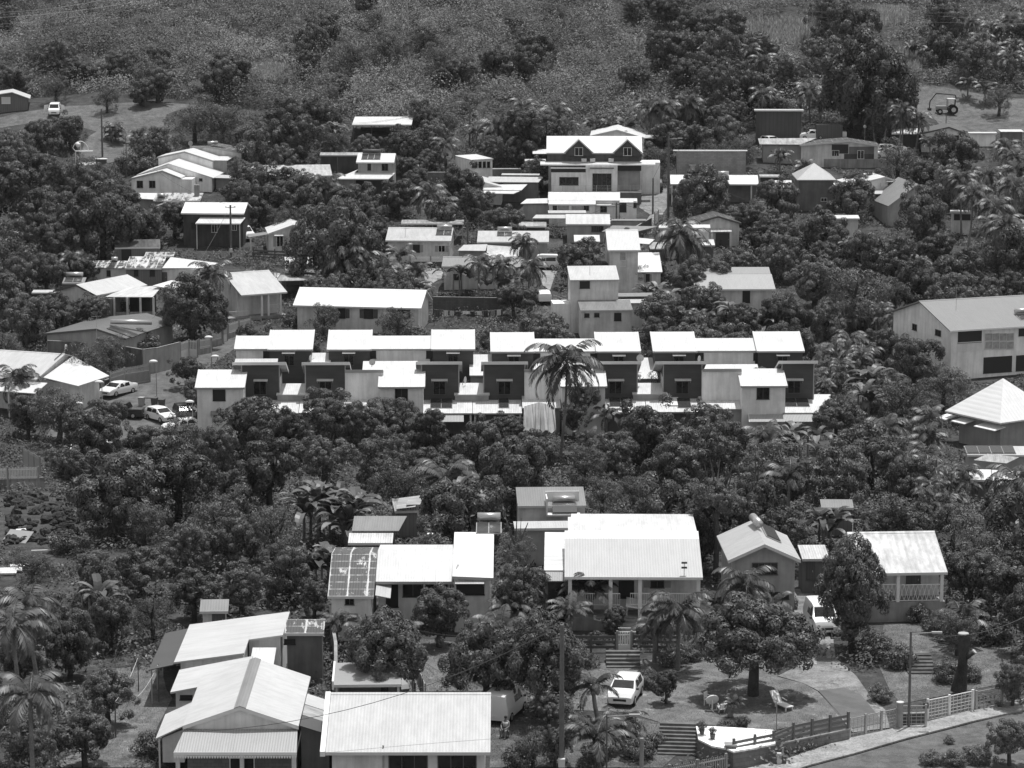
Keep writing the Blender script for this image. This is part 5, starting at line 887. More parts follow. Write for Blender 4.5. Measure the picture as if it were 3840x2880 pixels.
patch('lane', [P('F',1420,235),P('F',1585,240),P('F',1560,320),P('F',1450,380),P('F',1420,320)], PAVE, .05); patch('lane', [P('G',170,250),P('G',420,260),P('G',400,300),P('G',360,420),P('G',300,380),P('G',270,300)], PAVE, .05)
patch('grass_track', [P('G',310,540),P('G',380,580),P('G',520,700),P('G',420,760),P('G',250,720)], GRASS, .04); patch('driveway', [P('C',1130,920),P('C',1330,900),P('C',1330,1060),P('C',1240,1180),P('C',1200,1280),P('C',1100,1260),P('C',1190,1120),P('C',1100,1060)], GRAV, .05)
patch('meadow', [P('A',-60,330),P('A',240,260),P('A',560,220),P('A',1650,210),P('A',1380,290),P('A',1350,420),P('A',1440,470),P('A',1240,560),P('A',1120,660),P('A',900,690),P('A',660,640),P('A',720,480),P('A',800,430),P('A',420,340),P('A',0,400)], GRASS, .04)
patch('sports_court', [P('A',640,690),P('A',810,685),P('A',820,700),P('A',700,712)], plain(.5), .08); patch('lane', [P('A',860,850),P('A',1060,740),P('A',1230,610),P('A',1260,650),P('A',1120,760),P('A',930,860)], ASPHL, .06)
patch('tractor_field', [P('W',1470,530),P('W',1650,560),P('W',1760,580),P('W',2260,640),P('W',2260,860),P('W',1700,850),P('W',1640,780),P('W',1500,730)], GRASS, .04)
patch('dirt_strip', [P('D',1700,370),P('D',2260,345),P('D',2260,430),P('D',1760,425)], ASPHL, .06)
patch('pale_grass_field', [P('W',410,130),P('W',850,135),P('W',860,230),P('W',700,290),P('W',430,260)], TALLG, .05); patch('pale_grass_field', [P('W',1180,70),P('W',1470,50),P('W',1460,150),P('W',1200,180)], TALLG, .05); patch('pale_grass_field', [P('W',1060,300),P('W',1500,330),P('W',1560,470),P('W',1060,440)], TALLG, .05)
patch('pale_grass_field', [P('U',1600,432),P('U',1860,440),P('U',1800,540),P('U',1660,530)], TALLG, .05); patch('pale_grass_field', [P('U',1230,560),P('U',1600,560),P('U',1560,590),P('U',1240,600)], TALLG, .05)
patch('car_park', [P('D',360,495),P('D',690,490),P('D',690,510),P('D',340,520)], GRAV, .05); patch('car_park', [P('D',980,640),P('D',1230,600),P('D',1240,650),P('D',990,660)], GRAV, .05)
patch('bare_ground', [P('I',-20,900),P('I',150,740),P('I',330,640),P('I',600,780),P('I',640,1100),P('I',560,1150),P('I',400,1200),P('I',-20,1250)], DIRT, .04)
# light
w = bpy.data.worlds.new('World'); S.world = w; w.use_nodes = True; nt = w.node_tree; nt.nodes.clear()
SE, SAZ = 77.0, 37.0     # elevation; azimuth from +Y towards +X
sky = nt.nodes.new('ShaderNodeTexSky'); sky.sky_type = 'NISHITA'; sky.sun_disc = False; sky.sun_elevation = R(SE); sky.sun_rotation = R(SAZ)
bw = nt.nodes.new('ShaderNodeRGBToBW'); bg = nt.nodes.new('ShaderNodeBackground'); bg.inputs[1].default_value = .15; ow = nt.nodes.new('ShaderNodeOutputWorld')
nt.links.new(sky.outputs[0], bw.inputs[0]); nt.links.new(bw.outputs[0], bg.inputs[0]); nt.links.new(bg.outputs[0], ow.inputs[0])
sl = bpy.data.lights.new('sun', 'SUN'); sl.energy = 3.0; sl.angle = R(.5); sl.color = (1, 1, 1); so = bpy.data.objects.new('sun', sl); COL.objects.link(so)
sd = Vector((math.cos(R(SE))*math.sin(R(SAZ)), math.cos(R(SE))*math.cos(R(SAZ)), math.sin(R(SE)))); so.rotation_euler = sd.to_track_quat('Z', 'Y').to_euler()
cm = bpy.data.cameras.new('camera'); cm.sensor_width = 36; cm.lens = FP/3840*36; cm.clip_start = 1; cm.clip_end = 6000
co_ = bpy.data.objects.new('camera', cm); COL.objects.link(co_); co_.location = (0, 0, CH); co_.rotation_euler = (R(90)-TH, 0, 0); S.camera = co_
S.view_settings.view_transform = 'Standard'; S.view_settings.look = 'None'; S.view_settings.exposure = .48; S.view_settings.gamma = 1
S.cycles.max_bounces = 6; S.cycles.diffuse_bounces = 3; S.cycles.transparent_max_bounces = 4

HAZE = True
if HAZE:
    hm = bpy.data.materials.new('haze_air'); hm.use_nodes = True; nt = hm.node_tree; nt.nodes.clear(); pv = nt.nodes.new('ShaderNodeVolumePrincipled'); pv.inputs['Color'].default_value = g4(.9); pv.inputs['Density'].default_value = .00003; pv.inputs['Anisotropy'].default_value = .2; oo = nt.nodes.new('ShaderNodeOutputMaterial'); nt.links.new(pv.outputs[0], oo.inputs['Volume'])
    o = MB().box(-1600, 1600, -200, 3100, -120, 560).build('haze', hm); tag(o, 'faint pale haze over the valley', 'haze', kind='stuff'); S.cycles.volume_bounces = 0
# ================================================================== VEGETATION
def unit(v): return v/np.maximum(np.linalg.norm(v, axis=-1, keepdims=True), 1e-6)
def leaves(c, nrm, L, W, rng):
    """rhombic leaves: centres, facing directions, lengths, widths -> verts (n*4,3), quads"""
    n = len(c); t = unit(np.cross(nrm, rng.normal(size=(n, 3)))); b = np.cross(nrm, t); L = np.broadcast_to(L, n)[:, None]; W = np.broadcast_to(W, n)[:, None]
    v = np.stack([c-t*L/2, c+b*W/2-nrm*.08*L, c+t*L/2, c-b*W/2-nrm*.08*L], 1).reshape(-1, 3); return v, np.arange(4*n).reshape(n, 4)
def crown(seed, Rr, flat=.8, nc=60, per=120, ls=.3, lw=.5, rc=.3, up=.45, core=500, droop=0.0, low=-.95, lobes=0):
    rng = np.random.default_rng(seed); P_, N_ = [], []
    k = 0; cs = []; LB = []
    for i in range(lobes):
        a = i*2.4+rng.normal()*.3; e = rng.uniform(.15, .62); LB.append((np.array([math.cos(a)*e, math.sin(a)*e, rng.uniform(-.25, .5)])*Rr*np.array([1, 1, flat]), Rr*rng.uniform(.36, .52)))
    while len(cs) < nc:
        d = unit(rng.normal(size=3)); 
        if d[2] < low: continue
        if lobes and rng.random() < .85:
            lc, lr = LB[rng.integers(lobes)]; q = lc+d*lr*.8*np.array([1, 1, .9])
            if all(np.linalg.norm(q-o) > Rr*rc*.5 for o in cs) and not any(np.linalg.norm(q-c2) < r2*.62 for c2, r2 in LB): cs.append(q)
            k += 1
            if k > 4000: break
            continue
        lump = 1+.22*math.sin(3*d[0]+seed)*math.cos(4*d[1]+2*seed)+.1*rng.normal()
        q = d*Rr*(1-rc)*lump*np.array([1, 1, flat]); q[2] += .0
        if all(np.linalg.norm(q-o) > Rr*rc*.62 for o in cs[-40:]) or rng.random() < .12: cs.append(q)
        k += 1
        if k > 6000: break
    for q in cs:
        r = Rr*rc*rng.uniform(.75, 1.2); n = int(per*(r/(Rr*rc))**2); d = unit(rng.normal(size=(n, 3))); out = unit(q+np.array([0, 0, Rr*.3]))
        d = unit(d+out*.55); rad = r*(1-.35*rng.random(n)**2)[:, None]; P_.append(q+d*rad*np.array([1, 1, .85])); N_.append(unit(d+np.array([0, 0, up*.6])+.2*rng.normal(size=(n, 3))))
    d = unit(rng.normal(size=(core, 3))); P_.append(d*(Rr*.62*rng.random((core, 1))**.4)*np.array([1, 1, flat])); N_.append(unit(rng.normal(size=(core, 3))))
    P_ = np.concatenate(P_); N_ = np.concatenate(N_); n = len(P_); L = ls*rng.uniform(.7, 1.3, n); L[-core:] *= 2.2
    if droop: N_ = unit(N_+np.array([0, 0, -droop])*0)
    v, q = leaves(P_, N_, L, L*lw, rng); tint = rng.beta(2, 3, n); tint[rng.random(n) < .03] = 1; return v, q, tint
CM = {}
LFM = []
LFM = [leaf_mat('dark_mango_leaf', .098, .06, .2), leaf_mat('green_leaf', .12, .08, .2), leaf_mat('pale_leaf', .13, .12, .2), leaf_mat('palm_leaf', .115, .15, .5), leaf_mat('banana_leaf', .16, .25, .4), leaf_mat('scrub_leaf', .145, .15, .2), leaf_mat('blossom', .6, .3, .2)]
def crown_mesh(key, *a, **k):
    v, q, t = crown(*a, **k); me = quads_mesh(key, v, q, tint=t); CM[key] = me; return me
for i in range(4): crown_mesh(f'mango{i}', 11+i, 4.0, (.8,1.0,.9,1.15)[i], 85, 190, .3, .42, .19, .3, 500, lobes=7).materials.append(LFM[0])
for i in range(3): crown_mesh(f'lychee{i}', 21+i, 4.0, (.75,.95,1.1)[i], 120, 130, .26, .45, .155, .35, 500, lobes=9).materials.append(LFM[1])
for i in range(2): crown_mesh(f'airy{i}', 31+i, 4.0, .85, 80, 110, .22, .4, .2, .3, 250, lobes=6).materials.append(LFM[2])
for i in range(2): crown_mesh(f'dome{i}', 91+i, 4.0, (.72, .95)[i], 150, 150, .26, .45, .17, .35, 600, low=-.45).materials.append(LFM[0])
for i in range(2): crown_mesh(f'dark{i}', 41+i, 4.0, 1.1, 100, 170, .28, .45, .18, .3, 500, lobes=8).materials.append(LFM[0])
for i in range(3): crown_mesh(f'bush{i}', 51+i, 1.6, .75, 36, 75, .2, .45, .33, .4, 140).materials.append(LFM[1+i % 2])
def trunk_mesh(key, seed, h=2.6, Rr=4.0, r=.26):
    rng = random.Random(seed); m = MB(); p0 = Vector((0, 0, -1.2-h)); r *= 1.35; pts = [p0]
    for i in range(4): pts.append(pts[-1]+Vector((rng.uniform(-.15, .15), rng.uniform(-.15, .15), (h+1.4)/4)))
    for i in range(4): m.tube(pts[i], pts[i+1], r*(1.25-.12*i), r*(1.25-.12*(i+1)), 8, False)
    for k in range(7):
        a = k*.9+rng.random(); d = Vector((math.cos(a), math.sin(a), rng.uniform(.35, 1.0))).normalized(); s = pts[3+(k % 2)]; e = s+d*Rr*.45; e2 = e+(d+Vector((rng.uniform(-.4,.4), rng.uniform(-.4,.4), .3))).normalized()*Rr*.3
        m.tube(s, e, r*.5, r*.3, 6, False).tube(e, e2, r*.3, r*.12, 5, False)
    me = m.mesh(key, True); me.materials.append(BARK); CM[key] = me
for i in range(3): trunk_mesh(f'trunk{i}', i)
def frond(L, n, rng, lift, az, leaflet=.7, droop=1.0, twist=.35):
    """verts/quads of one pinnate leaf starting at the origin"""
    V, Q = [], []; ca, sa = math.cos(az), math.sin(az); out = np.array([ca, sa, 0.]); side = np.array([-sa, ca, 0.]); pts = []; th = lift; q = np.zeros(3); st = L/14
    for i in range(15): pts.append(q.copy()); q = q+st*(out*math.cos(th)+np.array([0, 0, math.sin(th)])); th -= droop*(.09+.011*i)
    pts = np.array(pts)
    def at(s): f = s*14; i = min(int(f), 13); return pts[i]+(pts[i+1]-pts[i])*(f-i), unit(pts[i+1]-pts[i])
    for i in range(14):
        w = .035*(1-i/15); k = len(V); V += [pts[i]+side*w, pts[i]-side*w, pts[i+1]-side*w, pts[i+1]+side*w]; Q.append((k, k+1, k+2, k+3))
    for i in range(n):
        s = .12+.87*i/n; c, t = at(s); ll = leaflet*math.sin(math.pi*(.15+.8*s))**.7*rng.uniform(.85, 1.1)
        for sg in (-1, 1):
            d = unit(side*sg*.8+t*.55+np.array([0, 0, -twist-.35*rng.random()])); e = c+d*ll; e[2] -= .12*ll; w = t*.06*(L/3.4); k = len(V); m = c+d*ll*.55; V += [c-w, m-w*1.4, e, m+w*1.4]; Q.append((k, k+1, k+2, k+3))
    return V, Q
def palm_mesh(key, seed, nf=20, L=3.4, leaflet=.8, n=34, mat=3, lo=-.5, hi=1.35, droop=1.0, wind=.35):
    rng = np.random.default_rng(seed); V, Q = [], []
    for i in range(nf):
        f = i/nf; lift = hi-(hi-lo)*f+rng.normal()*.08; az = i*2.4+rng.normal()*.15; az += wind*math.sin(az)*-.6
        v, q = frond(L*rng.uniform(.85, 1.1), n, rng, lift, az, leaflet, droop); o = len(V); V += v; Q += [tuple(o+k for k in z) for z in q]
    me = quads_mesh(key, np.array(V), np.array(Q), tint=np.repeat(rng.beta(2, 3, len(Q)//8+1), 8)[:len(Q)]); me.materials.append(LFM[mat]); CM[key] = me
for i in range(3): palm_mesh(f'palm{i}', 61+i, 19, 3.5, .85, 24)
palm_mesh('youngpalm0', 71, 13, 2.6, .6, 30, lo=.2, hi=1.4, droop=.8); palm_mesh('youngpalm1', 72, 12, 2.6, .6, 30, lo=.1, hi=1.4, droop=.9)
def ptrunk(key, h, r=.14, lean=.5):
    m = MB(); pts = [Vector((lean*(1-s)**2*-1.0, 0, -h*(1-s))) for s in [i/7 for i in range(8)]]
    pts[0] += Vector((0, 0, -.5))
    for i, (a, b) in enumerate(zip(pts, pts[1:])): m.tube(a, b, r*(1.5 if i == 0 else 1.1-.04*i), r*(1.1-.04*(i+1)), 8, False)
    m.ball((0, 0, -.15), .26, 8, 5)
    for k in range(5): m.ball((.28*math.cos(k*1.3), .28*math.sin(k*1.3), -.35), .13, 6, 4)
    me = m.mesh(key, True); me.materials.append(BARKL); CM[key] = me
for h in (2, 4, 6, 8, 10): ptrunk(f'ptrunk{h}', h, lean=.2+.08*h)
def areca_mesh(key, seed):
    rng = np.random.default_rng(seed); V, Q = [], []
    for k in range(9):
        base = np.array([rng.normal()*.9, rng.normal()*.9, rng.uniform(-1.6, .6)])
        for i in range(9):
            v, q = frond(rng.uniform(1.6, 2.3), 20, rng, rng.uniform(.3, 1.35), i*2.4+k+rng.normal()*.2, .5, 1.1); o = len(V); V += [x+base for x in v]; Q += [tuple(o+j for j in z) for z in q]
    me = quads_mesh(key, np.array(V), np.array(Q), tint=rng.beta(2, 3, len(Q))); me.materials.append(LFM[3]); CM[key] = me
areca_mesh('areca0', 5); areca_mesh('areca1', 6)
def banana_mesh(key, seed, ns=4):
    rng = np.random.default_rng(seed); V, Q = [], []
    for s in range(ns):
        bx, by, bz = rng.normal()*.8, rng.normal()*.8, rng.uniform(-.6, .3)
        for i in range(8):
            az = i*2.4+s+rng.normal()*.2; lift = rng.uniform(.5, 1.45); L = rng.uniform(1.7, 2.5); W = rng.uniform(.24, .34); out = np.array([math.cos(az), math.sin(az), 0]); side = np.array([-math.sin(az), math.cos(az), 0]); q = np.array([bx, by, bz]); th = lift; rows = []
            for j in range(9):
                w = W*min(1, j*.6)*(1 if j < 7 else (.7 if j == 7 else .1)); up = np.array([0, 0, .35*w]); rows.append((q+side*w+up, q.copy(), q-side*w+up)); q = q+L/8*(out*math.cos(th)+np.array([0, 0, math.sin(th)])); th -= .14+.05*j*rng.random()
            for a, b in zip(rows, rows[1:]):
                k = len(V); V += [a[0], a[1], b[1], b[0], a[1], a[2], b[2], b[1]]; Q += [(k, k+1, k+2, k+3), (k+4, k+5, k+6, k+7)]
    me = quads_mesh(key, np.array(V), np.array(Q), tint=np.repeat(rng.beta(2, 2.5, ns*8), 16)); me.materials.append(LFM[4]); CM[key] = me
for i in range(3): banana_mesh(f'banana{i}', 81+i, 3+i)
m_ = MB(); [m_.tube((x, y, -2.8), (x*.9, y*.9, .2), .13, .07, 7, False) for x, y in ((.4, .3), (-.6, .1), (.1, -.6))]; CM['bstem'] = m_.mesh('bstem', True); CM['bstem'].materials.append(BARKL)
def fan_mesh(key, seed):
    rng = np.random.default_rng(seed); V, Q = [], []
    for i in range(22):
        az = i*2.4; lift = 1.35-1.5*i/22; out = np.array([math.cos(az)*math.cos(lift), math.sin(az)*math.cos(lift), math.sin(lift)]); side = np.array([-math.sin(az), math.cos(az), 0]); nrm = np.cross(side, out); c = out*1.2; k = len(V)
        V += [side*.02, -side*.02, c-side*.02, c+side*.02]; Q.append((k, k+1, k+2, k+3))
        for j in range(17):
            a = (j-8)*.16; d = out*math.cos(a)+side*math.sin(a)-nrm*.1*abs(a)-np.array([0, 0, .15]); e = c+d*1.15; w = np.cross(nrm, d)*.045; m = c+d*.6; k = len(V); V += [c, m-w, e, m+w]; Q.append((k, k+1, k+2, k+3))
    me = quads_mesh(key, np.array(V), np.array(Q), tint=rng.beta(2, 3, len(Q))); me.materials.append(LFM[3]); CM[key] = me
fan_mesh('fan0', 3)
# ---- landmarks for telling plants apart (overview units)
LM = [(880,1560,'bottom white ribbed roof'), (520,1500,'bottom left gabled house'), (520,1390,'notched pale roof'), (870,1210,'mottled roof house'), (1370,1190,'large veranda house'), (1640,1180,'two storey gable house'), (1930,1210,'lattice porch house'), (1190,1090,'boxy grey annex'), (870,1110,'tin shack'),
      (1355,1490,'white hatchback'), (1775,1330,'white panel van'), (1500,1600,'front garden stairs'), (1700,1600,'slatted roadside wall'), (2100,1510,'mesh fence'), (1965,1450,'roadside lamp post'), (2120,1600,'corner of the road'), (280,1480,'clothesline lawn'), (50,1160,'rock heap'), (30,1010,'small picket deck'),
      (470,850,'first white terrace box'), (860,860,'second white terrace box'), (1220,860,'terrace coconut palm'), (1640,860,'last white terrace box'), (650,730,'back terrace left end'), (1170,730,'back terrace middle'), (1680,730,'back terrace right end'), (254,838,'white saloon car'), (350,900,'car park'), (80,780,'corner house'), (220,720,'dull grey roof house'), (240,630,'veranda farmhouse'), (330,575,'peeling roof farmhouse'), (560,630,'railed porch house'),
      (780,650,'long bright roof house'), (1000,660,'laundry yard'), (1290,640,'plain two storey block'), (1345,540,'white tower house'), (1590,600,'wide grey bungalow'), (2100,700,'grid window house'), (2130,880,'hip roofed house'), (2140,990,'solar panel roof'), (1170,570,'side parked van'), (1040,580,'young coconut palms house'), (930,510,'cream picket bungalow'), (1090,510,'drooping awning house'),
      (610,510,'shuttered cream house'), (470,470,'dark walled house'), (400,370,'upper left white gables'), (190,340,'sports court'), (200,250,'meadow'), (30,220,'tin barn'), (820,360,'two storey rendered house'), (840,270,'flat sheet canopy'), (1020,355,'flat roofed box house'), (1060,400,'jumbled low roofs'), (1280,320,'dormer house'), (1300,380,'modern white house'), (1270,440,'white double roof cottage'), (1250,480,'checked roof house'), (1530,350,'big block wall'), (1540,395,'long roof with tank'), (1550,490,'arched door cottage'), (1480,500,'leaning palm house'),
      (1680,260,'dark tower shed'), (1800,320,'patchwork workshop'), (1765,395,'pyramid roof pavilion'), (1900,400,'air conditioned gable house'), (1960,420,'steep grey gable'), (2050,290,'dark roofed bungalow'), (2040,230,'tractor'), (2080,470,'hidden white walled house'), (1830,470,'glimpsed roof strip'), (860,80,'steel pylon'), (1690,80,'pale upper field'), (1900,100,'striped grass clearing')]
PLANTS = []
def place_label(px, py, base):
    x, y = px/1.736, py/1.736; best = min(LM, key=lambda l: (l[0]-x)**2+1.5*(l[1]-y)**2); dx, dy = x-best[0], y-best[1]
    if abs(dx) > 1.2*abs(dy): rel = 'right of' if dx > 0 else 'left of'
    else: rel = 'in front of' if dy > 0 else 'behind'
    return f'{base} {rel} the {best[2]}'
KINDS = dict(m=('mango_tree', 'tree', ['mango0','mango1','mango2','mango3'], 'dense round dark tree', 'dense dark broadleaf trees'), l=('lychee_tree', 'tree', ['lychee0','lychee1','lychee2'], 'domed knobbly tree', 'domed knobbly trees'), a=('feathery_tree', 'tree', ['airy0','airy1'], 'pale feathery tree', 'pale feathery trees'), d=('tall_tree', 'tree', ['dark0','dark1'], 'tall dark tree', 'tall dark trees'),
             s=('shrub', 'shrub', ['bush0','bush1','bush2'], 'leafy garden shrub', 'leafy shrubs'), c=('coconut_palm', 'palm', ['palm0','palm1','palm2'], 'coconut palm', 'coconut palms'), y=('young_palm', 'palm', ['youngpalm0','youngpalm1'], 'short young palm', 'short young palms'),
             r=('areca_palm', 'palm', ['areca0','areca1'], 'clumping cane palm', 'clumping cane palms'), n=('banana_plant', 'banana plant', ['banana0','banana1','banana2'], 'broad leaved banana plant', 'banana plants'), f=('fan_palm', 'palm', ['fan0'], 'stiff leaved fan palm', 'fan palms'))
prng = random.Random(99)
def child(name, me, root, scale=(1, 1, 1), loc=(0, 0, 0), rz=0):
    o = bpy.data.objects.new(name, me); COL.objects.link(o); o.parent = root; o.scale = scale; o.location = loc; o.rotation_euler = (0, 0, rz); return o
def plant(px, py, r=None, kind='m', h=None, Rm=None, label=None, force=False, key=None, tall=1.0):
    """r = crown radius in image units (or Rm metres); h = height of the crown centre above ground"""
    name, cat, keys, base, grp = KINDS[kind]; Y = 300.0
    for _ in range(25):
        s = FP/(math.hypot(Y, 55)); R_ = Rm if Rm else r/s; hh = h if h else {'s': .55*R_, 'n': 2.6, 'r': 2.6, 'f': 3, 'y': 2.2, 'c': 7}.get(kind, .85*R_+.4); Y2 = depth_for(px, py, hh); dn = abs(Y2-Y) < .2; Y = Y2 if dn else (Y+Y2)/2
        if dn: break
    W = pt(px, py, Y); g = zt(W.x, W.y); hh = W.z-g; sz = 'large' if R_ > 3.6 else ('small' if R_ < 2.2 else 'medium')
    if kind in 'mlad': lb = f'{sz} {base}'
    elif kind == 's': lb = base
    elif kind == 'c': lb = 'tall '+base if hh > 6.5 else 'mid height '+base
    else: lb = base
    me = CM[prng.choice(keys) if key is None else key]; rz = prng.uniform(0, 6.28)
    if kind == 's':
        k = R_/1.6; root = bpy.data.objects.new(name, me); COL.objects.link(root); root.location = (W.x, W.y, W.z); root.scale = (k, k, k*prng.uniform(.85, 1.2)); root.rotation_euler = (0, 0, rz); tag(root, None, cat, grp)
    else:
        root = thing(name, None, cat, (W.x, W.y, g), 0, grp)
        if kind in 'mlad':
            k = R_/4.0; kz = k*prng.uniform(.95, 1.3)*tall; child('crown', me, root, (k, k, kz), (0, 0, hh), rz); q = max(.35, hh/3.4); child('trunk', CM[f'trunk{prng.randrange(3)}'], root, (k, k, max(.25, hh/3.2)), (0, 0, hh), rz)
        elif kind == 'c':
            H = min((2, 4, 6, 8, 10), key=lambda q: abs(q-hh)); k = R_/3.3 if (Rm or r) else 1; child('fronds', me, root, (k,)*3, (0, 0, hh), rz); child('trunk', CM[f'ptrunk{H}'], root, (1, 1, hh/H), (0, 0, hh), rz+1)
        elif kind == 'y': k = R_/2.4; child('fronds', me, root, (k,)*3, (0, 0, hh-.6*k), rz); child('trunk', CM['ptrunk2'], root, (1, 1, max(.3, (hh-.5)/2)), (0, 0, hh-.6*k), rz)
        elif kind == 'n': k = R_/2.3; child('leaf_rosette', me, root, (k,)*3, (0, 0, hh-.5), rz); child('stem', CM['bstem'], root, (k, k, 1), (0, 0, hh-.4), rz)
        elif kind == 'r': k = R_/2.8; child('fronds', me, root, (k,)*3, (0, 0, hh), rz); child('stem', CM['bstem'], root, (k, k, 1), (0, 0, hh), rz)
        elif kind == 'f': k = R_/2.3; child('fronds', me, root, (k,)*3, (0, 0, hh), rz); child('trunk', CM['ptrunk4'], root, (1, 1, hh/4), (0, 0, hh), rz)
    lb = label or place_label(px, py, lb); PLANTS.append((root, lb, px, py, R_, FP/math.hypot(Y, 55)*R_)); return root
def Zp(x, y, r, kind='m', **k): return plant(x*1.736, y*1.736, r*1.736, kind, **k)
# hand placed
for x, y, r, k in [(950,1335,62,'d'),(1600,1110,72,'l'),(1500,985,78,'l'),(1400,960,76,'m'),(1330,985,60,'l'),(1262,1010,56,'a'),(1680,1030,80,'l'),(1560,960,62,'m'),(1880,985,92,'l'),(1960,1040,56,'m'),(1945,870,70,'a'),(1975,780,60,'m'),(2040,830,62,'a'),
                   (2130,1190,82,'a'),(2195,1260,70,'m'),(2060,1130,56,'l'),(2180,1090,55,'m'),(2100,900,45,'s'),(1455,1010,70,'m'),(1370,1060,44,'a'),(1300,1070,50,'a'),
                   (1095,940,46,'d'),(1030,965,62,'m'),(975,1035,66,'l'),(900,1010,62,'m'),(820,1010,70,'l'),(745,930,62,'m'),(790,915,55,'l'),(700,905,60,'m'),(545,930,76,'d'),(625,930,48,'m'),(700,990,62,'l'),(470,985,54,'m'),(390,960,62,'a'),(300,965,54,'m'),(230,915,48,'l'),(130,895,66,'a'),(60,900,48,'m'),(850,905,52,'l'),(920,930,50,'m'),(1165,905,30,'a'),(1370,885,32,'s'),
                   (430,1075,60,'a'),(520,1060,60,'m'),(590,1150,66,'a'),(500,1170,60,'m'),(400,1180,60,'l'),(310,1120,58,'a'),(300,1230,60,'m'),(210,1250,54,'l'),(420,1280,62,'m'),(520,1270,60,'l'),(620,1240,60,'m'),(680,1290,42,'l'),(330,1330,54,'a'),(240,1350,54,'m'),(380,1400,52,'s'),(150,1400,62,'m'),(230,1500,64,'l'),(180,1590,70,'m'),(70,1610,66,'l'),(330,1610,44,'s'),(110,1330,55,'l'),(40,1440,50,'m'),(70,1230,52,'a'),(150,1170,44,'s'),
                   (430,855,44,'l'),(405,800,40,'l'),(238,760,46,'a'),(305,745,46,'s'),(300,720,30,'s'),(175,790,56,'a'),(60,690,62,'l'),(120,680,52,'m'),(200,680,44,'d'),(260,665,24,'s'),(30,600,54,'m'),(100,590,50,'l'),(170,580,48,'m'),
                   (700,490,60,'l'),(220,500,76,'m'),(300,490,62,'m'),(150,470,62,'l'),(80,450,60,'m'),(30,520,55,'l'),(110,530,54,'m'),(60,370,58,'m'),(130,390,50,'l'),(200,410,50,'m'),(260,430,42,'l'),(30,320,50,'l'),(90,300,40,'m'),(150,290,36,'d'),(225,385,44,'a'),(275,355,32,'s'),(340,310,38,'l'),(310,330,30,'l'),(315,355,28,'s'),
                   (480,270,62,'a'),(420,260,52,'a'),(560,320,56,'m'),(620,250,52,'m'),(640,310,56,'m'),(690,250,44,'m'),(610,345,40,'l'),(720,310,40,'a'),(530,380,44,'l'),(600,410,55,'m'),(670,410,50,'l'),(560,440,50,'m'),(650,450,48,'m'),(760,440,52,'m'),(860,420,46,'m'),(900,400,34,'d'),(880,370,34,'d'),(930,300,46,'l'),(1000,410,48,'m'),(1020,440,44,'l'),(960,470,44,'m'),
                   (1090,480,44,'m'),(1260,570,52,'m'),(1108,645,42,'m'),(1160,370,40,'l'),(1450,300,48,'m'),(1420,290,30,'a'),(1200,300,36,'m'),(1130,330,34,'m'),
                   (1840,220,60,'d'),(2160,215,36,'a'),(1640,100,44,'m'),(1560,70,60,'m'),(1500,60,44,'m'),(1840,70,58,'m'),(2040,60,54,'m'),(1620,200,46,'m'),(1700,160,44,'l'),(1780,120,50,'l'),(2040,110,44,'m'),(1490,250,44,'m'),(1560,290,54,'m'),(1600,330,42,'a'),(160,160,34,'m'),(30,170,36,'m'),(120,190,34,'a'),(340,180,44,'m'),(310,200,30,'m'),(500,150,50,'m'),(230,210,34,'a'),
                   (1850,640,86,'a'),(1760,610,66,'l'),(1930,560,66,'l'),(1690,560,52,'l'),(1620,480,42,'m'),(1680,430,48,'m'),(1780,510,60,'m'),(1850,560,60,'m'),(1990,480,60,'m'),(2050,400,52,'l'),(1840,430,50,'m'),(1870,400,40,'m'),(1940,350,52,'a'),(2070,340,54,'m'),(1430,680,64,'m'),(1520,660,50,'l'),(1530,600,50,'m'),(1490,620,44,'m'),(1380,590,34,'a'),(1600,700,50,'l'),(1700,690,56,'m'),(1780,700,50,'m'),(1410,580,30,'s'),(1600,560,40,'s'),(1660,570,36,'s'),(2080,600,60,'m'),(1990,620,60,'m'),(2140,640,44,'l'),
                   (1440,1480,34,'d'),(1400,1470,30,'s'),(1150,1610,44,'a'),(1080,1500,40,'m'),(760,1480,46,'s'),(765,1580,20,'s'),(1940,1420,40,'s'),(1890,1400,44,'s'),(1900,1500,30,'s'),(2070,1360,54,'a'),(2190,1480,44,'m'),(2150,1370,40,'s'),(2050,1450,40,'s'),(1570,1570,22,'s'),(2010,1640,26,'s'),(2060,1640,30,'s'),(2110,1630,34,'s'),(2180,1600,50,'l'),(2050,1600,14,'s'),(1290,1620,40,'s'),(1380,1620,40,'s'),(1355,1570,34,'s'),(630,690,24,'s'),(700,690,38,'a'),(860,700,44,'a'),(900,720,30,'s'),
                   (1330,1340,30,'d'),(1240,1400,28,'s'),(1490,1412,30,'s'),(1260,1425,32,'s'),(1215,1470,36,'s'),(1185,1530,40,'l'),(1240,1565,36,'s'),(1200,1610,40,'l'),(1125,1640,40,'s'),(1275,1650,32,'s'),(2095,1458,28,'s'),(2020,1350,34,'s'),(1990,1330,30,'s'),(1330,1290,24,'s'),(1640,1300,30,'s'),(1560,1330,30,'a'),(1600,1560,16,'s'),(1560,1575,16,'s'),(720,1340,34,'s'),(740,1300,24,'s'),(690,1420,26,'s'),(1700,1300,26,'s'),(1420,1600,26,'s'),(1290,1380,22,'s'),(1450,1420,34,'s'),(1470,1410,30,'s'),(1400,1380,24,'s')]: Zp(x, y, r, k)
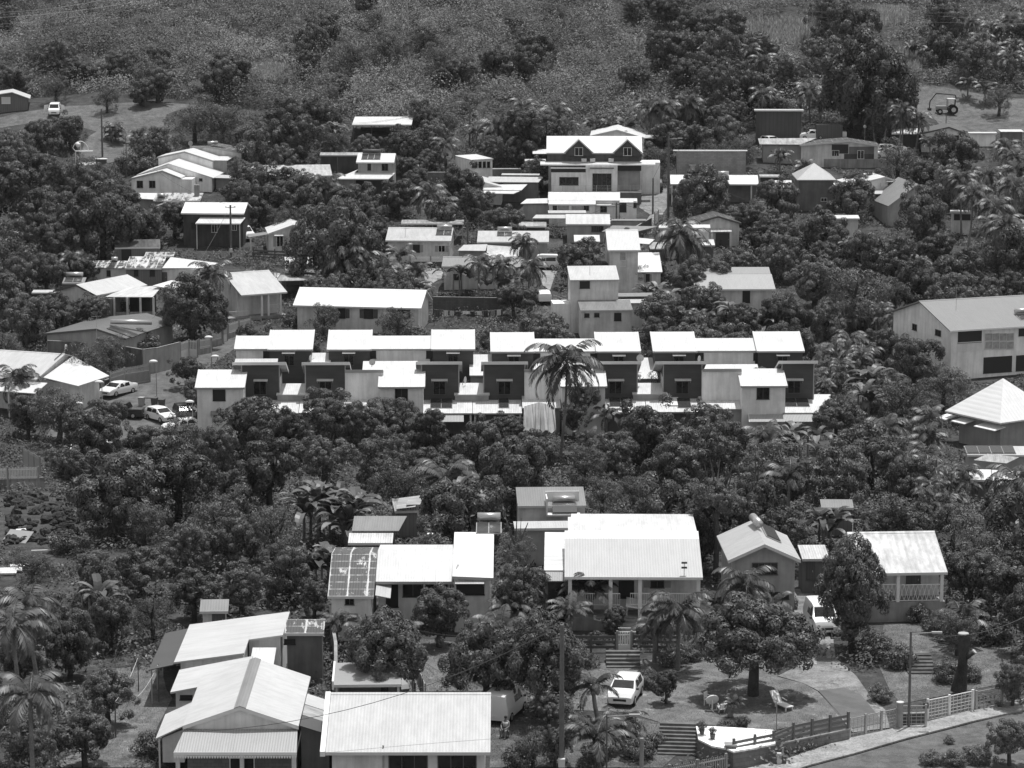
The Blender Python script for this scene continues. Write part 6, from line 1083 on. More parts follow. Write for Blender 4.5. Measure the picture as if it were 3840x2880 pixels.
Zp(1165, 1425, 88, 'm', h=3.9, key='dome1'); Zp(1052, 1432, 86, 'm', h=3.3, key='dome0', tall=1.1); Zp(1628, 1388, 122, 'm', h=3.6, key='dome0', tall=.85); Zp(832, 1410, 84, 'l', h=3.7, key='dome1', tall=1.1); Zp(1840, 1275, 74, 'd', h=4.2, key='dome1', tall=1.35); Zp(1838, 1352, 40, 'd', h=2.0); Zp(1262, 868, 40, 'd', h=3.6); Zp(1240, 905, 34, 'm', h=2.4); Zp(735, 545, 98, 'm', h=5, key='dome0', tall=1.1); Zp(415, 675, 72, 'm', key='dome1'); Zp(1870, 200, 98, 'm', key='dome1', tall=1.1); Zp(1806, 905, 52, 'l', key='dome0', h=3.5); Zp(1520, 432, 62, 'm', key='dome1'); Zp(1125, 1265, 52, 'm', h=3.6); Zp(1112, 1190, 42, 'a', h=4.6); Zp(1550, 1080, 62, 'l', h=6.2); Zp(1625, 1095, 74, 'l', h=5)
for t, x, y, k, h, Rm in [('G',500,1030,'c',10,5.2),('E',1760,280,'c',5.5,3.6),('E',130,1160,'c',3.5,3.6),('E',590,170,'c',4,2.6),('F',880,140,'c',5,4.4),('F',740,160,'c',5,4.0),('F',660,250,'c',3.5,3.3),('F',1090,240,'c',3.5,3.6),('F',1360,230,'y',3,2.4),('F',1870,190,'c',5,2.6),('F',2070,200,'c',5,2.6),('B',600,880,'c',5,3.8),('B',1460,950,'c',5,3.8),('B',1560,1050,'c',4,3.2),('B',1210,1420,'y',3,2.6),('B',1590,540,'c',5,2.8),
                          ('C',150,1350,'c',4.5,2.8),('G',190,230,'c',4,3),('C',1430,1290,'c',6,4.6),('C',1500,1340,'c',5,4.0),('C',1200,230,'c',5.5,4),('C',1300,250,'c',5.5,4),('C',1500,200,'c',6,3.6),('C',390,280,'c',5,3.6),('C',140,230,'c',5,3.2),('B',2010,380,'c',5,3.6),('B',1850,400,'y',3,2.6),('C',730,350,'y',3,2.8),('C',860,360,'y',3,2.6),('C',500,360,'y',3,2.4),('C',1000,350,'y',3,2.8),
                          ('D',960,290,'c',5,2.4),('D',1080,250,'c',6,2.8),('D',1200,260,'c',7,2.8),('D',1210,330,'c',5,2.8),('D',1340,330,'c',5,2.8),('D',430,100,'c',5,3.4),('D',40,130,'c',5,3),('D',520,200,'y',3,2.6),('D',190,600,'y',3.5,2.6),('D',400,690,'y',3,2.6),('D',1430,500,'y',2.5,2.2),
                          ('D',1790,950,'c',9,3.4),('D',1690,830,'c',8,3.2),('D',2130,880,'c',9,3.4),('D',2160,760,'c',9,3.2),('D',1970,1060,'c',8,3.4),('D',2060,1210,'c',9,3.6),('D',2120,640,'c',8,3),('D',2060,560,'c',8,3),('D',1900,800,'c',8,3),('H',1960,-100,'c',7,3.4),('H',2100,-60,'c',7,3.4),
                          ('W',640,400,'c',4,3),('W',520,400,'c',4,3),('W',440,330,'c',4,3),('W',700,440,'y',3,2.6),('W',570,610,'y',3,2.6),('W',2000,180,'c',4,3),('W',1930,260,'c',4,3),('W',2080,200,'c',4,3),('W',2150,300,'c',4,3),('W',2020,320,'c',4,3),('W',1880,150,'c',4,2.6),('W',2130,130,'c',4,3),('W',2120,380,'c',4,3),('W',1850,520,'y',3,2.4),('W',1960,560,'y',3,2.4),
                          ('M',110,480,'c',6,2.7),('M',240,330,'c',6,2.9),('M',250,1060,'c',6,2.8),('N',1190,500,'y',2.4,2.2),('N',930,470,'y',2.4,2.2),('N',2050,460,'y',2.8,2.4),('K',700,1400,'y',3.2,2.4),('O',1425,360,'c',4.2,3.0),('K',130,1380,'y',3,2.6),('O',520,320,'y',2.4,2.0),('O',30,300,'y',2.6,2.0),('O',1990,140,'c',4.5,2.8),('Q',130,250,'y',2.6,1.9),('O',720,920,'y',2.8,2.0),('O',745,1330,'y',2.8,2.6),('O',960,1230,'y',2.2,1.8),('O',1230,440,'y',3.0,1.9),('O',1890,1100,'y',1.2,.9),('N',690,420,'y',2.6,1.6),
                          ('L',80,180,'y',4,3.2),('L',270,480,'y',4,2.8),('L',1080,130,'c',5,3.0),('L',1420,150,'y',4,3.0),('L',1440,400,'r',3.4,3.4),('L',1650,520,'r',3,2.6),('L',1500,650,'r',2.6,2.4),('L',2150,560,'c',5,3.0),('Q',1700,370,'y',2.2,2.4),('H',700,860,'r',3,3.6),('H',850,980,'r',2.6,3),('H',640,1060,'r',2.4,2.6),('H',860,520,'r',3,3.4),('H',960,600,'r',3,3),('H',1170,640,'c',4,2.6),('H',1430,1440,'y',3,3),('H',560,1220,'r',2,2),
                          ('J',620,700,'n',3.4,2.8),('J',470,760,'n',3.0,2.6),('J',780,760,'n',3.2,2.8),('J',860,900,'n',2.6,2.6),('J',560,1200,'n',2.4,2.4),('J',1740,650,'n',3.2,2.6),('J',1590,470,'y',4,3.4),('F',1700,270,'n',3,2.6),('F',1370,370,'n',2.6,2.2),('F',2050,330,'n',3,2.4),('G',1230,420,'n',3,2.6),('G',1900,620,'n',3,3.4),('G',1550,650,'r',3,2.4),('G',1600,760,'y',3,2.2),('G',2150,680,'n',2.6,2.6),('H',60,680,'n',2.6,2.6),('H',880,60,'n',3,3),('H',1150,180,'n',2.6,2.6),('H',1340,190,'n',2.6,2.6),('H',1000,1180,'n',3.2,3.4),('H',880,1280,'n',3,2.8),('L',370,190,'n',3.2,2.8),('L',560,880,'n',2.4,2.2),
                          ('W',1220,360,'n',2,2),('W',1460,310,'n',2.4,2.4),('W',1580,330,'n',2.4,2.4),('W',1370,430,'n',2.4,2.4),('B',650,400,'n',2.6,2.4),('B',1990,450,'n',2.6,2.4),('M',740,210,'n',2.6,2.2),('C',270,760,'n',2.4,2.2),('A',930,400,'r',2.0,2.6),('A',1140,440,'y',1.6,2.6),('G',830,1420,'y',3,2.4),('K',690,190,'y',2.2,2.2),('A',1450,1150,'d',3,2.6)]:
    q = p(t, x, y); plant(q[0], q[1], None, k, h, Rm)
# automatic fill of the gardens and groves
KEEPA = np.array(KEEP); XTR = [(p('Z',1310,1440),p('Z',1400,1540)),(p('Z',1735,1285),p('Z',1810,1400)),(p('Z',1440,1560),p('Z',1940,1659)),(p('Z',210,800),p('Z',300,870)),(p('Z',1140,550),p('Z',1200,600)),(p('Z',1150,615),p('Z',1195,665)),(p('Z',0,960),p('Z',95,1050)),(p('Z',150,310),p('Z',250,370)),(p('Z',95,225),p('Z',140,260)),(p('Z',2010,210),p('Z',2080,255)),(p('Z',1700,255),p('Z',1830,330)),
     (p('Z',0,1100),p('Z',150,1250)),(p('Z',0,1062),p('Z',155,1110)),(p('Z',60,780),p('Z',160,900)),(p('Z',325,770),p('Z',350,850)),(p('Z',940,640),p('Z',1100,700)),(p('Z',380,740),p('Z',520,800)),(p('Z',1120,850),p('Z',1200,940)),(p('Z',1060,560),p('Z',1180,620)),(p('Z',1225,1330),p('Z',1480,1440)),(p('Z',300,1560),p('Z',420,1659)),(p('Z',1480,1440),p('Z',1940,1560)),(p('Z',1940,1340),p('Z',2110,1500)),(p('Z',1225,1430),p('Z',1420,1560)),(p('Z',1730,1380),p('Z',1880,1560)),(p('Z',230,1440),p('Z',350,1560)),(p('Z',1085,1480),p('Z',1130,1560)),(p('Z',880,1380),p('Z',970,1480)),(p('Z',1990,190),p('Z',2212,300)),(p('Z',0,212),p('Z',430,262)),(p('Z',235,255),p('Z',400,322)),(p('Z',150,862),p('Z',420,905)),(p('Z',1885,315),p('Z',1955,348)),(p('Z',1670,272),p('Z',1850,335))]+[((min(a for a, b in c)+25, min(b for a, b in c)+8), (max(a for a, b in c)-25, max(b for a, b in c)-8)) for c in PALE]
KEEPA = np.concatenate([KEEPA, np.array([(a[0], a[1], b[0], b[1], 9999) for a, b in XTR])])
def hits(px, py, r, Y=0):
    W = pt(px, py, Y) if Y else None
    if Y:
        for f4 in FOOT:
            cx = sum(q[0] for q in f4)/4; cy = sum(q[1] for q in f4)/4; hx = max(abs(q[0]-cx) for q in f4)+r*Y/FP*.55; hy = max(abs(q[1]-cy) for q in f4)+r*Y/FP*.55
            if abs(W.x-cx) < hx and abs(W.y-cy) < hy: return True
    dx = np.maximum(np.maximum(KEEPA[:, 0]-px, px-KEEPA[:, 2]), 0); dy = np.maximum(np.maximum(KEEPA[:, 1]-py, py-KEEPA[:, 3]), 0); return ((dx*dx+dy*dy < r*r) & (KEEPA[:, 4] > Y-1)).any()
def in_clear(px, py): return any(inside(np.array(px), np.array(py), c) for c in CLEAR)
n_auto = 0
for Rm, tries in ((5.2, 1000), (4.4, 1300), (3.5, 1800), (2.6, 2200)):
    for _ in range(tries):
        px, py = prng.uniform(-60, 3900), 60+2820*prng.random()**1.1
        if py < 400 and px < 2500: continue
        if py < 640 and px < 2350 and not (500 < px < 1200 and py > 440): 
            if py < 430+60*prng.random(): continue
        hh = .85*Rm+.4; Y = depth_for(px, py, hh); s = FP/math.hypot(Y, 55); r = Rm*s
        if hits(px, py, r*.8, Y) or in_clear(px, py+hh*s) or in_clear(px, py+.5*r) or in_clear(px-.6*r, py+hh*s) or in_clear(px+.6*r, py+hh*s): continue
        if any((abs(px-q[2]) < .58*(r+q[5])) and ((px-q[2])**2+(1.6*(py-q[3]))**2 < (.58*(r+q[5]))**2) for q in PLANTS): continue
        if n_auto > 700: break
        plant(px, py, None, prng.choice('mmlllaaadd' if Rm > 2.5 else 'mlasl'), None if Rm < 2.5 or hits(px, py, r*1.3, Y) else Rm*prng.uniform(.8, 1.25), Rm*prng.uniform(.85, 1.12)); n_auto += 1

for _ in range(45):
    px, py = prng.uniform(0, 2700), prng.choice((prng.uniform(180, 400), prng.uniform(10, 330))); Rm = prng.choice((2.2, 2.8, 3.6))
    if in_clear(px, py) or in_clear(px, py+30) or hits(px, py, 30) or any(abs(px-q[2]) < 60 and abs(py-q[3]) < 24 for q in PLANTS): continue
    plant(px, py, None, prng.choice('maaal'), None, Rm)
print('AUTO', n_auto, 'PLANTS', len(PLANTS))
ORD = ['first', 'second', 'third', 'fourth', 'fifth', 'sixth', 'seventh', 'eighth', 'ninth', 'tenth', 'eleventh', 'twelfth', 'thirteenth', 'fourteenth', 'fifteenth', 'sixteenth']
by = {}
for q in PLANTS: by.setdefault(q[1], []).append(q)
for lb, qs in by.items():
    qs.sort(key=lambda q: q[2])
    for i, q in enumerate(qs): q[0]['label'] = lb if len(qs) == 1 else (f'{lb}, '+(f'{ORD[i]} from left' if i < 16 else f'{i+1}th from left'))
# ---- undergrowth and hillside scrub
def scrub(name, label, pos, rad, hz, tmpl_n, ls, mat, seed, cat='scrub', tl=None):
    rng = np.random.default_rng(seed); n = len(pos); tv = []
    for k in range(6):
        d = unit(rng.normal(size=(tmpl_n, 3))); d[:, 2] = np.abs(d[:, 2]); lump = 1+.25*np.sin(4*d[:, :1]+k)*np.cos(5*d[:, 1:2]); c = d*lump*(.6+.4*rng.random((tmpl_n, 1))**.5); tv.append((c, unit(d*.7+np.array([0, 0, .4])+.3*rng.normal(size=(tmpl_n, 3)))))
    C_, N_, L_, T_ = [], [], [], []
    for k in range(6):
        idx = np.arange(k, n, 6); a = rng.uniform(0, 6.28, len(idx)); ca, sa = np.cos(a), np.sin(a); c, nr = tv[k]
        def rot(v): return np.stack([v[None, :, 0]*ca[:, None]-v[None, :, 1]*sa[:, None], v[None, :, 0]*sa[:, None]+v[None, :, 1]*ca[:, None], np.broadcast_to(v[None, :, 2], (len(idx), tmpl_n))], -1)
        w = rot(c)*np.stack([rad[idx], rad[idx], hz[idx]], -1)[:, None, :]+pos[idx][:, None, :]; C_.append(w.reshape(-1, 3)); N_.append(rot(nr).reshape(-1, 3)); L_.append(np.repeat(ls*np.clip(rad[idx], .6, 1.6)**.4, tmpl_n)*rng.uniform(.7, 1.3, len(idx)*tmpl_n)); base = rng.beta(2, 2.4, len(idx)); base = base if tl is None else np.clip(base*.6+tl[idx], 0, 1); T_.append(np.clip(np.repeat(base, tmpl_n)*.8+.25*rng.beta(2, 3, len(idx)*tmpl_n), 0, .95))
    C_, N_, L_, T_ = map(np.concatenate, (C_, N_, L_, T_)); v, q = leaves(C_, N_, L_, L_*.5, rng); o = quads_obj(name, v, q, mat, tint=T_); tag(o, label, cat, kind='stuff'); return o
def zmask(X, Y, hh, sw=1.0):
    Z = ztn(X, Y); f = Y*cT-(Z-CH)*sT; u = Y*sT+(Z-CH)*cT; px = CX+FP*X/f; py = CY-FP*u/f; s = FP/f; ok = np.ones(X.shape, bool)
    for c in CLEAR:
        for dx, dy in ((0, 0), (-.7, 0), (.7, 0), (0, -1.2)): ok &= ~inside(px+dx*s*sw, py+dy*s*hh, c)
    for f4 in FOOT:
        cx = sum(q[0] for q in f4)/4; cy = sum(q[1] for q in f4)/4; g = [(cx+(q[0]-cx)*1.12, cy+(q[1]-cy)*1.1) for q in f4]; ok &= ~inside(X, Y, g)
    return ok, px, py
rng = np.random.default_rng(3)
n = 10500; Y = 172+(486-172)*rng.random(n); X = (rng.random(n)*2-1)*(Y*.175+4); ok, px, py = zmask(X, Y, .8)
keep = ok & (rng.random(n) < np.interp(Y, [172, 250, 486], [.5, .7, 1.0]))
X, Y = X[keep], Y[keep]; hz = rng.uniform(.4, 1.6, len(X)); rad = rng.uniform(.9, 2.2, len(X)); near = np.zeros(len(X), bool)
for f4 in FOOT:
    cx = sum(q[0] for q in f4)/4; cy = sum(q[1] for q in f4)/4; g = [(cx+(q[0]-cx)*1.4, cy+(q[1]-cy)*1.5-1.5) for q in f4]; near |= inside(X, Y, g)
hz[near] *= .45; scrub('undergrowth', 'low mixed undergrowth filling the gaps between houses and trees', np.stack([X, Y, ztn(X, Y)], -1), rad, hz, 115, .23, LFM[0], 4, 'undergrowth')
n = 7500; Y = 476+(640-476)*rng.random(n)**1.0; X = (rng.random(n)*2-1)*(Y*.18+6); ok, px, py = zmask(X, Y, 1.3, 1.2)
lim = np.interp(X, [-100, -60, -45, -20, 20, 60, 75, 100], [498, 498, 492, 478, 478, 484, 500, 500]); ok &= Y > lim; X, Y = X[ok], Y[ok]; g = np.sin(X*.09+2)*np.cos(Y*.07)+.5*np.sin(X*.21-Y*.13); hz = rng.uniform(1.2, 3.4, len(X))*(1+.3*g); rad = rng.uniform(1.1, 2.6, len(X))
big = rng.random(len(X)) < .16; hz[big] *= 1.7; rad[big] *= 1.4
scrub('hillside_scrub', 'dense pale scrub covering the hillside behind the village', np.stack([X, Y, ztn(X, Y)], -1), rad, hz, 170, .29, LFM[5], 5, 'scrub', tl=np.clip(.3+.3*np.sin(X*.13+1)*np.cos(Y*.11+X*.02)+.22*np.sin(X*.31)*np.sin(Y*.27+1), 0, .7)*(Y > 0))
# grass tufts on the pale fields, meadow edge and rough slopes
def tufts(name, label, polys, n, hgt, mat, seed, cat='grass'):
    rng = np.random.default_rng(seed); V = []
    for poly in polys:
        W = np.array([tuple(gp(*q)) for q in poly]); x0, x1, y0, y1 = W[:, 0].min(), W[:, 0].max(), W[:, 1].min(), W[:, 1].max(); X = rng.uniform(x0, x1, n); Y = rng.uniform(y0, y1, n); k = inside(X, Y, [tuple(w[:2]) for w in W]); X, Y = X[k], Y[k]; V.append(np.stack([X, Y, ztn(X, Y)], -1))
    V = np.concatenate(V); m = len(V); h = hgt*rng.uniform(.4, 1.2, m); a = rng.uniform(0, 6.28, m); d = np.stack([np.cos(a), np.sin(a), np.zeros(m)], -1); tip = V+np.stack([rng.normal(size=m)*.3*h, rng.normal(size=m)*.3*h, h], -1); w = hgt*.16; mid = (V+tip)/2
    v = np.stack([V-d*w*.5, V+d*w*.5, mid+d*w*.5, tip], 1).reshape(-1, 3); o = quads_obj(name, v, np.arange(4*m).reshape(m, 4), mat, tint=rng.beta(2, 2, m)); return tag(o, label, cat, kind='stuff')
TG = leaf_mat('tall_grass_blade', .36, .3, .15); PG = leaf_mat('short_grass_blade', .14, .3, .15)
tufts('tall_grass', 'tall pale grass on the hillside clearings', PALE, 9000, 1.1, TG, 8)

tufts('yard_grass', 'short rough grass over lawns, slope and meadow', GRS, 15000, .11, PG, 9)
# ================================================================== VEHICLES, STREET FURNITURE, SMALL THINGS
PAINTW = plain(.82, .25, .5, 0, 'car_paint', .02); PAINTG = plain(.3, .3, .5, 0, 'car_paint', .04); PAINTD = plain(.03, .25, .5, 0, 'car_paint', .04); TYRE = plain(.02, .8, .2, 0, 'tyre'); LENS = plain(.5, .1, .6, 0, 'lens')
CARS = dict(
 hatch=([(-2.0,.72,.76,.78),(-1.93,.95,1.18,.84),(-1.5,.96,1.42,.86),(-.3,.94,1.47,.87),(.35,.93,1.42,.87),(1.08,.92,.99,.87),(1.75,.82,.87,.84),(2.0,.6,.64,.76)], 2, 4, 5, (-1.2, 1.25)),
 sedan=([(-2.38,.72,.76,.8),(-2.28,.96,1.02,.88),(-1.7,.98,1.08,.92),(-1.05,.97,1.38,.92),(-.1,.96,1.45,.92),(.5,.94,1.4,.92),(1.3,.93,.99,.91),(2.1,.82,.86,.88),(2.38,.6,.64,.78)], 3, 5, 6, (-1.4, 1.45)),
 van=([(-2.12,.9,1.0,.84),(-2.08,1.02,1.78,.88),(-1.9,1.02,1.86,.9),(.2,1.02,1.88,.9),(.7,1.02,1.78,.9),(1.35,1.02,1.1,.9),(1.95,.88,.93,.87),(2.12,.6,.64,.8)], 2, 4, 5, (-1.3, 1.35)),
 suv=([(-2.0,.8,.86,.82),(-1.93,1.02,1.4,.88),(-1.6,1.04,1.58,.9),(-.2,1.02,1.62,.9),(.4,1.0,1.56,.9),(1.05,1.0,1.08,.9),(1.8,.92,.96,.87),(2.02,.62,.66,.8)], 2, 4, 5, (-1.25, 1.25)),
 pickup=([(-2.6,.9,.94,.86),(-2.55,1.0,1.02,.9),(-1.0,1.0,1.02,.92),(-.75,1.0,1.6,.92),(.3,1.0,1.64,.92),(.6,1.0,1.58,.92),(1.25,1.0,1.08,.92),(2.3,.92,.96,.9),(2.58,.62,.66,.84)], 3, 5, 6, (-1.6, 1.55)))
def car(q, kind, heading, paint, label, group=None, cat='car', name=None, zoff=0, open_doors=False):
    W = gp(*q); st, rr, rf, hf, (wr, wf) = CARS[kind]; root = thing(name or {'van':'van','pickup':'pickup_truck'}.get(kind, 'car'), label, cat, (W.x, W.y, zt(W.x, W.y)+.06+zoff), R(heading), group)
    mb = MB(); sec = []
    for x, zb, zt_, w in st:
        ti = .8 if zt_-zb > .2 else .97; sec.append([(x,-w*.94,.24),(x,-w,.5),(x,-w*.995,zb),(x,-w*ti,zt_),(x,-w*ti*.6,zt_+.025),(x,w*ti*.6,zt_+.025),(x,w*ti,zt_),(x,w*.995,zb),(x,w,.5),(x,w*.94,.24)])
    for s in sec: mb.v += s
    for i in range(len(sec)-1):
        for j in range(10): a = i*10+j; b = i*10+(j+1) % 10; mb.f.append((a, b, b+10, a+10))
    mb.f.append(tuple(range(10))); mb.f.append(tuple(range(len(mb.v)-10, len(mb.v)))); body = mb.build('body', paint, root, True)
    for pz in body.data.polygons: pz.use_smooth = len(pz.vertices) == 4
    m = body.modifiers.new('s', 'EDGE_SPLIT'); m.split_angle = R(32)
    def scr(i0, i1, nm):        # windscreen / rear window between a roof station and a bonnet station
        x0, zb0, z0, w0 = st[i0]; x1, zb1, z1, w1 = st[i1]; nx = 1 if x1 > x0 else -1; n = Vector((z0-z1, 0, abs(x1-x0))).normalized(); n.x *= nx; f = .1; xa, za, wa = x0+(x1-x0)*f, z0+(z1-z0)*f, w0*.8*.93; xb, zb_, wb = x0+(x1-x0)*.93, z0+(z1-z0)*.93, w1*.97*.86; o = n*.035
        MB().hexa([(xa+o.x-.03*nx,-wa,za+o.z-.03),(xb+o.x-.03*nx,-wb,zb_+o.z-.03),(xb+o.x-.03*nx,wb,zb_+o.z-.03),(xa+o.x-.03*nx,wa,za+o.z-.03)], [(xa+o.x,-wa,za+o.z),(xb+o.x,-wb,zb_+o.z),(xb+o.x,wb,zb_+o.z),(xa+o.x,wa,za+o.z)]).build(nm, GL, root)
    scr(rf, hf, 'windscreen')
    scr(rr, rr-1, 'rear_window') if kind in ('sedan', 'pickup') else MB().hexa([(st[1][0]-.03,-.6,.99),(st[1][0]+.02,-.6,.99),(st[1][0]+.02,.6,.99),(st[1][0]-.03,.6,.99)], [(st[2][0]-.1,-.52,st[2][2]-.1),(st[2][0],-.52,st[2][2]-.1),(st[2][0],.52,st[2][2]-.1),(st[2][0]-.1,.52,st[2][2]-.1)]).build('rear_window', GL, root)
    xs0, xs1 = st[rr][0]+.1, st[rf][0]+(st[hf][0]-st[rf][0])*.35
    if kind == 'van' and cat == 'van': xs0 = st[rr][0]+1.3
    for sg in (-1, 1):
        w, zb, zt_ = st[rf][3], st[rf][1], st[rf][2]; k = MB(); a = lambda f, x: (x, sg*((w*.995)+(w*.8-w*.995)*f+.012), zb+(zt_-zb)*f); b = lambda f, x: (x, sg*((w*.995)+(w*.8-w*.995)*f-.02), zb+(zt_-zb)*f)
        n = 2; 
        for i in range(n):
            x0 = xs0+(xs1-xs0)*i/n+.03; x1 = xs0+(xs1-xs0)*(i+1)/n-.03; xt = min(x1, st[rf][0]-.02) if i == n-1 else x1
            MB().hexa([b(.08,x0),b(.08,x1),a(.08,x1),a(.08,x0)], [b(.88,x0),b(.88,xt),a(.88,xt),a(.88,x0)]).build('side_window', GL, root)
        MB().box(st[hf][0]-.25, st[hf][0]-.1, *sorted((sg*w*1.0, sg*(w+.17))), zb, zb+.13).build('mirror', paint if paint is not PAINTW else DGREY, root)
        xf = st[-2][0]; wf_ = st[-2][3]; MB().hexa([(xf-.05,sg*.45,.66),(xf+.22,sg*.42,.62),(xf+.16,sg*wf_*.93,.64),(xf-.2,sg*(wf_+.012),.66)], [(xf-.1,sg*.45,.8),(xf+.1,sg*.42,.74),(xf+.02,sg*wf_*.95,.77),(xf-.25,sg*(wf_+.012),.8)]).build('headlight', LENS, root)
        for x in (wr, wf):
            wy = st[rf][3]; wh = MB().tube((x,sg*(wy-.2),.31),(x,sg*(wy+.015),.31),.31,.31,18).build('wheel', TYRE, root); MB().tube((x,sg*(wy+.01),.31),(x,sg*(wy+.03),.31),.2,.18,12).build('rim', STEEL, wh)
    x = st[-1][0]; MB().box(x-.03, x+.015, -.42, .42, .4, .55).build('grille', BLACK, root); MB().box(x+.016, x+.03, -.26, .26, .3, .41).build('number_plate', WHITE, root); MB().box(st[0][0]-.02, st[0][0]-.002, -.26, .26, .45, .56).build('number_plate', WHITE, root)
    if kind == 'pickup': MB().box(-2.5, -.95, -.8, .8, 1.03, 1.035).build('cargo_bed', BLACK, root)
    if open_doors:
        for sg in (-1, 1): MB().hexa([(.5,sg*.9,.4),(.55,sg*.9,.4),(.95,sg*1.7,.4),(.9,sg*1.7,.4)], [(.45,sg*.9,1.7),(.5,sg*.9,1.7),(.9,sg*1.6,1.6),(.85,sg*1.6,1.6)]).build('door', paint, root)
    return root
G_ = 'cars parked in the village'
car(p('O',985,1095), 'hatch', -103, PAINTW, 'white hatchback parked on the front lawn facing the viewer, near the tall pole', G_)
car(p('Q',528,505), 'van', -84, PAINTW, 'white high roofed panel van on the gravel drive beside the dark round tree', None, 'van')
car(p('E',985,1283), 'sedan', -124, PAINTW, 'white saloon car parked on the left street, nose to the lower left', G_)
car(p('E',440,1490), 'suv', -110, PAINTG, 'grey compact car half hidden by leaves at the left street, by the block gate', G_)
car(p('E',1010,1470), 'pickup', 168, PAINTD, 'black pickup truck in the car park behind leafy branches', None, 'pickup')
car(p('E',1330,1500), 'hatch', -50, PAINTW, 'white round roofed car in the car park, right of the black pickup', G_)
car(p('E',1530,1490), 'suv', -70, PAINTD, 'dark car parked against the first white terrace box', G_)
car(p('E',1530,1590), 'sedan', -155, PAINTW, 'white car behind the lamp post in the car park, partly under leaves', G_)
car(p('I',740,330), 'sedan', -150, PAINTW, 'white car glimpsed beneath the dark round tree, below the car park', G_)
car(p('C',300,1565), 'van', 176, PAINTW, 'white people carrier seen from its left side beside palms, village centre', G_, name='minivan')
car(p('G',305,510), 'hatch', 96, PAINTW, 'white car seen from behind on the grass track by the plain block', G_)
car(p('A',455,290), 'van', -86, PAINTW, 'white van on the meadow with both front doors open', None, 'van', open_doors=True)
car(p('D',455,493), 'hatch', 180, PAINTW, 'white hatchback in side view, left of the white pickup, upper right', G_)
car(p('D',520,485), 'hatch', 172, PAINTW, 'white hatchback tucked behind another one, next to the white pickup', G_)
car(p('D',600,483), 'pickup', 178, PAINTW, 'white double cab pickup in front of the dark container', None, 'pickup')
car(p('D',1035,612), 'hatch', 175, PAINTW, 'white car right of the patchwork workshop, hindmost of three', G_)
car(p('D',1075,648), 'sedan', 184, PAINTW, 'white car right of the patchwork workshop, nearest of three', G_)
car(p('D',1135,628), 'hatch', 170, PAINTW, 'white car under the small tree right of the patchwork workshop', G_)
car(p('D',110,545), 'hatch', -60, PAINTW, 'white car left of the patchwork workshop in front of a low shed', G_)
car(p('D',165,575), 'sedan', 10, PAINTW, 'white car left of the patchwork workshop, largely behind bushes', G_)
car(p('C',1245,912), 'suv', -92, PAINTD, 'black car at the top of the striped driveway by the modern white house', G_)
car(p('N',2085,1228), 'van', 72, PAINTW, 'white van in deep shade seen from behind, right of the nearest roof', None, 'van')
car(p('N',1090,1040), 'hatch', -60, PAINTG, 'pale car under the flat roofed carport', G_)
car(p('A',2020,1320), 'van', -60, PAINTW, 'white covered vehicle among garden plants beside the dark walled house', None, 'van')
# tractor
W = gp(*p('D',1575,282)); t = thing('tractor', 'dark tractor with a raised folding hedge cutter arm in the upper right field', 'tractor', (W.x, W.y, zt(W.x, W.y)), R(180))
for sg in (-1, 1):
    for x, r in ((-.9, .75), (1.3, .45)): w_ = MB().tube((x,sg*.6,r),(x,sg*.95,r),r,r,18).build('wheel', TYRE, t); MB().tube((x,sg*.94,r),(x,sg*.99,r),r*.5,r*.5,12).build('rim', STEEL, w_)
MB().box(.1,1.9,-.35,.35,.7,1.35).build('bonnet', GREY, t, bevel=.08); MB().box(-1.3,.1,-.5,.5,.6,1.1).build('body', DGREY, t, bevel=.05); MB().box(-1.25,.05,-.65,.65,2.4,2.52).build('cab_roof', WHITE, t)
f = MB(); [f.box(x,x+.07,y,y+.07,1.1,2.4) for x in (-1.2,-.02) for y in (-.6,.55)]; f.build('cab_frame', BLACK, t)
f = MB().path([(-1.2,0,1.1),(-1.3,.2,2.7),(-1.2,.4,3.1),(1.9,.4,3.4),(2.9,.4,2.1),(3.0,.4,.9)], .09); f.box(2.7,3.2,-.3,.9,.6,1.0); f.build('hedge_cutter_arm', BLACK, t)
# ---- poles and lamps
def pole(q, ytop, r=.14, label=None, arm=None, name='utility_pole', cat='pole', mat=None, group=None, box=False):
    Wp = gp(*q); z = pt(q[0], ytop, Wp.y).z; g = zt(Wp.x, Wp.y); H = z-g; t = thing(name, label, cat, (Wp.x, Wp.y, g), 0, group)
    MB().tube((0,0,-.5),(0,0,H),r,r*.7,10).build('pole', mat or POLEW, t)
    if arm == 'x': MB().box(-.7,.7,-.05,.05,H-.35,H-.25).build('crossarm', POLEW, t); [MB().tube((x,0,H-.25),(x,0,H-.1),.04,.04,6).build('insulator', DGREY, t) for x in (-.6, 0, .6)]
    if arm in ('l', 'r'):
        sg = -1 if arm == 'l' else 1; a = MB().bar((0,0,H-.15),(sg*1.5,0,H-.05),.06,.06).build('arm', STEEL, t); MB().box(*sorted((sg*1.3, sg*1.95)),-.12,.12,H-.12,H).build('lamp_head', STEEL, a)
    if box: MB().box(-.2,.2,-.4,-.12,1.2,1.7).build('junction_box', TRIM, t)
    return t, (Wp.x, Wp.y, z)
def lamp(q, ytop, label):
    Wp = gp(*q); z = pt(q[0], ytop, Wp.y).z; g = zt(Wp.x, Wp.y); H = z-g; t = thing('street_lamp', label, 'street lamp', (Wp.x, Wp.y, g), 0, 'short street lamps of the left street'); MB().tube((0,0,-.3),(0,0,H-.12),.06,.045,8).build('pole', GREY, t)
    m = MB().ball((0,0,0), 1, 14, 6); m.v = [(x*.5-.3, y*.25, H-.1+max(z_,-.15)*.25) for x, y, z_ in m.v]; m.build('lamp_head', WHITE, t, True)
WP = {}
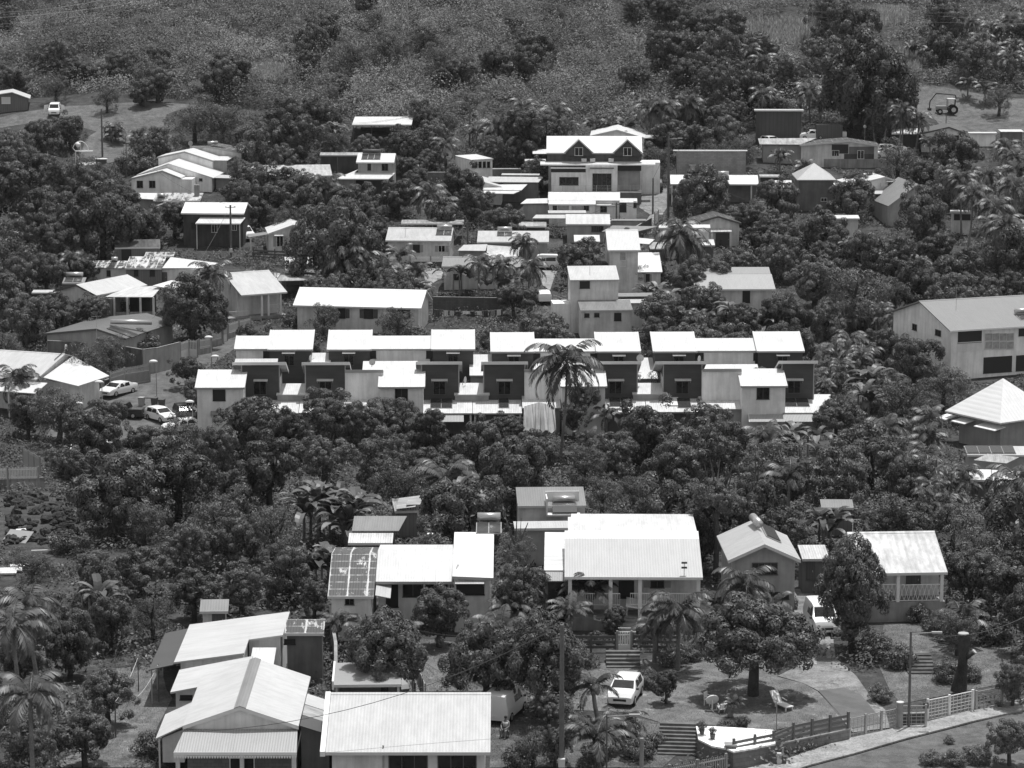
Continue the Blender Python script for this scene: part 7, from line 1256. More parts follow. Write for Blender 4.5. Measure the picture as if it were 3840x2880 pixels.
for k, tt, x, y, yt, r, arm, lb in [('a','A',850,640,240,.16,None,'utility pole standing above the sports court, before the meadow'),('b','A',1752,540,228,.14,'l','utility pole with a lamp arm behind the upper left white gables'),('c','A',1052,800,530,.09,None,'thin pole beside the lane, left of the upper left white gables'),
   ('d','A',1918,1500,1037,.17,'x','tall utility pole in front of the dark walled house'),('e','B',1795,560,178,.16,'l','utility pole with lamp arm before the forest, left of young palms'),('f','B',1778,1455,1165,.12,'x','utility pole between cream bungalow and drooping awning house'),
   ('g','C',1338,1180,480,.2,'r','tall dark utility pole beside the striped driveway gate'),('h','C',1212,1115,815,.15,None,'shorter round pole on the left of the striped driveway'),('i','C',910,1235,1015,.14,'x','utility pole before the white double roof cottage'),('j','C',2014,1330,1005,.18,'r','dark utility pole in the hedge right of the arched door cottage'),('k','C',2113,1420,1110,.1,None,'thin grey post in the hedge right of the arched door cottage'),
   ('l','D',1562,490,290,.09,None,'thin pole beside the dark roofed bungalow'),('m','D',35,1420,1120,.13,None,'grey pole at the tree edge above the wide grey bungalow'),('n','O',455,1800,470,.17,None,'tall weathered utility pole rising through the front garden trees'),('o','B',700,830,640,.08,None,'slim leaning mast left of the two storey rendered house')]:
    q = p(tt, x, y); _, WP[k] = pole(q, p(tt, 0, yt)[1], r, lb, arm, box=k in 'dn')
pole(p('O',828,1800), p('O',0,1212)[1], .06, 'slim dark lamp post with angled arm at the bottom middle', 'r', 'street_lamp', 'street lamp', DGREY); pole(p('O',1118,1800), p('O',0,1412)[1], .16, 'stout grey concrete post near the bottom edge', None, 'post', 'post', CONC)
t_, WP['q'] = pole(p('Q',1255,1336), p('Q',0,528)[1], .1, 'tall dark roadside lamp post with arm reaching right', 'r', 'street_lamp', 'street lamp', POLEW); pole(p('Q',158,1352), p('Q',0,1050)[1], .035, 'thin bare metal post beside the garden slats', None, 'post', 'post', STEEL)
for x, y, yt, lb in [(1755,1030,803,'street lamp in front of the paling fence, highest up the left street'),(1806,1035,962,'street lamp right beside the dark back terrace wall'),(1300,1300,1003,'street lamp above the wheelie bins'),(850,1412,1173,'street lamp at the nose of the white saloon'),(680,1472,1352,'street lamp lowest on the left street'),(1600,1560,1337,'street lamp by the corner of the first white terrace box')]: lamp(p('E',x,y), p('E',0,yt)[1], lb)
for tt, x, y, lb in (('D',893,385,'white globe lamp before the huge dark tree'), ('B',1360,715,'white globe lamp on the corner of the two storey rendered house'), ('F',291,1130,'white globe lamp between the first dark terrace boxes')):
    q = p(tt, x, y); Y = depth_for(q[0], q[1], 3.0); W = pt(q[0], q[1], Y); g = zt(W.x, W.y); t = thing('globe_lamp', lb, 'lamp', (W.x, W.y, g)); MB().tube((0,0,-.2),(0,0,W.z-g-.2),.05,.05,8).build('pole', GREY, t); MB().ball((0,0,W.z-g), .28, 14, 8).build('globe', WHITE, t, True)
def cable(a, b, sag, label, r=.02, mat=None, n=14):
    a, b = Vector(a), Vector(b); pts = [a+(b-a)*(i/n)-Vector((0, 0, 4*sag*(i/n)*(1-i/n))) for i in range(n+1)]; o = MB().path(pts, r, 4).build('cable', mat or DGREY); return tag(o, label, 'cable')
for a, b, s_, lb in (('d','n','',''),):
    pass
cable(WP['a'], WP['b'], 1.5, 'cable between the sports court pole and the pole behind the white gables'); cable(WP['d'], WP['f'], 2, 'cable from the dark walled house pole towards the cream bungalow pole'); cable(WP['f'], WP['i'], 2, 'cable from the cream bungalow pole towards the double roof cottage'); cable(WP['i'], WP['j'], 1.6, 'cable crossing before the driveway gate towards the hedge pole'); cable(WP['g'], WP['h'], .5, 'short cable joining the two poles at the striped driveway'); cable(WP['e'], tuple(pt(*p('B',60,330), WP['e'][1]+2)), 2, 'cable running left from the forest edge pole')
cable(WP['n'], tuple(pt(*p('N',1050,1270-850), 207)), 1.0, 'cable from the front garden pole to the mottled roof house'); cable(WP['n'], tuple(pt(*p('M',1500,1360), WP['n'][1]-4)), 1.5, 'cable from the front garden pole over the bottom left gable')
for i, (x0, y0, x1, y1, Y) in enumerate([(0,75,640,0,520),(0,110,930,0,522),(0,155,1210,0,524),(0,215,1450,20,526),(0,255,1640,10,528)]): a = pt(*p('U',x0-60,y0+6), Y-25); b = pt(*p('U',x1+60,y1-8), Y); cable(a, b, .5, f'{ORD[i]} power line from the top in the upper left corner', .035, GREY)
for i, (x0, y0, x1, y1) in enumerate([(420,0,2212,22),(600,10,2212,48),(380,60,2212,70),(900,30,2212,128),(500,82,2212,150)]): a = pt(*p('W',x0-40,y0-2), 540); b = pt(*p('W',x1+60,y1+2), 510); cable(a, b, .5, f'{ORD[i]} power line from the top in the upper right corner', .035, GREY)
for tt, x, y, Y, lb in (('F',900,395,378,'thin aerial on the long bright white roof'),('E',800,735,345,'tall thin aerial on the gable of the dull grey roof house'),('B',1262,1320,402,'bent aerial at the eave of the cream bungalow'),('G',690,212,362,'aerial on the plain two storey block'),('H',1650,500,335,'aerial on the wide grey roof at the right edge'),('L',790,1040,215,'long aerial above the lattice porch house')):
    W = pt(*p(tt, x, y), Y); t = thing('roof_antenna', lb, 'antenna', W); MB().tube((0,0,-1.2),(0,0,1.5),.02,.02,6).build('mast', STEEL, t); m = MB(); m.bar((-.6,0,1.4),(.6,.1,1.45),.02,.02); [m.bar((-.5+.25*i,-.25,1.42),(-.5+.25*i,.25,1.42),.015,.015) for i in range(5)]; m.build('antenna_rods', STEEL, t)
cable(WP['g'], WP['j'], 1.5, 'cable from the driveway pole to the hedge pole'); cable(WP['c'], WP['d'], 1.5, 'cable from the lane pole down to the dark walled house'); cable(WP['b'], WP['e'], 3, 'long cable along the forest edge'); cable(WP['d'], tuple(pt(*p('E',1265,650), 352)), 1.5, 'cable dropping to the dull grey roof house'); cable(WP['f'], tuple(pt(*p('F',1250,405), 375)), 1, 'cable dropping to the long bright roof house'); cable(WP['q'], tuple(pt(*p('Q',2400,300), 195)), 1, 'cable leaving the roadside lamp post to the right')
# pylon
c = [gp(*p('V',x, y)) for x, y in ((302,345),(375,352),(402,290),(332,280))]; o = sum(c, Vector())/4; gz = zt(o.x, o.y); t = thing('power_pylon', 'steel lattice pylon legs rising out of the hillside scrub', 'pylon', (o.x, o.y, gz))
hw_ = 1.9; leg = lambda i, z: Vector(((-1 if i in (0, 3) else 1)*hw_*(1-z/55), (-1 if i < 2 else 1)*hw_*(1-z/55), z))
for i in range(4): MB().bar(leg(i, -1), leg(i, 32), .16, .16).build('leg', GREY, t)
f = MB()
for k in range(9):
    z0, z1 = k*3.4+.5, k*3.4+3.9
    for i in range(4): j = (i+1) % 4; f.bar(leg(i, z0), leg(j, z1), .05, .05).bar(leg(j, z0), leg(i, z1), .05, .05).bar(leg(i, z1), leg(j, z1), .05, .05)
f.build('lattice_bracing', plain(.22, .7), t); t.rotation_euler = (0, 0, R(20))
# ---- walls, fences and gates given by the image points of their top edge
def fence(name, label, style, pts, h, mat=None, cat='fence', group=None, th=.16, base0=None):
    if style == 'slat' and mat is GREY: mat = plain(.15, .7)
    Wt = []
    for q in pts: Y = depth_for(q[0], q[1], h); Wt.append(pt(q[0], q[1], Y))
    o = Wt[0]; g0 = o.z-h; t = thing(name, label, cat, (o.x, o.y, g0), 0, group); L = [w-Vector((o.x, o.y, g0)) for w in Wt]
    for a, b in zip(L, L[1:]):
        d = Vector((b.x-a.x, b.y-a.y, 0)); ln = d.length; u = d.normalized(); v = Vector((-u.y, u.x, 0))
        def panel(f0, f1, lo, hi, tk, mb): 
            A = a+(b-a)*f0; B = a+(b-a)*f1; k = v*tk/2; z0, z1 = Vector((0,0,lo-h)), Vector((0,0,hi-h)); mb.hexa([A-k+z0, B-k+z0, B+k+z0, A+k+z0], [A-k+z1, B-k+z1, B+k+z1, A+k+z1])
        if style in ('block', 'wall'):
            mb = MB(); panel(0, 1, -.8, h-.08, th, mb); mb.build('masonry', mat or BLKD, t); mb = MB(); panel(-.002, 1.002, h-.079, h, th+.06, mb); mb.build('coping', CONC, t)
        else:
            base = dict(paling=.5, slat=.25, mesh=.1, bars=.25, gate=.05, picket=.05)[style]; top = h
            if style == 'paling': base = min(.8, h*.4); mb = MB(); panel(0, 1, -.8, base-.02, th, mb); mb.build('base_wall', CONC, t)
            mb = MB(); m = mat or GREY
            base = base if base0 is None else base0
            if style in ('paling', 'picket', 'bars', 'gate'):
                stp = .16 if style != 'bars' else .13; w = .1 if style in ('paling', 'picket', 'gate') else .04; n = max(2, int(ln/stp))
                for i in range(n): f = i/n; panel(f, f+w/ln, base, top-(0 if i % 2 else .03), .03, mb)
                panel(0, 1, base+.15, base+.22, .05, mb); panel(0, 1, top-.25, top-.18, .05, mb)
                if style == 'gate': panel(0, 1, base, base+h*.45, .035, mb)
                mb.build('gate_leaf' if style == 'gate' else 'pickets', m, t)
            elif style == 'slat':
                n = 3
                for i in range(n): z = base+(top-base)*i/n+.04; panel(0, 1, z, z+(top-base)/n*.55, .04, mb)
                mb.build('slats', m, t)
            else:
                for i in range(int(h/.22)): panel(0, 1, base+i*.22, base+i*.22+.025, .02, mb)
                n = int(ln/.28); [panel(i/n, i/n+.02/ln, base, top, .018, mb) for i in range(n)]; panel(0, 1, top-.05, top, .06, mb); mb.build('mesh_panel', m, t)
            n = max(1, round(ln/2.4)) if style != 'gate' else 1
            for i in range(n+1): pb = MB(); f = i/n; r = .07/ln; panel(f-r, f+r, -.5, top+.08, .14, pb); pb.build('post', m if style in ('mesh','slat') else CONC, t)
    return t
Q_ = lambda t, *a: [p(t, x, y) for x, y in a]
fence('boundary_wall', 'tall stained concrete wall behind the white saloon, up to the arched gate', 'wall', Q_('E',(395,832),(850,850),(1180,905)), 2.4, wall_mat(.22, .45), 'wall'); fence('boundary_wall', 'smooth pale wall left of the arched gate on the left street', 'wall', Q_('E',(1185,905),(1310,890),(1488,845)), 3.0, WG, 'wall')
fence('arched_gate', 'pale arched double gate with diamond panels on the left street', 'gate', Q_('E',(1494,850),(1565,828),(1638,832)), 2.1, TRIM, 'gate'); fence('paling_fence', 'short pale paling fence just right of the arched gate', 'paling', Q_('E',(1650,825),(1748,808)), 1.9, TRIM); fence('paling_fence', 'pale paling fence behind the highest street lamp', 'paling', Q_('E',(1752,772),(1838,752)), 1.7, TRIM); fence('garden_gate', 'small pointed paling gate between two stretches of paling fence', 'gate', Q_('E',(1848,722),(1884,712)), 1.9, TRIM, 'gate'); fence('paling_fence', 'long pale paling fence below the railed porch house', 'paling', Q_('E',(1892,695),(1980,668),(2080,645)), 1.9, TRIM)
fence('block_wall', 'rough block wall topped with palings behind the white saloon', 'block', Q_('E',(870,1160),(1030,1110),(1240,1080)), 1.4, BLKD, 'wall'); fence('paling_fence', 'weathered palings standing on the rough block wall', 'picket', Q_('E',(910,1100),(1030,1060),(1240,1025)), 2.2, GREY); fence('block_wall', 'dark block wall with gate piers left of the white saloon', 'block', Q_('E',(625,1205),(770,1200)), 1.7, BLKD, 'wall'); fence('metal_gate', 'dark slatted double gate between block piers, left street', 'gate', Q_('E',(535,1245),(620,1220)), 1.6, DGREY, 'gate'); fence('block_wall', 'low block wall running down from the dark slatted gate', 'block', Q_('E',(430,1330),(525,1300)), 1.1, BLK, 'wall')
fence('slatted_fence', 'dark slatted fence below the shuttered cream house', 'slat', Q_('B',(0,1398),(355,1415)), 1.5, DGREY); fence('picket_fence', 'white picket fence below the cream bungalow', 'picket', Q_('B',(1300,1462),(1470,1462),(1578,1465)), 1.5, WHITE); fence('block_wall', 'dark block wall beneath the white pickets', 'block', Q_('B',(1300,1502),(1578,1504)), .9, BLKD, 'wall'); fence('block_wall', 'dark block wall behind the laundry line', 'block', Q_('F',(1490,468),(2070,478)), 2.3, BLKD, 'wall')
fence('slatted_fence', 'dark rail fence with white capped piers in the trees below the big block wall', 'slat', Q_('C',(1790,1078),(1880,1075),(2212,1080)), 1.6, DGREY); fence('driveway_gate', 'white curved gate at the foot of the striped driveway', 'gate', Q_('C',(1228,1100),(1258,1078)), 1.8, WHITE, 'gate'); fence('block_wall', 'stained block wall beside the lane right of the checked roof', 'block', Q_('C',(1070,1215),(1200,1140)), 2.0, BLKD, 'wall')
fence('boundary_wall', 'long narrow dark wall between bottom left complex and the carport', 'block', Q_('N',(640,310),(655,450),(683,620),(684,800),(672,1010)), 2.0, BLKD, 'wall')
fence('slatted_fence', 'grey three board fence left of the white garden gate', 'slat', Q_('O',(500,545),(700,548),(905,548)), 1.3, DGREY); fence('slatted_fence', 'grey three board fence right of the white garden gate', 'slat', Q_('O',(1045,540),(1250,545),(1432,550)), 1.3, DGREY); fence('garden_gate', 'white mesh garden gate above the short garden steps', 'gate', Q_('O',(917,530),(1035,530)), 1.7, WHITE, 'gate')
fence('retaining_wall', 'textured block roadside wall below the slatted boards', 'block', Q_('O',(1880,1538),(2060,1505),(2230,1460),(2420,1418),(2840,1330)), .82, block_mat(.3, .5, .25, .4), 'wall'); fence('slatted_fence', 'dark boards fence on the textured roadside wall', 'slat', Q_('O',(1885,1425),(2060,1390),(2215,1360))+Q_('Q',(300,1290),(455,1258),(605,1228),(755,1202)), 1.8, GREY, base0=.85)
fence('bar_fence', 'row of grey vertical bars along the bottom edge by the garden stairs', 'bars', Q_('O',(1350,1640),(1580,1598),(1820,1548)), 1.3, STEEL); fence('sliding_gate', 'grey steel driveway gate with mesh top, by the round pier', 'mesh', Q_('Q',(765,1250),(900,1220),(1030,1192),(1165,1163)), 1.35, STEEL, 'gate'); pass
fence('sliding_gate', 'white framed wire gate right of the roadside lamp', 'mesh', Q_('Q',(1415,1095),(1595,1060),(1788,1018)), 1.4, WHITE, 'gate'); fence('mesh_fence', 'long grey wire mesh fence along the road at right', 'mesh', Q_('Q',(1818,1025),(2030,985),(2240,945),(2500,900)), 1.3, STEEL); fence('block_wall', 'low dark wall behind the roadside lamp', 'block', Q_('Q',(1195,1205),(1405,1195)), .9, BLKD, 'wall'); fence('mesh_fence', 'short wire fence piece with slanting white brace', 'mesh', Q_('Q',(1200,1142),(1400,1140)), 1.5, STEEL)
fence('deck_fence', 'weathered picket fence on the small deck at the left edge', 'picket', Q_('I',(-40,455),(60,450),(315,445)), 2.6, TRIM, base0=1.5); fence('sheet_fence', 'leaning sheet fence running down to the small deck', 'paling', Q_('I',(190,285),(330,365)), 2.6, GREY); fence('deck', 'ribbed dark panel under the small picket deck', 'wall', Q_('I',(38,532),(320,528)), 1.4, TIN, 'deck', th=1.2)
W = gp(*p('Q',1180,1340)); t = thing('gate_pier', 'round block pier between the driveway gate and the roadside lamp', 'pier', W); MB().tube((0,0,-.3),(0,0,1.75),.2,.2,12).build('pier', CONC, t); MB().tube((0,0,1.75),(0,0,1.8),.24,.24,12).build('cap', TRIM, t)
W = gp(*p('O',1855,1659)); t = thing('gate_pier', 'square block pier where the bar fence meets the roadside wall', 'pier', W); MB().box(-.3,.3,-.3,.3,-.3,1.45).build('pier', BLK, t); MB().box(-.36,.36,-.36,.36,1.45,1.53).build('cap', CONC, t)
W = gp(*p('Q',1395,1290)); t = thing('mailbox', 'small black mailbox on the pier by the white framed gate', 'mailbox', W); MB().box(-.16,.16,-.1,.1,1.0,1.35).build('box', BLACK, t); MB().box(-.12,.12,-.105,-.1,1.2,1.22).build('slot', STEEL, t); MB().box(-.05,.05,-.05,.05,-.3,1.0).build('post', STEEL, t)
W = gp(*p('Q',182,1640)); t = thing('utility_box', 'cluster of low utility boxes at the foot of the roadside wall', 'utility box', W); [MB().box(x,x+.26,-.12,.12,-.2,hh).build('cabinet', m, t) for x, hh, m in ((-.45,.5,DGREY),(-.15,.8,TRIM),(.15,.6,DGREY))]; MB().tube((.2,0,.6),(.2,0,1.15),.05,.05,8).build('pipe', GREY, t)
# ---- stairs
STEPM = wall_mat(.17, .35, 'mossy_concrete')
def stairs(q, w, n, label, tread=.3, rise=.16, rz=0, mat=None, name='stairs'):
    W = gp(*q); t = thing(name, label, 'stairs', (W.x, W.y, zt(W.x, W.y)), R(rz))
    for i in range(n): MB().box(-w/2, w/2, i*tread, (i+1)*tread-.003, -.5, .12+i*rise).build('step', mat or STEPM, t)
    return t
stairs(p('O',1480,1560), 3.4, 9, 'broad flight of nine concrete steps beside the white patio', .3, .15, -6); stairs(p('O',970,835), 2.3, 5, 'short flight of mossy steps up to the white garden gate', .4, .16, 0); stairs(p('Q',1370,885), 1.9, 6, 'overgrown stone steps on the slope behind the roadside lamp', .55, .1, 0, wall_mat(.12, .35, 'stone')); stairs(p('O',1550,745), 1.9, 2, 'two low steps left of the big mango tree', .5, .15, 0)
# raised patio
q = [p('O',1590,1420),p('O',1700,1480),p('O',1810,1500),p('O',1880,1530),p('O',2060,1495),p('O',2230,1455),p('O',2212,1330),p('O',2050,1320),p('O',1720,1300),p('O',1570,1300)]; Wq = []
for a in q: Y = depth_for(a[0], a[1], 1.25); Wq.append(pt(a[0], a[1], Y))
o = Wq[0]; g0 = o.z-1.25; t = thing('patio', 'bright concrete patio platform behind the roadside boards', 'patio', (o.x, o.y, g0)); n = len(Wq); tp = [(w.x-o.x, w.y-o.y, 1.25) for w in Wq]; m = MB(); m.v = [(x, y, -.6) for x, y, z in tp]+[(x, y, 1.15) for x, y, z in tp]; m.f = [(i, (i+1) % n, n+(i+1) % n, n+i) for i in range(n)]; m.build('retaining_wall', block_mat(.2, .5, .25, .3), t)
m = MB(); m.v = [(x, y, 1.14) for x, y, z in tp]+[(x, y, 1.25) for x, y, z in tp]; m.f = [(i, (i+1) % n, n+(i+1) % n, n+i) for i in range(n)]+[tuple(range(n, 2*n)), tuple(range(n))[::-1]]; m.build('slab', PATIO, t)
for x, y, r_, lb in ((1620,1375,.3,'potted bushy plant at the left end of the white patio'),(1708,1415,.22,'potted thin sapling at the front of the white patio'),(1975,1335,.35,'flowering plant in a grey pot behind the white patio')):
    Y = depth_for(*p('O',x,y), 1.27 if y > 1340 else .1); W = pt(*p('O',x,y), Y); t = thing('potted_plant', lb, 'potted plant', W); MB().tube((0,0,0),(0,0,.3),.13,.18,12).build('pot', DGREY, t); child('foliage', CM['bush0'], t, (r_/1.6*1.3,)*3, (0,0,.5))
# ---- garden furniture
def chair_m(t, x, y, rz, col=WHITE):
    pass
W = gp(*p('O',1705,1185)); t = thing('garden_table', 'white plastic table tipped on its pedestal under the big mango tree', 'table', W, R(10)); MB().tube((0,.0,.72),(.0,.06,.76),.42,.42,18).build('tabletop', WHITE, t); MB().tube((0,0,.05),(0,0,.72),.05,.05,8).build('pedestal', WHITE, t); MB().bar((-.35,0,.04),(.35,0,.04),.06,.05).bar((0,-.35,.045),(0,.35,.045),.06,.05).build('foot', WHITE, t)
def chair(q, rz, label, tilt=0, col=WHITE, name='plastic_chair'):
    W = gp(*q) if len(q) == 2 else Vector(q); t = thing(name, label, 'chair', W, R(rz)); t.rotation_euler = (R(tilt), 0, R(rz)); MB().box(-.23,.23,-.22,.22,.4,.44).build('seat', col, t)
    b = MB(); [b.box(x,x+.05,.19,.22,.5,.86) for x in (-.2,-.09,.03,.15)]; b.box(-.23,.23,.185,.225,.84,.9).box(-.23,-.18,.18,.22,.4,.86).box(.18,.23,.18,.22,.4,.86); b.build('backrest', col, t)
    for x in (-.2, .2):
        for y in (-.19, .19): MB().bar((x,y,0),(x*.95,y*.95,.41),.045,.045).build('leg', col, t)
        MB().bar((x*1.1,-.2,.64),(x*1.1,.2,.66),.05,.03).build('armrest', col, t)
chair(p('O',1770,1195), 200, 'white plastic chair leaning against the round table under the mango tree', -28); chair(p('O',1672,1140), 60, 'white plastic chair half hidden behind the round table')
for x, lb in ((1143, 'dark plastic chair on the veranda, left of the window'), (1230, 'dark plastic chair on the veranda, below the window')): W = pt(*p('K',x,1560), 208.5); chair((W.x, W.y, zt(W.x, W.y)+.95), 180, lb, 0, DGREY)
W = gp(*p('Q',262,1190)); t = thing('sun_lounger', 'white plastic sun lounger on the lawn by the thin post', 'sun lounger', W, R(118)); MB().box(-.1,1.3,-.3,.3,.28,.34).build('seat', WHITE, t); MB().slab([(1.3,-.3,.36),(1.85,-.3,.95),(1.85,.3,.95),(1.3,.3,.36)], .06).build('backrest', WHITE, t); [MB().box(x,x+.07,y,y+.06,0,.28).build('leg', WHITE, t) for x in (-.05,1.15) for y in (-.28,.22)]; [MB().bar((.75,y,.5),(1.35,y,.55),.05,.04).build('armrest', WHITE, t) for y in (-.33,.33)]
W = gp(*p('O',1090,500)); t = thing('swing_seat', 'white framed swing seat with a sagging canopy before the veranda steps', 'swing seat', W); MB().slab([(-.9,-.6,1.75),(1.3,-.9,1.5),(1.4,.6,1.7),(-.8,.7,2.1)], .05).build('canopy', WHITE, t); f = MB(); [f.bar((x,y,0),(x*.9,0,1.7),.05,.05) for x in (-.85,1.2) for y in (-.6,.6)]; f.build('frame', WHITE, t); MB().box(-.7,1.1,-.3,.3,.5,.62).build('seat', TRIM, t)
W = gp(*p('O',880,530)); t = thing('folding_frame', 'collapsed white frame lying left of the swing seat', 'frame', W); f = MB(); f.bar((-1.3,0,.9),(.4,.1,.5),.08,.05).bar((-1.3,.7,1.0),(.4,.8,.6),.08,.05).bar((-1.3,0,.9),(-1.3,.7,1.0),.06,.06).bar((0,-.6,.2),(1.6,-.3,.35),.16,.05).bar((-.2,-.6,.5),(.3,-.5,.2),.12,.1).bar((1.4,-.5,.2),(1.7,.2,.6),.06,.2); [f.bar((-1.2+.35*i,0,.9-.07*i),(-1.2+.35*i,.7,1-.07*i),.04,.04) for i in range(5)]; f.build('rods', WHITE, t); MB().slab([(.5,-.1,.3),(.9,-.1,.3),(.9,.8,.9),(.5,.8,.9)], .05).build('panel', WHITE, t)
# bins
def bin_(q, label, m=GREY): W = gp(*q); t = thing('wheelie_bin', label, 'bin', W, R(-20), 'wheelie bins'); MB().hexa([(-.24,-.26,.06),(.24,-.26,.06),(.24,.26,.06),(-.24,.26,.06)], [(-.3,-.34,.95),(.3,-.34,.95),(.3,.34,.95),(-.3,.34,.95)]).build('body', m, t); MB().box(-.32,.32,-.37,.37,.95,1.02).build('lid', m, t); MB().tube((-.28,.28,.12),(.28,.28,.12),.11,.11,10).build('wheel', TYRE, t)
bin_(p('E',1175,1378), 'grey wheelie bin standing alone beside the street tuft'); bin_(p('E',1282,1382), 'dark wheelie bin below the street lamp', DGREY); bin_(p('E',1342,1395), 'dark wheelie bin half in the hedge near the street lamp', DGREY); bin_(p('C',1278,1170), 'white lidded bin inside the driveway gate', TRIM); bin_(p('C',1755,1385), 'dark bin beside the arched grey door', DGREY)
W = gp(*p('E',1440,1018)); t = thing('utility_cabinet', 'low pale cabinet on the kerb by the smooth wall', 'cabinet', W); MB().box(-.5,.5,-.25,.25,0,.75).build('body', TRIM, t); MB().box(-.55,.55,-.3,.3,.75,.82).build('lid', GREY, t)
# satellite dishes
def dish(q, Y, r, yaw, label): W = pt(*q, Y); t = thing('satellite_dish', label, 'satellite dish', W, R(yaw)); m = MB().ball((0,0,0), 1, 18, 6); m.v = [(x*r, -.12+max(y,0)*.18*r*1.4 if y > 0 else -.12, z*r) for x, y, z in m.v]; m.build('reflector', TRIM, t, True); MB().bar((0,-.1,-r*.8),(0,-.55,.0),.03,.03).build('feed_arm', GREY, t); MB().bar((0,.1,0),(0,.25,-.6),.05,.05).build('mount', GREY, t)
for tt, x, y, Y, r, yaw, lb in (('G',1107,978,329,.42,0,'round satellite dish on the right wall of the third back terrace house'),('G',1590,985,329,.38,60,'edge on satellite dish in the rightmost back terrace house corner'),('F',467,978,329,.36,70,'edge on satellite dish right of the first back terrace box'),('F',985,1012,325.5,.36,10,'small satellite dish below the long white back wing'),('F',1750,1160,322,.4,70,'tilted satellite dish between the front and back terrace rows'),('G',1098,1138,322,.4,80,'satellite dish clamped to the dark front box, by the narrow court'),('J',1682,1295,205,.4,75,'satellite dish on the valley of the mottled roof house'),('A',1577,525,462,.4,30,'small dish on the garden wall behind the upper left cluster')): dish(p(tt, x, y), Y, r, yaw, lb)
W = pt(*p('K',1472,1385), 204.3); t = thing('roof_antenna', 'small antenna mast with two dark boxes at the veranda roof eave', 'antenna', W); MB().tube((0,0,0),(0,0,1.3),.025,.025,6).build('mast', STEEL, t); [MB().box(-.2,.2,-.06,.06,z,z+.12).build('antenna_box', DGREY, t) for z in (.85, 1.2)]
# ---- laundry and lines
def line(pa, pb, ha, hb, items, label, sag=.25, post=True, seed=1):
    A = pt(*pa, depth_for(*pa, ha)); B = pt(*pb, depth_for(*pb, hb)); o = Vector((A.x, A.y, zt(A.x, A.y))); t = thing('clothesline', label, 'clothesline', o); a = A-o; b = B-o; pts = [a+(b-a)*(i/12)-Vector((0,0,4*sag*(i/12)*(1-i/12))) for i in range(13)]; MB().path(pts, .015, 4).build('rope', TRIM, t)
    if post:
        for q, g in ((a, 0), (b, zt(B.x, B.y)-o.z)): MB().tube((q.x,q.y,g-.3),(q.x,q.y,q.z+.05),.04,.03,6).build('post', DGREY, t)
    rg = random.Random(seed); u = (b-a).normalized()
    for i, (f, w, hh, v, nm) in enumerate(items):
        c = a+(b-a)*f-Vector((0,0,4*sag*f*(1-f))); n = 6; V = []; 
        for j in range(n+1):
            q = c+u*(w*(j/n-.5)); y = Vector((-u.y,u.x,0))*(.06*math.sin(j*1.9+i)); V += [tuple(q+Vector((0,0,-.01))), tuple(q+y+Vector((0,0,-hh*(1+.06*math.sin(j*2.3)))))]
        me = bpy.data.meshes.new(nm); me.from_pydata(V, [], [(2*j,2*j+2,2*j+3,2*j+1) for j in range(n)]); ob = bpy.data.objects.new(nm, me); me.materials.append(plain(v, .9, .1, 0, 'fabric', .1)); COL.objects.link(ob); ob.location = o; so_ = ob.modifiers.new('t', 'SOLIDIFY'); so_.thickness = .015
        yield ob
def laundry(pa, pb, ha, hb, spec, label, where, **k):
    items = [(f, w, hh, v, nm) for f, w, hh, v, nm, lb in spec]
    for ob, s_ in zip(line(pa, pb, ha, hb, items, label, **k), spec): tag(ob, s_[5]+' '+where, 'laundry', 'laundry '+where)
laundry(p('F',1500,575), p('F',2065,575), 2.0, 2.0, [(.05,.6,.9,.1,'trousers','dark trousers at the left end'),(.17,.5,.7,.6,'towel','pale towel second piece'),(.26,.5,.6,.5,'shirt','pale grey shirt third piece'),(.36,.5,.7,.08,'shirt','black shirt'),(.47,.9,.35,.75,'bed_sheet','white sheet hung highest'),(.57,.5,.7,.05,'trousers','black trousers in the middle'),(.66,.6,.5,.6,'towel','pale towel right of the middle'),(.76,.5,.8,.06,'trousers','black trousers right of the pale towel'),(.86,.5,.6,.25,'shirt','grey shirt'),(.95,.5,.7,.55,'towel','light towel at the right end')], 'laundry line full of clothes in front of the dark block wall', 'on the village laundry line')
laundry(p('N',1330,705), p('N',1425,965), 1.9, 1.9, [(.08,.9,1.1,.7,'bed_sheet','white sheet farthest away'),(.22,.8,1.2,.05,'trousers','dark trousers'),(.4,1.0,1.3,.35,'bed_sheet','striped grey sheet'),(.6,1.0,1.2,.3,'towel','mid grey towel'),(.8,1.0,1.3,.5,'bed_sheet','pale sheet')], 'right hand laundry line running away from the nearest roof', 'on the lawn line', sag=.1); laundry(p('N',1320,830), p('N',1345,960), 1.8, 1.8, [(.3,.9,1.1,.35,'towel','grey towel on the short line'),(.7,.9,1.1,.2,'towel','dark towel on the short line')], 'short left hand laundry line above the nearest roof', 'above the nearest roof', sag=.1)
laundry(p('M',952,1112), p('M',1143,745), 2.3, 2.3, [], 'bare rope clothesline with slim post on the lower left lawn, left strand', '', sag=.3); laundry(p('M',955,1112), p('M',1312,800), 2.3, 2.5, [], 'slack bare rope from the slim lawn post to the dark lean-to', '', sag=.9)
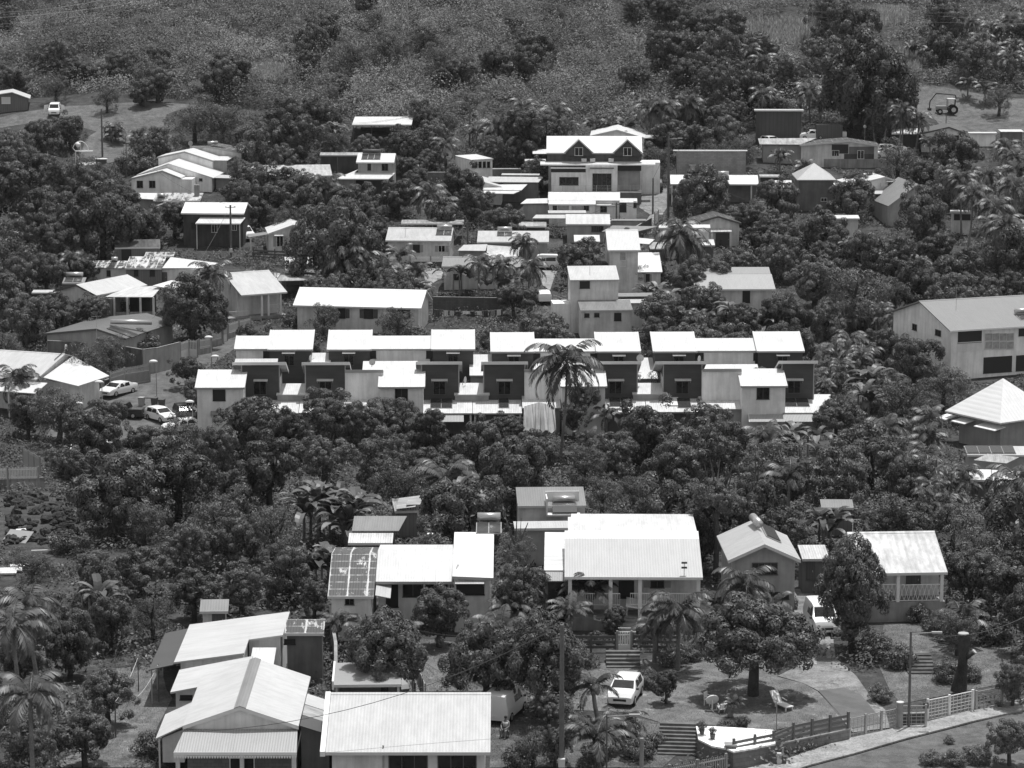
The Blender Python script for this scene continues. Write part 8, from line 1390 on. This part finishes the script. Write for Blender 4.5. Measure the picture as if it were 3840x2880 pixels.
# ---- odd things
A = pt(*p('G',270,1365), 314.5); g = zt(A.x, A.y); t = thing('draped_sheet', 'pale pleated tarpaulin draped over a frame beneath the terrace palm', 'tarpaulin', (A.x, A.y, g)); z = A.z-g; n = 28; V = []
for j in range(n+1):
    f = j/n; x = (f-.5); V += [(x*3.6*.9, .25*math.sin(j*2.1)*.2, z+.25-.9*abs(x)), (x*3.4+.2*math.sin(j), -1.2-.12*math.sin(j*2.1), 1.2+.2*math.sin(j*1.7))]
me = bpy.data.meshes.new('sheet'); me.from_pydata(V, [], [(2*j,2*j+2,2*j+3,2*j+1) for j in range(n)]); ob = bpy.data.objects.new('sheet', me); me.materials.append(WC); COL.objects.link(ob); ob.parent = t; ob.modifiers.new('t', 'SOLIDIFY').thickness = .03; [MB().tube((x,-1.2,-.5),(x,-1.2,1.3),.04,.04,6).build('post', GREY, t) for x in (-1.6, 1.6)]
W = gp(*p('Q',1665,1025)); t = thing('tree_stump', 'thick dead trunk sawn off high, with a pale cut top, on the grassy slope', 'tree stump', W); pts = [(0,0,-.4),(.12,0,1.2),(.1,0,2.6),(.25,0,3.9)]; m = MB(); nr, ns = 16, 18
for i in range(nr):
    f_ = i/(nr-1); cx_ = .12*math.sin(2.2*f_)+.2*f_; rb = .42*(1-f_)**2*.5+.3+.04*math.sin(f_*9)+(.06 if f_ > .9 else 0)
    for j in range(ns): a = 2*math.pi*j/ns; rr_ = rb*(1+.1*math.sin(3*a+f_*3)+.07*math.sin(7*a-f_*5)+.05*math.sin(11*a+f_*17)); m.v.append((cx_+rr_*math.cos(a), rr_*math.sin(a), -.4+4.3*f_))
for i in range(nr-1):
    for j in range(ns): m.f.append((i*ns+j, i*ns+(j+1) % ns, (i+1)*ns+(j+1) % ns, (i+1)*ns+j))
m.tube((.3,0,2.2),(.95,-.2,2.75),.2,.17,8); m.build('trunk', ground_mat('dead_bark', .04, .09, 3, 14, 1.0), t, True); MB().tube((.25,0,3.88),(.25,0,3.95),.37,.34,14).build('cut_face', plain(.4, .9), t); MB().tube((.93,-.2,2.73),(.98,-.22,2.79),.17,.17,10).build('cut_face', plain(.45, .9), t)
W = gp(*p('Q',1625,250)); t = thing('plank', 'pale plank propped upright in plants right of the lattice porch house', 'plank', W, R(15)); MB().bar((0,0,0),(-.4,0,1.6),.14,.05).build('board', WHITE, t)
W = gp(*p('A',700,700)); t = thing('sports_goal', 'white ball goal with a basketball hoop on the sports court', 'goal', W, R(8)); f = MB(); [f.tube((x,y,-.2),(x,y,2.0),.05,.05,6) for x in (-1.3,1.3) for y in (0,1.0)]; f.tube((-1.35,0,2),(1.35,0,2),.06,.06,6).tube((-1.3,1,2),(1.3,1,2),.05,.05,6); f.build('frame', WHITE, t)
f = MB().path([(-1.3+.0,.5,2.0)]+[( -.55+1.2*math.cos(a)*-1, .5, 2.0+1.5*math.sin(a)) for a in [i*math.pi/10 for i in range(1, 10)]]+[(.65,.5,2.0)], .06); f.tube((-.5,.5,2),(-.5,.5,3.4),.04,.04,6); f.build('hoop_arch', WHITE, t); MB().ball((-.9,.3,3.0), .38, 14, 6).build('backboard', WHITE, t, True)
W = gp(*p('A',840,740)); t = thing('bus_shelter', 'tiny white roofed hut in bushes right below the sports court', 'hut', W); MB().box(-.9,.9,-.5,.5,1.5,1.62).build('roof', WHITE, t); MB().box(-.8,.8,-.4,.4,-.3,1.5).build('wall', DGREY, t)
W = gp(*p('D',1425,590)); t = thing('parasol', 'striped faded parasol below the dark roofed bungalow', 'parasol', W); m = MB(); n = 12
for i in range(n): a, b = 2*math.pi*i/n, 2*math.pi*(i+1)/n; m.hexa([(1.3*math.cos(a),1.3*math.sin(a),2.0),(1.3*math.cos(b),1.3*math.sin(b),2.0),(0,0,2.6),(0,0,2.6)], [(1.3*math.cos(a),1.3*math.sin(a),2.03),(1.3*math.cos(b),1.3*math.sin(b),2.03),(0,0,2.64),(0,0,2.64)])
m.build('canopy', RO, t); MB().tube((0,0,-.2),(0,0,2.5),.03,.03,6).build('pole', STEEL, t)
W = gp(*p('D',1228,752)); t = tag(MB().tube((W.x,W.y,W.z+.0),(W.x,W.y,W.z+.02),.01,.01,4).build('tyre', WHITE), 'white painted tyre hung on the bank below the workshop wall', 'tyre'); bpy.data.objects.remove(t)
me = bpy.data.meshes.new('tyre'); bm = bmesh.new(); vs = [[bm.verts.new(((.42+.11*math.cos(b))*math.cos(a), .11*math.sin(b), .45+(.42+.11*math.cos(b))*math.sin(a))) for b in [k*math.pi/4 for k in range(8)]] for a in [k*math.pi/9 for k in range(18)]]
for i in range(18):
    for j in range(8): bm.faces.new((vs[i][j], vs[i][(j+1) % 8], vs[(i+1) % 18][(j+1) % 8], vs[(i+1) % 18][j]))
bm.to_mesh(me); bm.free(); me.materials.append(WHITE); o = bpy.data.objects.new('tyre', me); COL.objects.link(o); o.location = W; tag(o, 'white painted tyre on the bank below the workshop wall', 'tyre')
# rocks and dumped boards
rg = np.random.default_rng(12); V, F = [], []
for k in range(170):
    q = p('I', rg.uniform(60, 640), rg.uniform(680, 1090)); W = gp(*q); b = bmesh.new(); bmesh.ops.create_icosphere(b, subdivisions=2, radius=rg.uniform(.15, .5)*(1 if q[1] > 1900 else 1.1)); o = len(V); j = rg.normal(size=3); sc_ = rg.uniform(.7, 1.2, 3)
    b.verts.ensure_lookup_table()
    for v in b.verts: c = v.co; n = 1+.3*math.sin(9*c.x+j[0]*5)+.25*math.sin(11*c.y+j[1]*5)+.2*math.sin(10*c.z+j[2]*4); V.append((W.x+c.x*n*sc_[0], W.y+c.y*n*sc_[1], W.z+.15+c.z*n*sc_[2]*.8))
    F += [tuple(o+v.index for v in f.verts) for f in b.faces]; b.free()
me = bpy.data.meshes.new('boulder_heap'); me.from_pydata(V, [], F); me.materials.append(ground_mat('lava_rock', .03, .08, 2, 8, 1.0)); o = bpy.data.objects.new('boulder_heap', me); COL.objects.link(o); tag(o, 'heap of dark lava boulders at the left edge', 'boulders', kind='stuff')
def board(tt, x, y, w, l, rz, tx, m, lb): W = gp(*p(tt, x, y)); t = tag(MB().box(-w/2,w/2,-l/2,l/2,-.02,.02).build('board', m), lb, 'board'); t.location = W+Vector((0,0,.25)); t.rotation_euler = (R(tx), 0, R(rz)); return t
board('I',140,1060,2.2,1.8,-25,30,plain(.32), 'grey square board propped against the boulder heap'); board('I',180,1005,.8,.7,20,25,WHITE, 'small white sheet behind the grey square board'); board('I',380,1160,2.2,.12,8,0,WHITE, 'pale plank lying on bare ground below the boulders'); board('I',690,1060,1.6,.12,-60,0,TRIM, 'pale pole lying in leaves right of the boulders'); board('I',490,1065,1.8,.9,30,20,GREY, 'old grating thrown onto the boulder heap')
for k, (x, y, w, l, a) in enumerate(((90,1320,1.7,.6,8),(60,1345,1.4,.4,4),(190,1285,1.9,.4,12))): board('I',x,y,w,l,a,12,RW,'crumpled white roofing sheet in the left bushes, '+('large middle one','small nearest one','farthest one')[k])
W = gp(*p('J',1478,1085)); t = thing('water_drum', 'round lidded drum in the yard behind the mottled roof house', 'drum', W); MB().tube((0,0,0),(0,0,.8),.36,.36,16).build('body', TRIM, t); MB().tube((0,0,.8),(0,0,.86),.4,.38,16).build('lid', WHITE, t)
W = gp(*p('J',1705,905)); t = thing('work_table', 'garden shelter topped with wavy striped sheets beside banana plants', 'shelter', W); MB().slab([(-1.9,-.6,1.6),(1.7,-.5,1.5),(1.8,.9,1.8),(-1.7,.8,1.8)], .05).build('roof', RS, t); [MB().box(x,x+.08,y,y+.08,-.3,1.6).build('post', DGREY, t) for x in (-1.6,1.5) for y in (-.4,.6)]; MB().box(-1.5,1.5,.65,.7,-.2,1.5).build('back_panel', WK, t)
W = gp(*p('N',1300,1100)); 
# person and bird
W = gp(*p('N',2095,1405)); me = bpy.data.meshes.new('person'); J = [(0,0,.52),(0,.03,.75),(0,.0,1.0),(0,-.02,1.12),(0,-.05,1.27),(.11,-.05,.52),(.17,-.45,.55),(.16,-.5,.1),(.16,-.62,.05),(-.11,-.05,.52),(-.17,-.45,.55),(-.16,-.45,.1),(-.16,-.58,.05),(.2,0,1.0),(.27,-.12,.76),(.14,-.38,.66),(-.2,0,1.0),(-.27,-.12,.76),(-.14,-.36,.66),(.1,-.45,.64),(-.1,-.43,.64)]
E = [(0,1),(1,2),(2,3),(3,4),(0,5),(5,6),(6,7),(7,8),(0,9),(9,10),(10,11),(11,12),(2,13),(13,14),(14,15),(2,16),(16,17),(17,18),(15,19),(18,20)]; me.from_pydata(J, E, []); o = bpy.data.objects.new('person', me); COL.objects.link(o); o.location = W; o.rotation_euler = (0,0,R(-25))
sk = o.modifiers.new('s', 'SKIN'); rad = [.15,.14,.16,.06,.1,.1,.075,.05,.04,.1,.075,.05,.04,.07,.045,.035,.07,.045,.035,.03,.03]
for v, r_ in zip(me.skin_vertices[0].data, rad): v.radius = (r_, r_)
me.skin_vertices[0].data[0].use_root = True; ss = o.modifiers.new('u', 'SUBSURF'); ss.levels = 1; ss.render_levels = 2; me.materials.append(plain(.22, .8, .2, 0, 'skin')); tag(o, 'person in a pale top sitting bent forward in the shade by the white van', 'person')
MB().tube((0,.02,.72),(0,.0,1.03),.19,.2,14).build('shirt', TRIM, o, True); MB().ball((0,-.03,1.32), .105, 12, 8).build('hair', BLACK, o, True)
t = thing('stool', 'low dark stool under the seated person', 'stool', W); MB().box(-.2,.2,-.2,.2,.38,.42).build('seat', DGREY, t); [MB().box(x,x+.04,y,y+.04,0,.38).build('leg', DGREY, t) for x in (-.2,.16) for y in (-.2,.16)]
W = pt(*p('V',1892,607), 478); m = MB().ball((0,0,0), .16, 8, 6, 1.6); m.tube((0,0,.2),(.05,-.02,.45),.04,.03,6).ball((.06,-.02,.48), .05, 6, 4).tube((.08,-.02,.48),(.2,-.03,.46),.012,.004,5); o = tag(m.build('egret', WHITE, smooth=True), 'small white bird perched on a treetop left of the tall palms', 'bird'); o.location = W
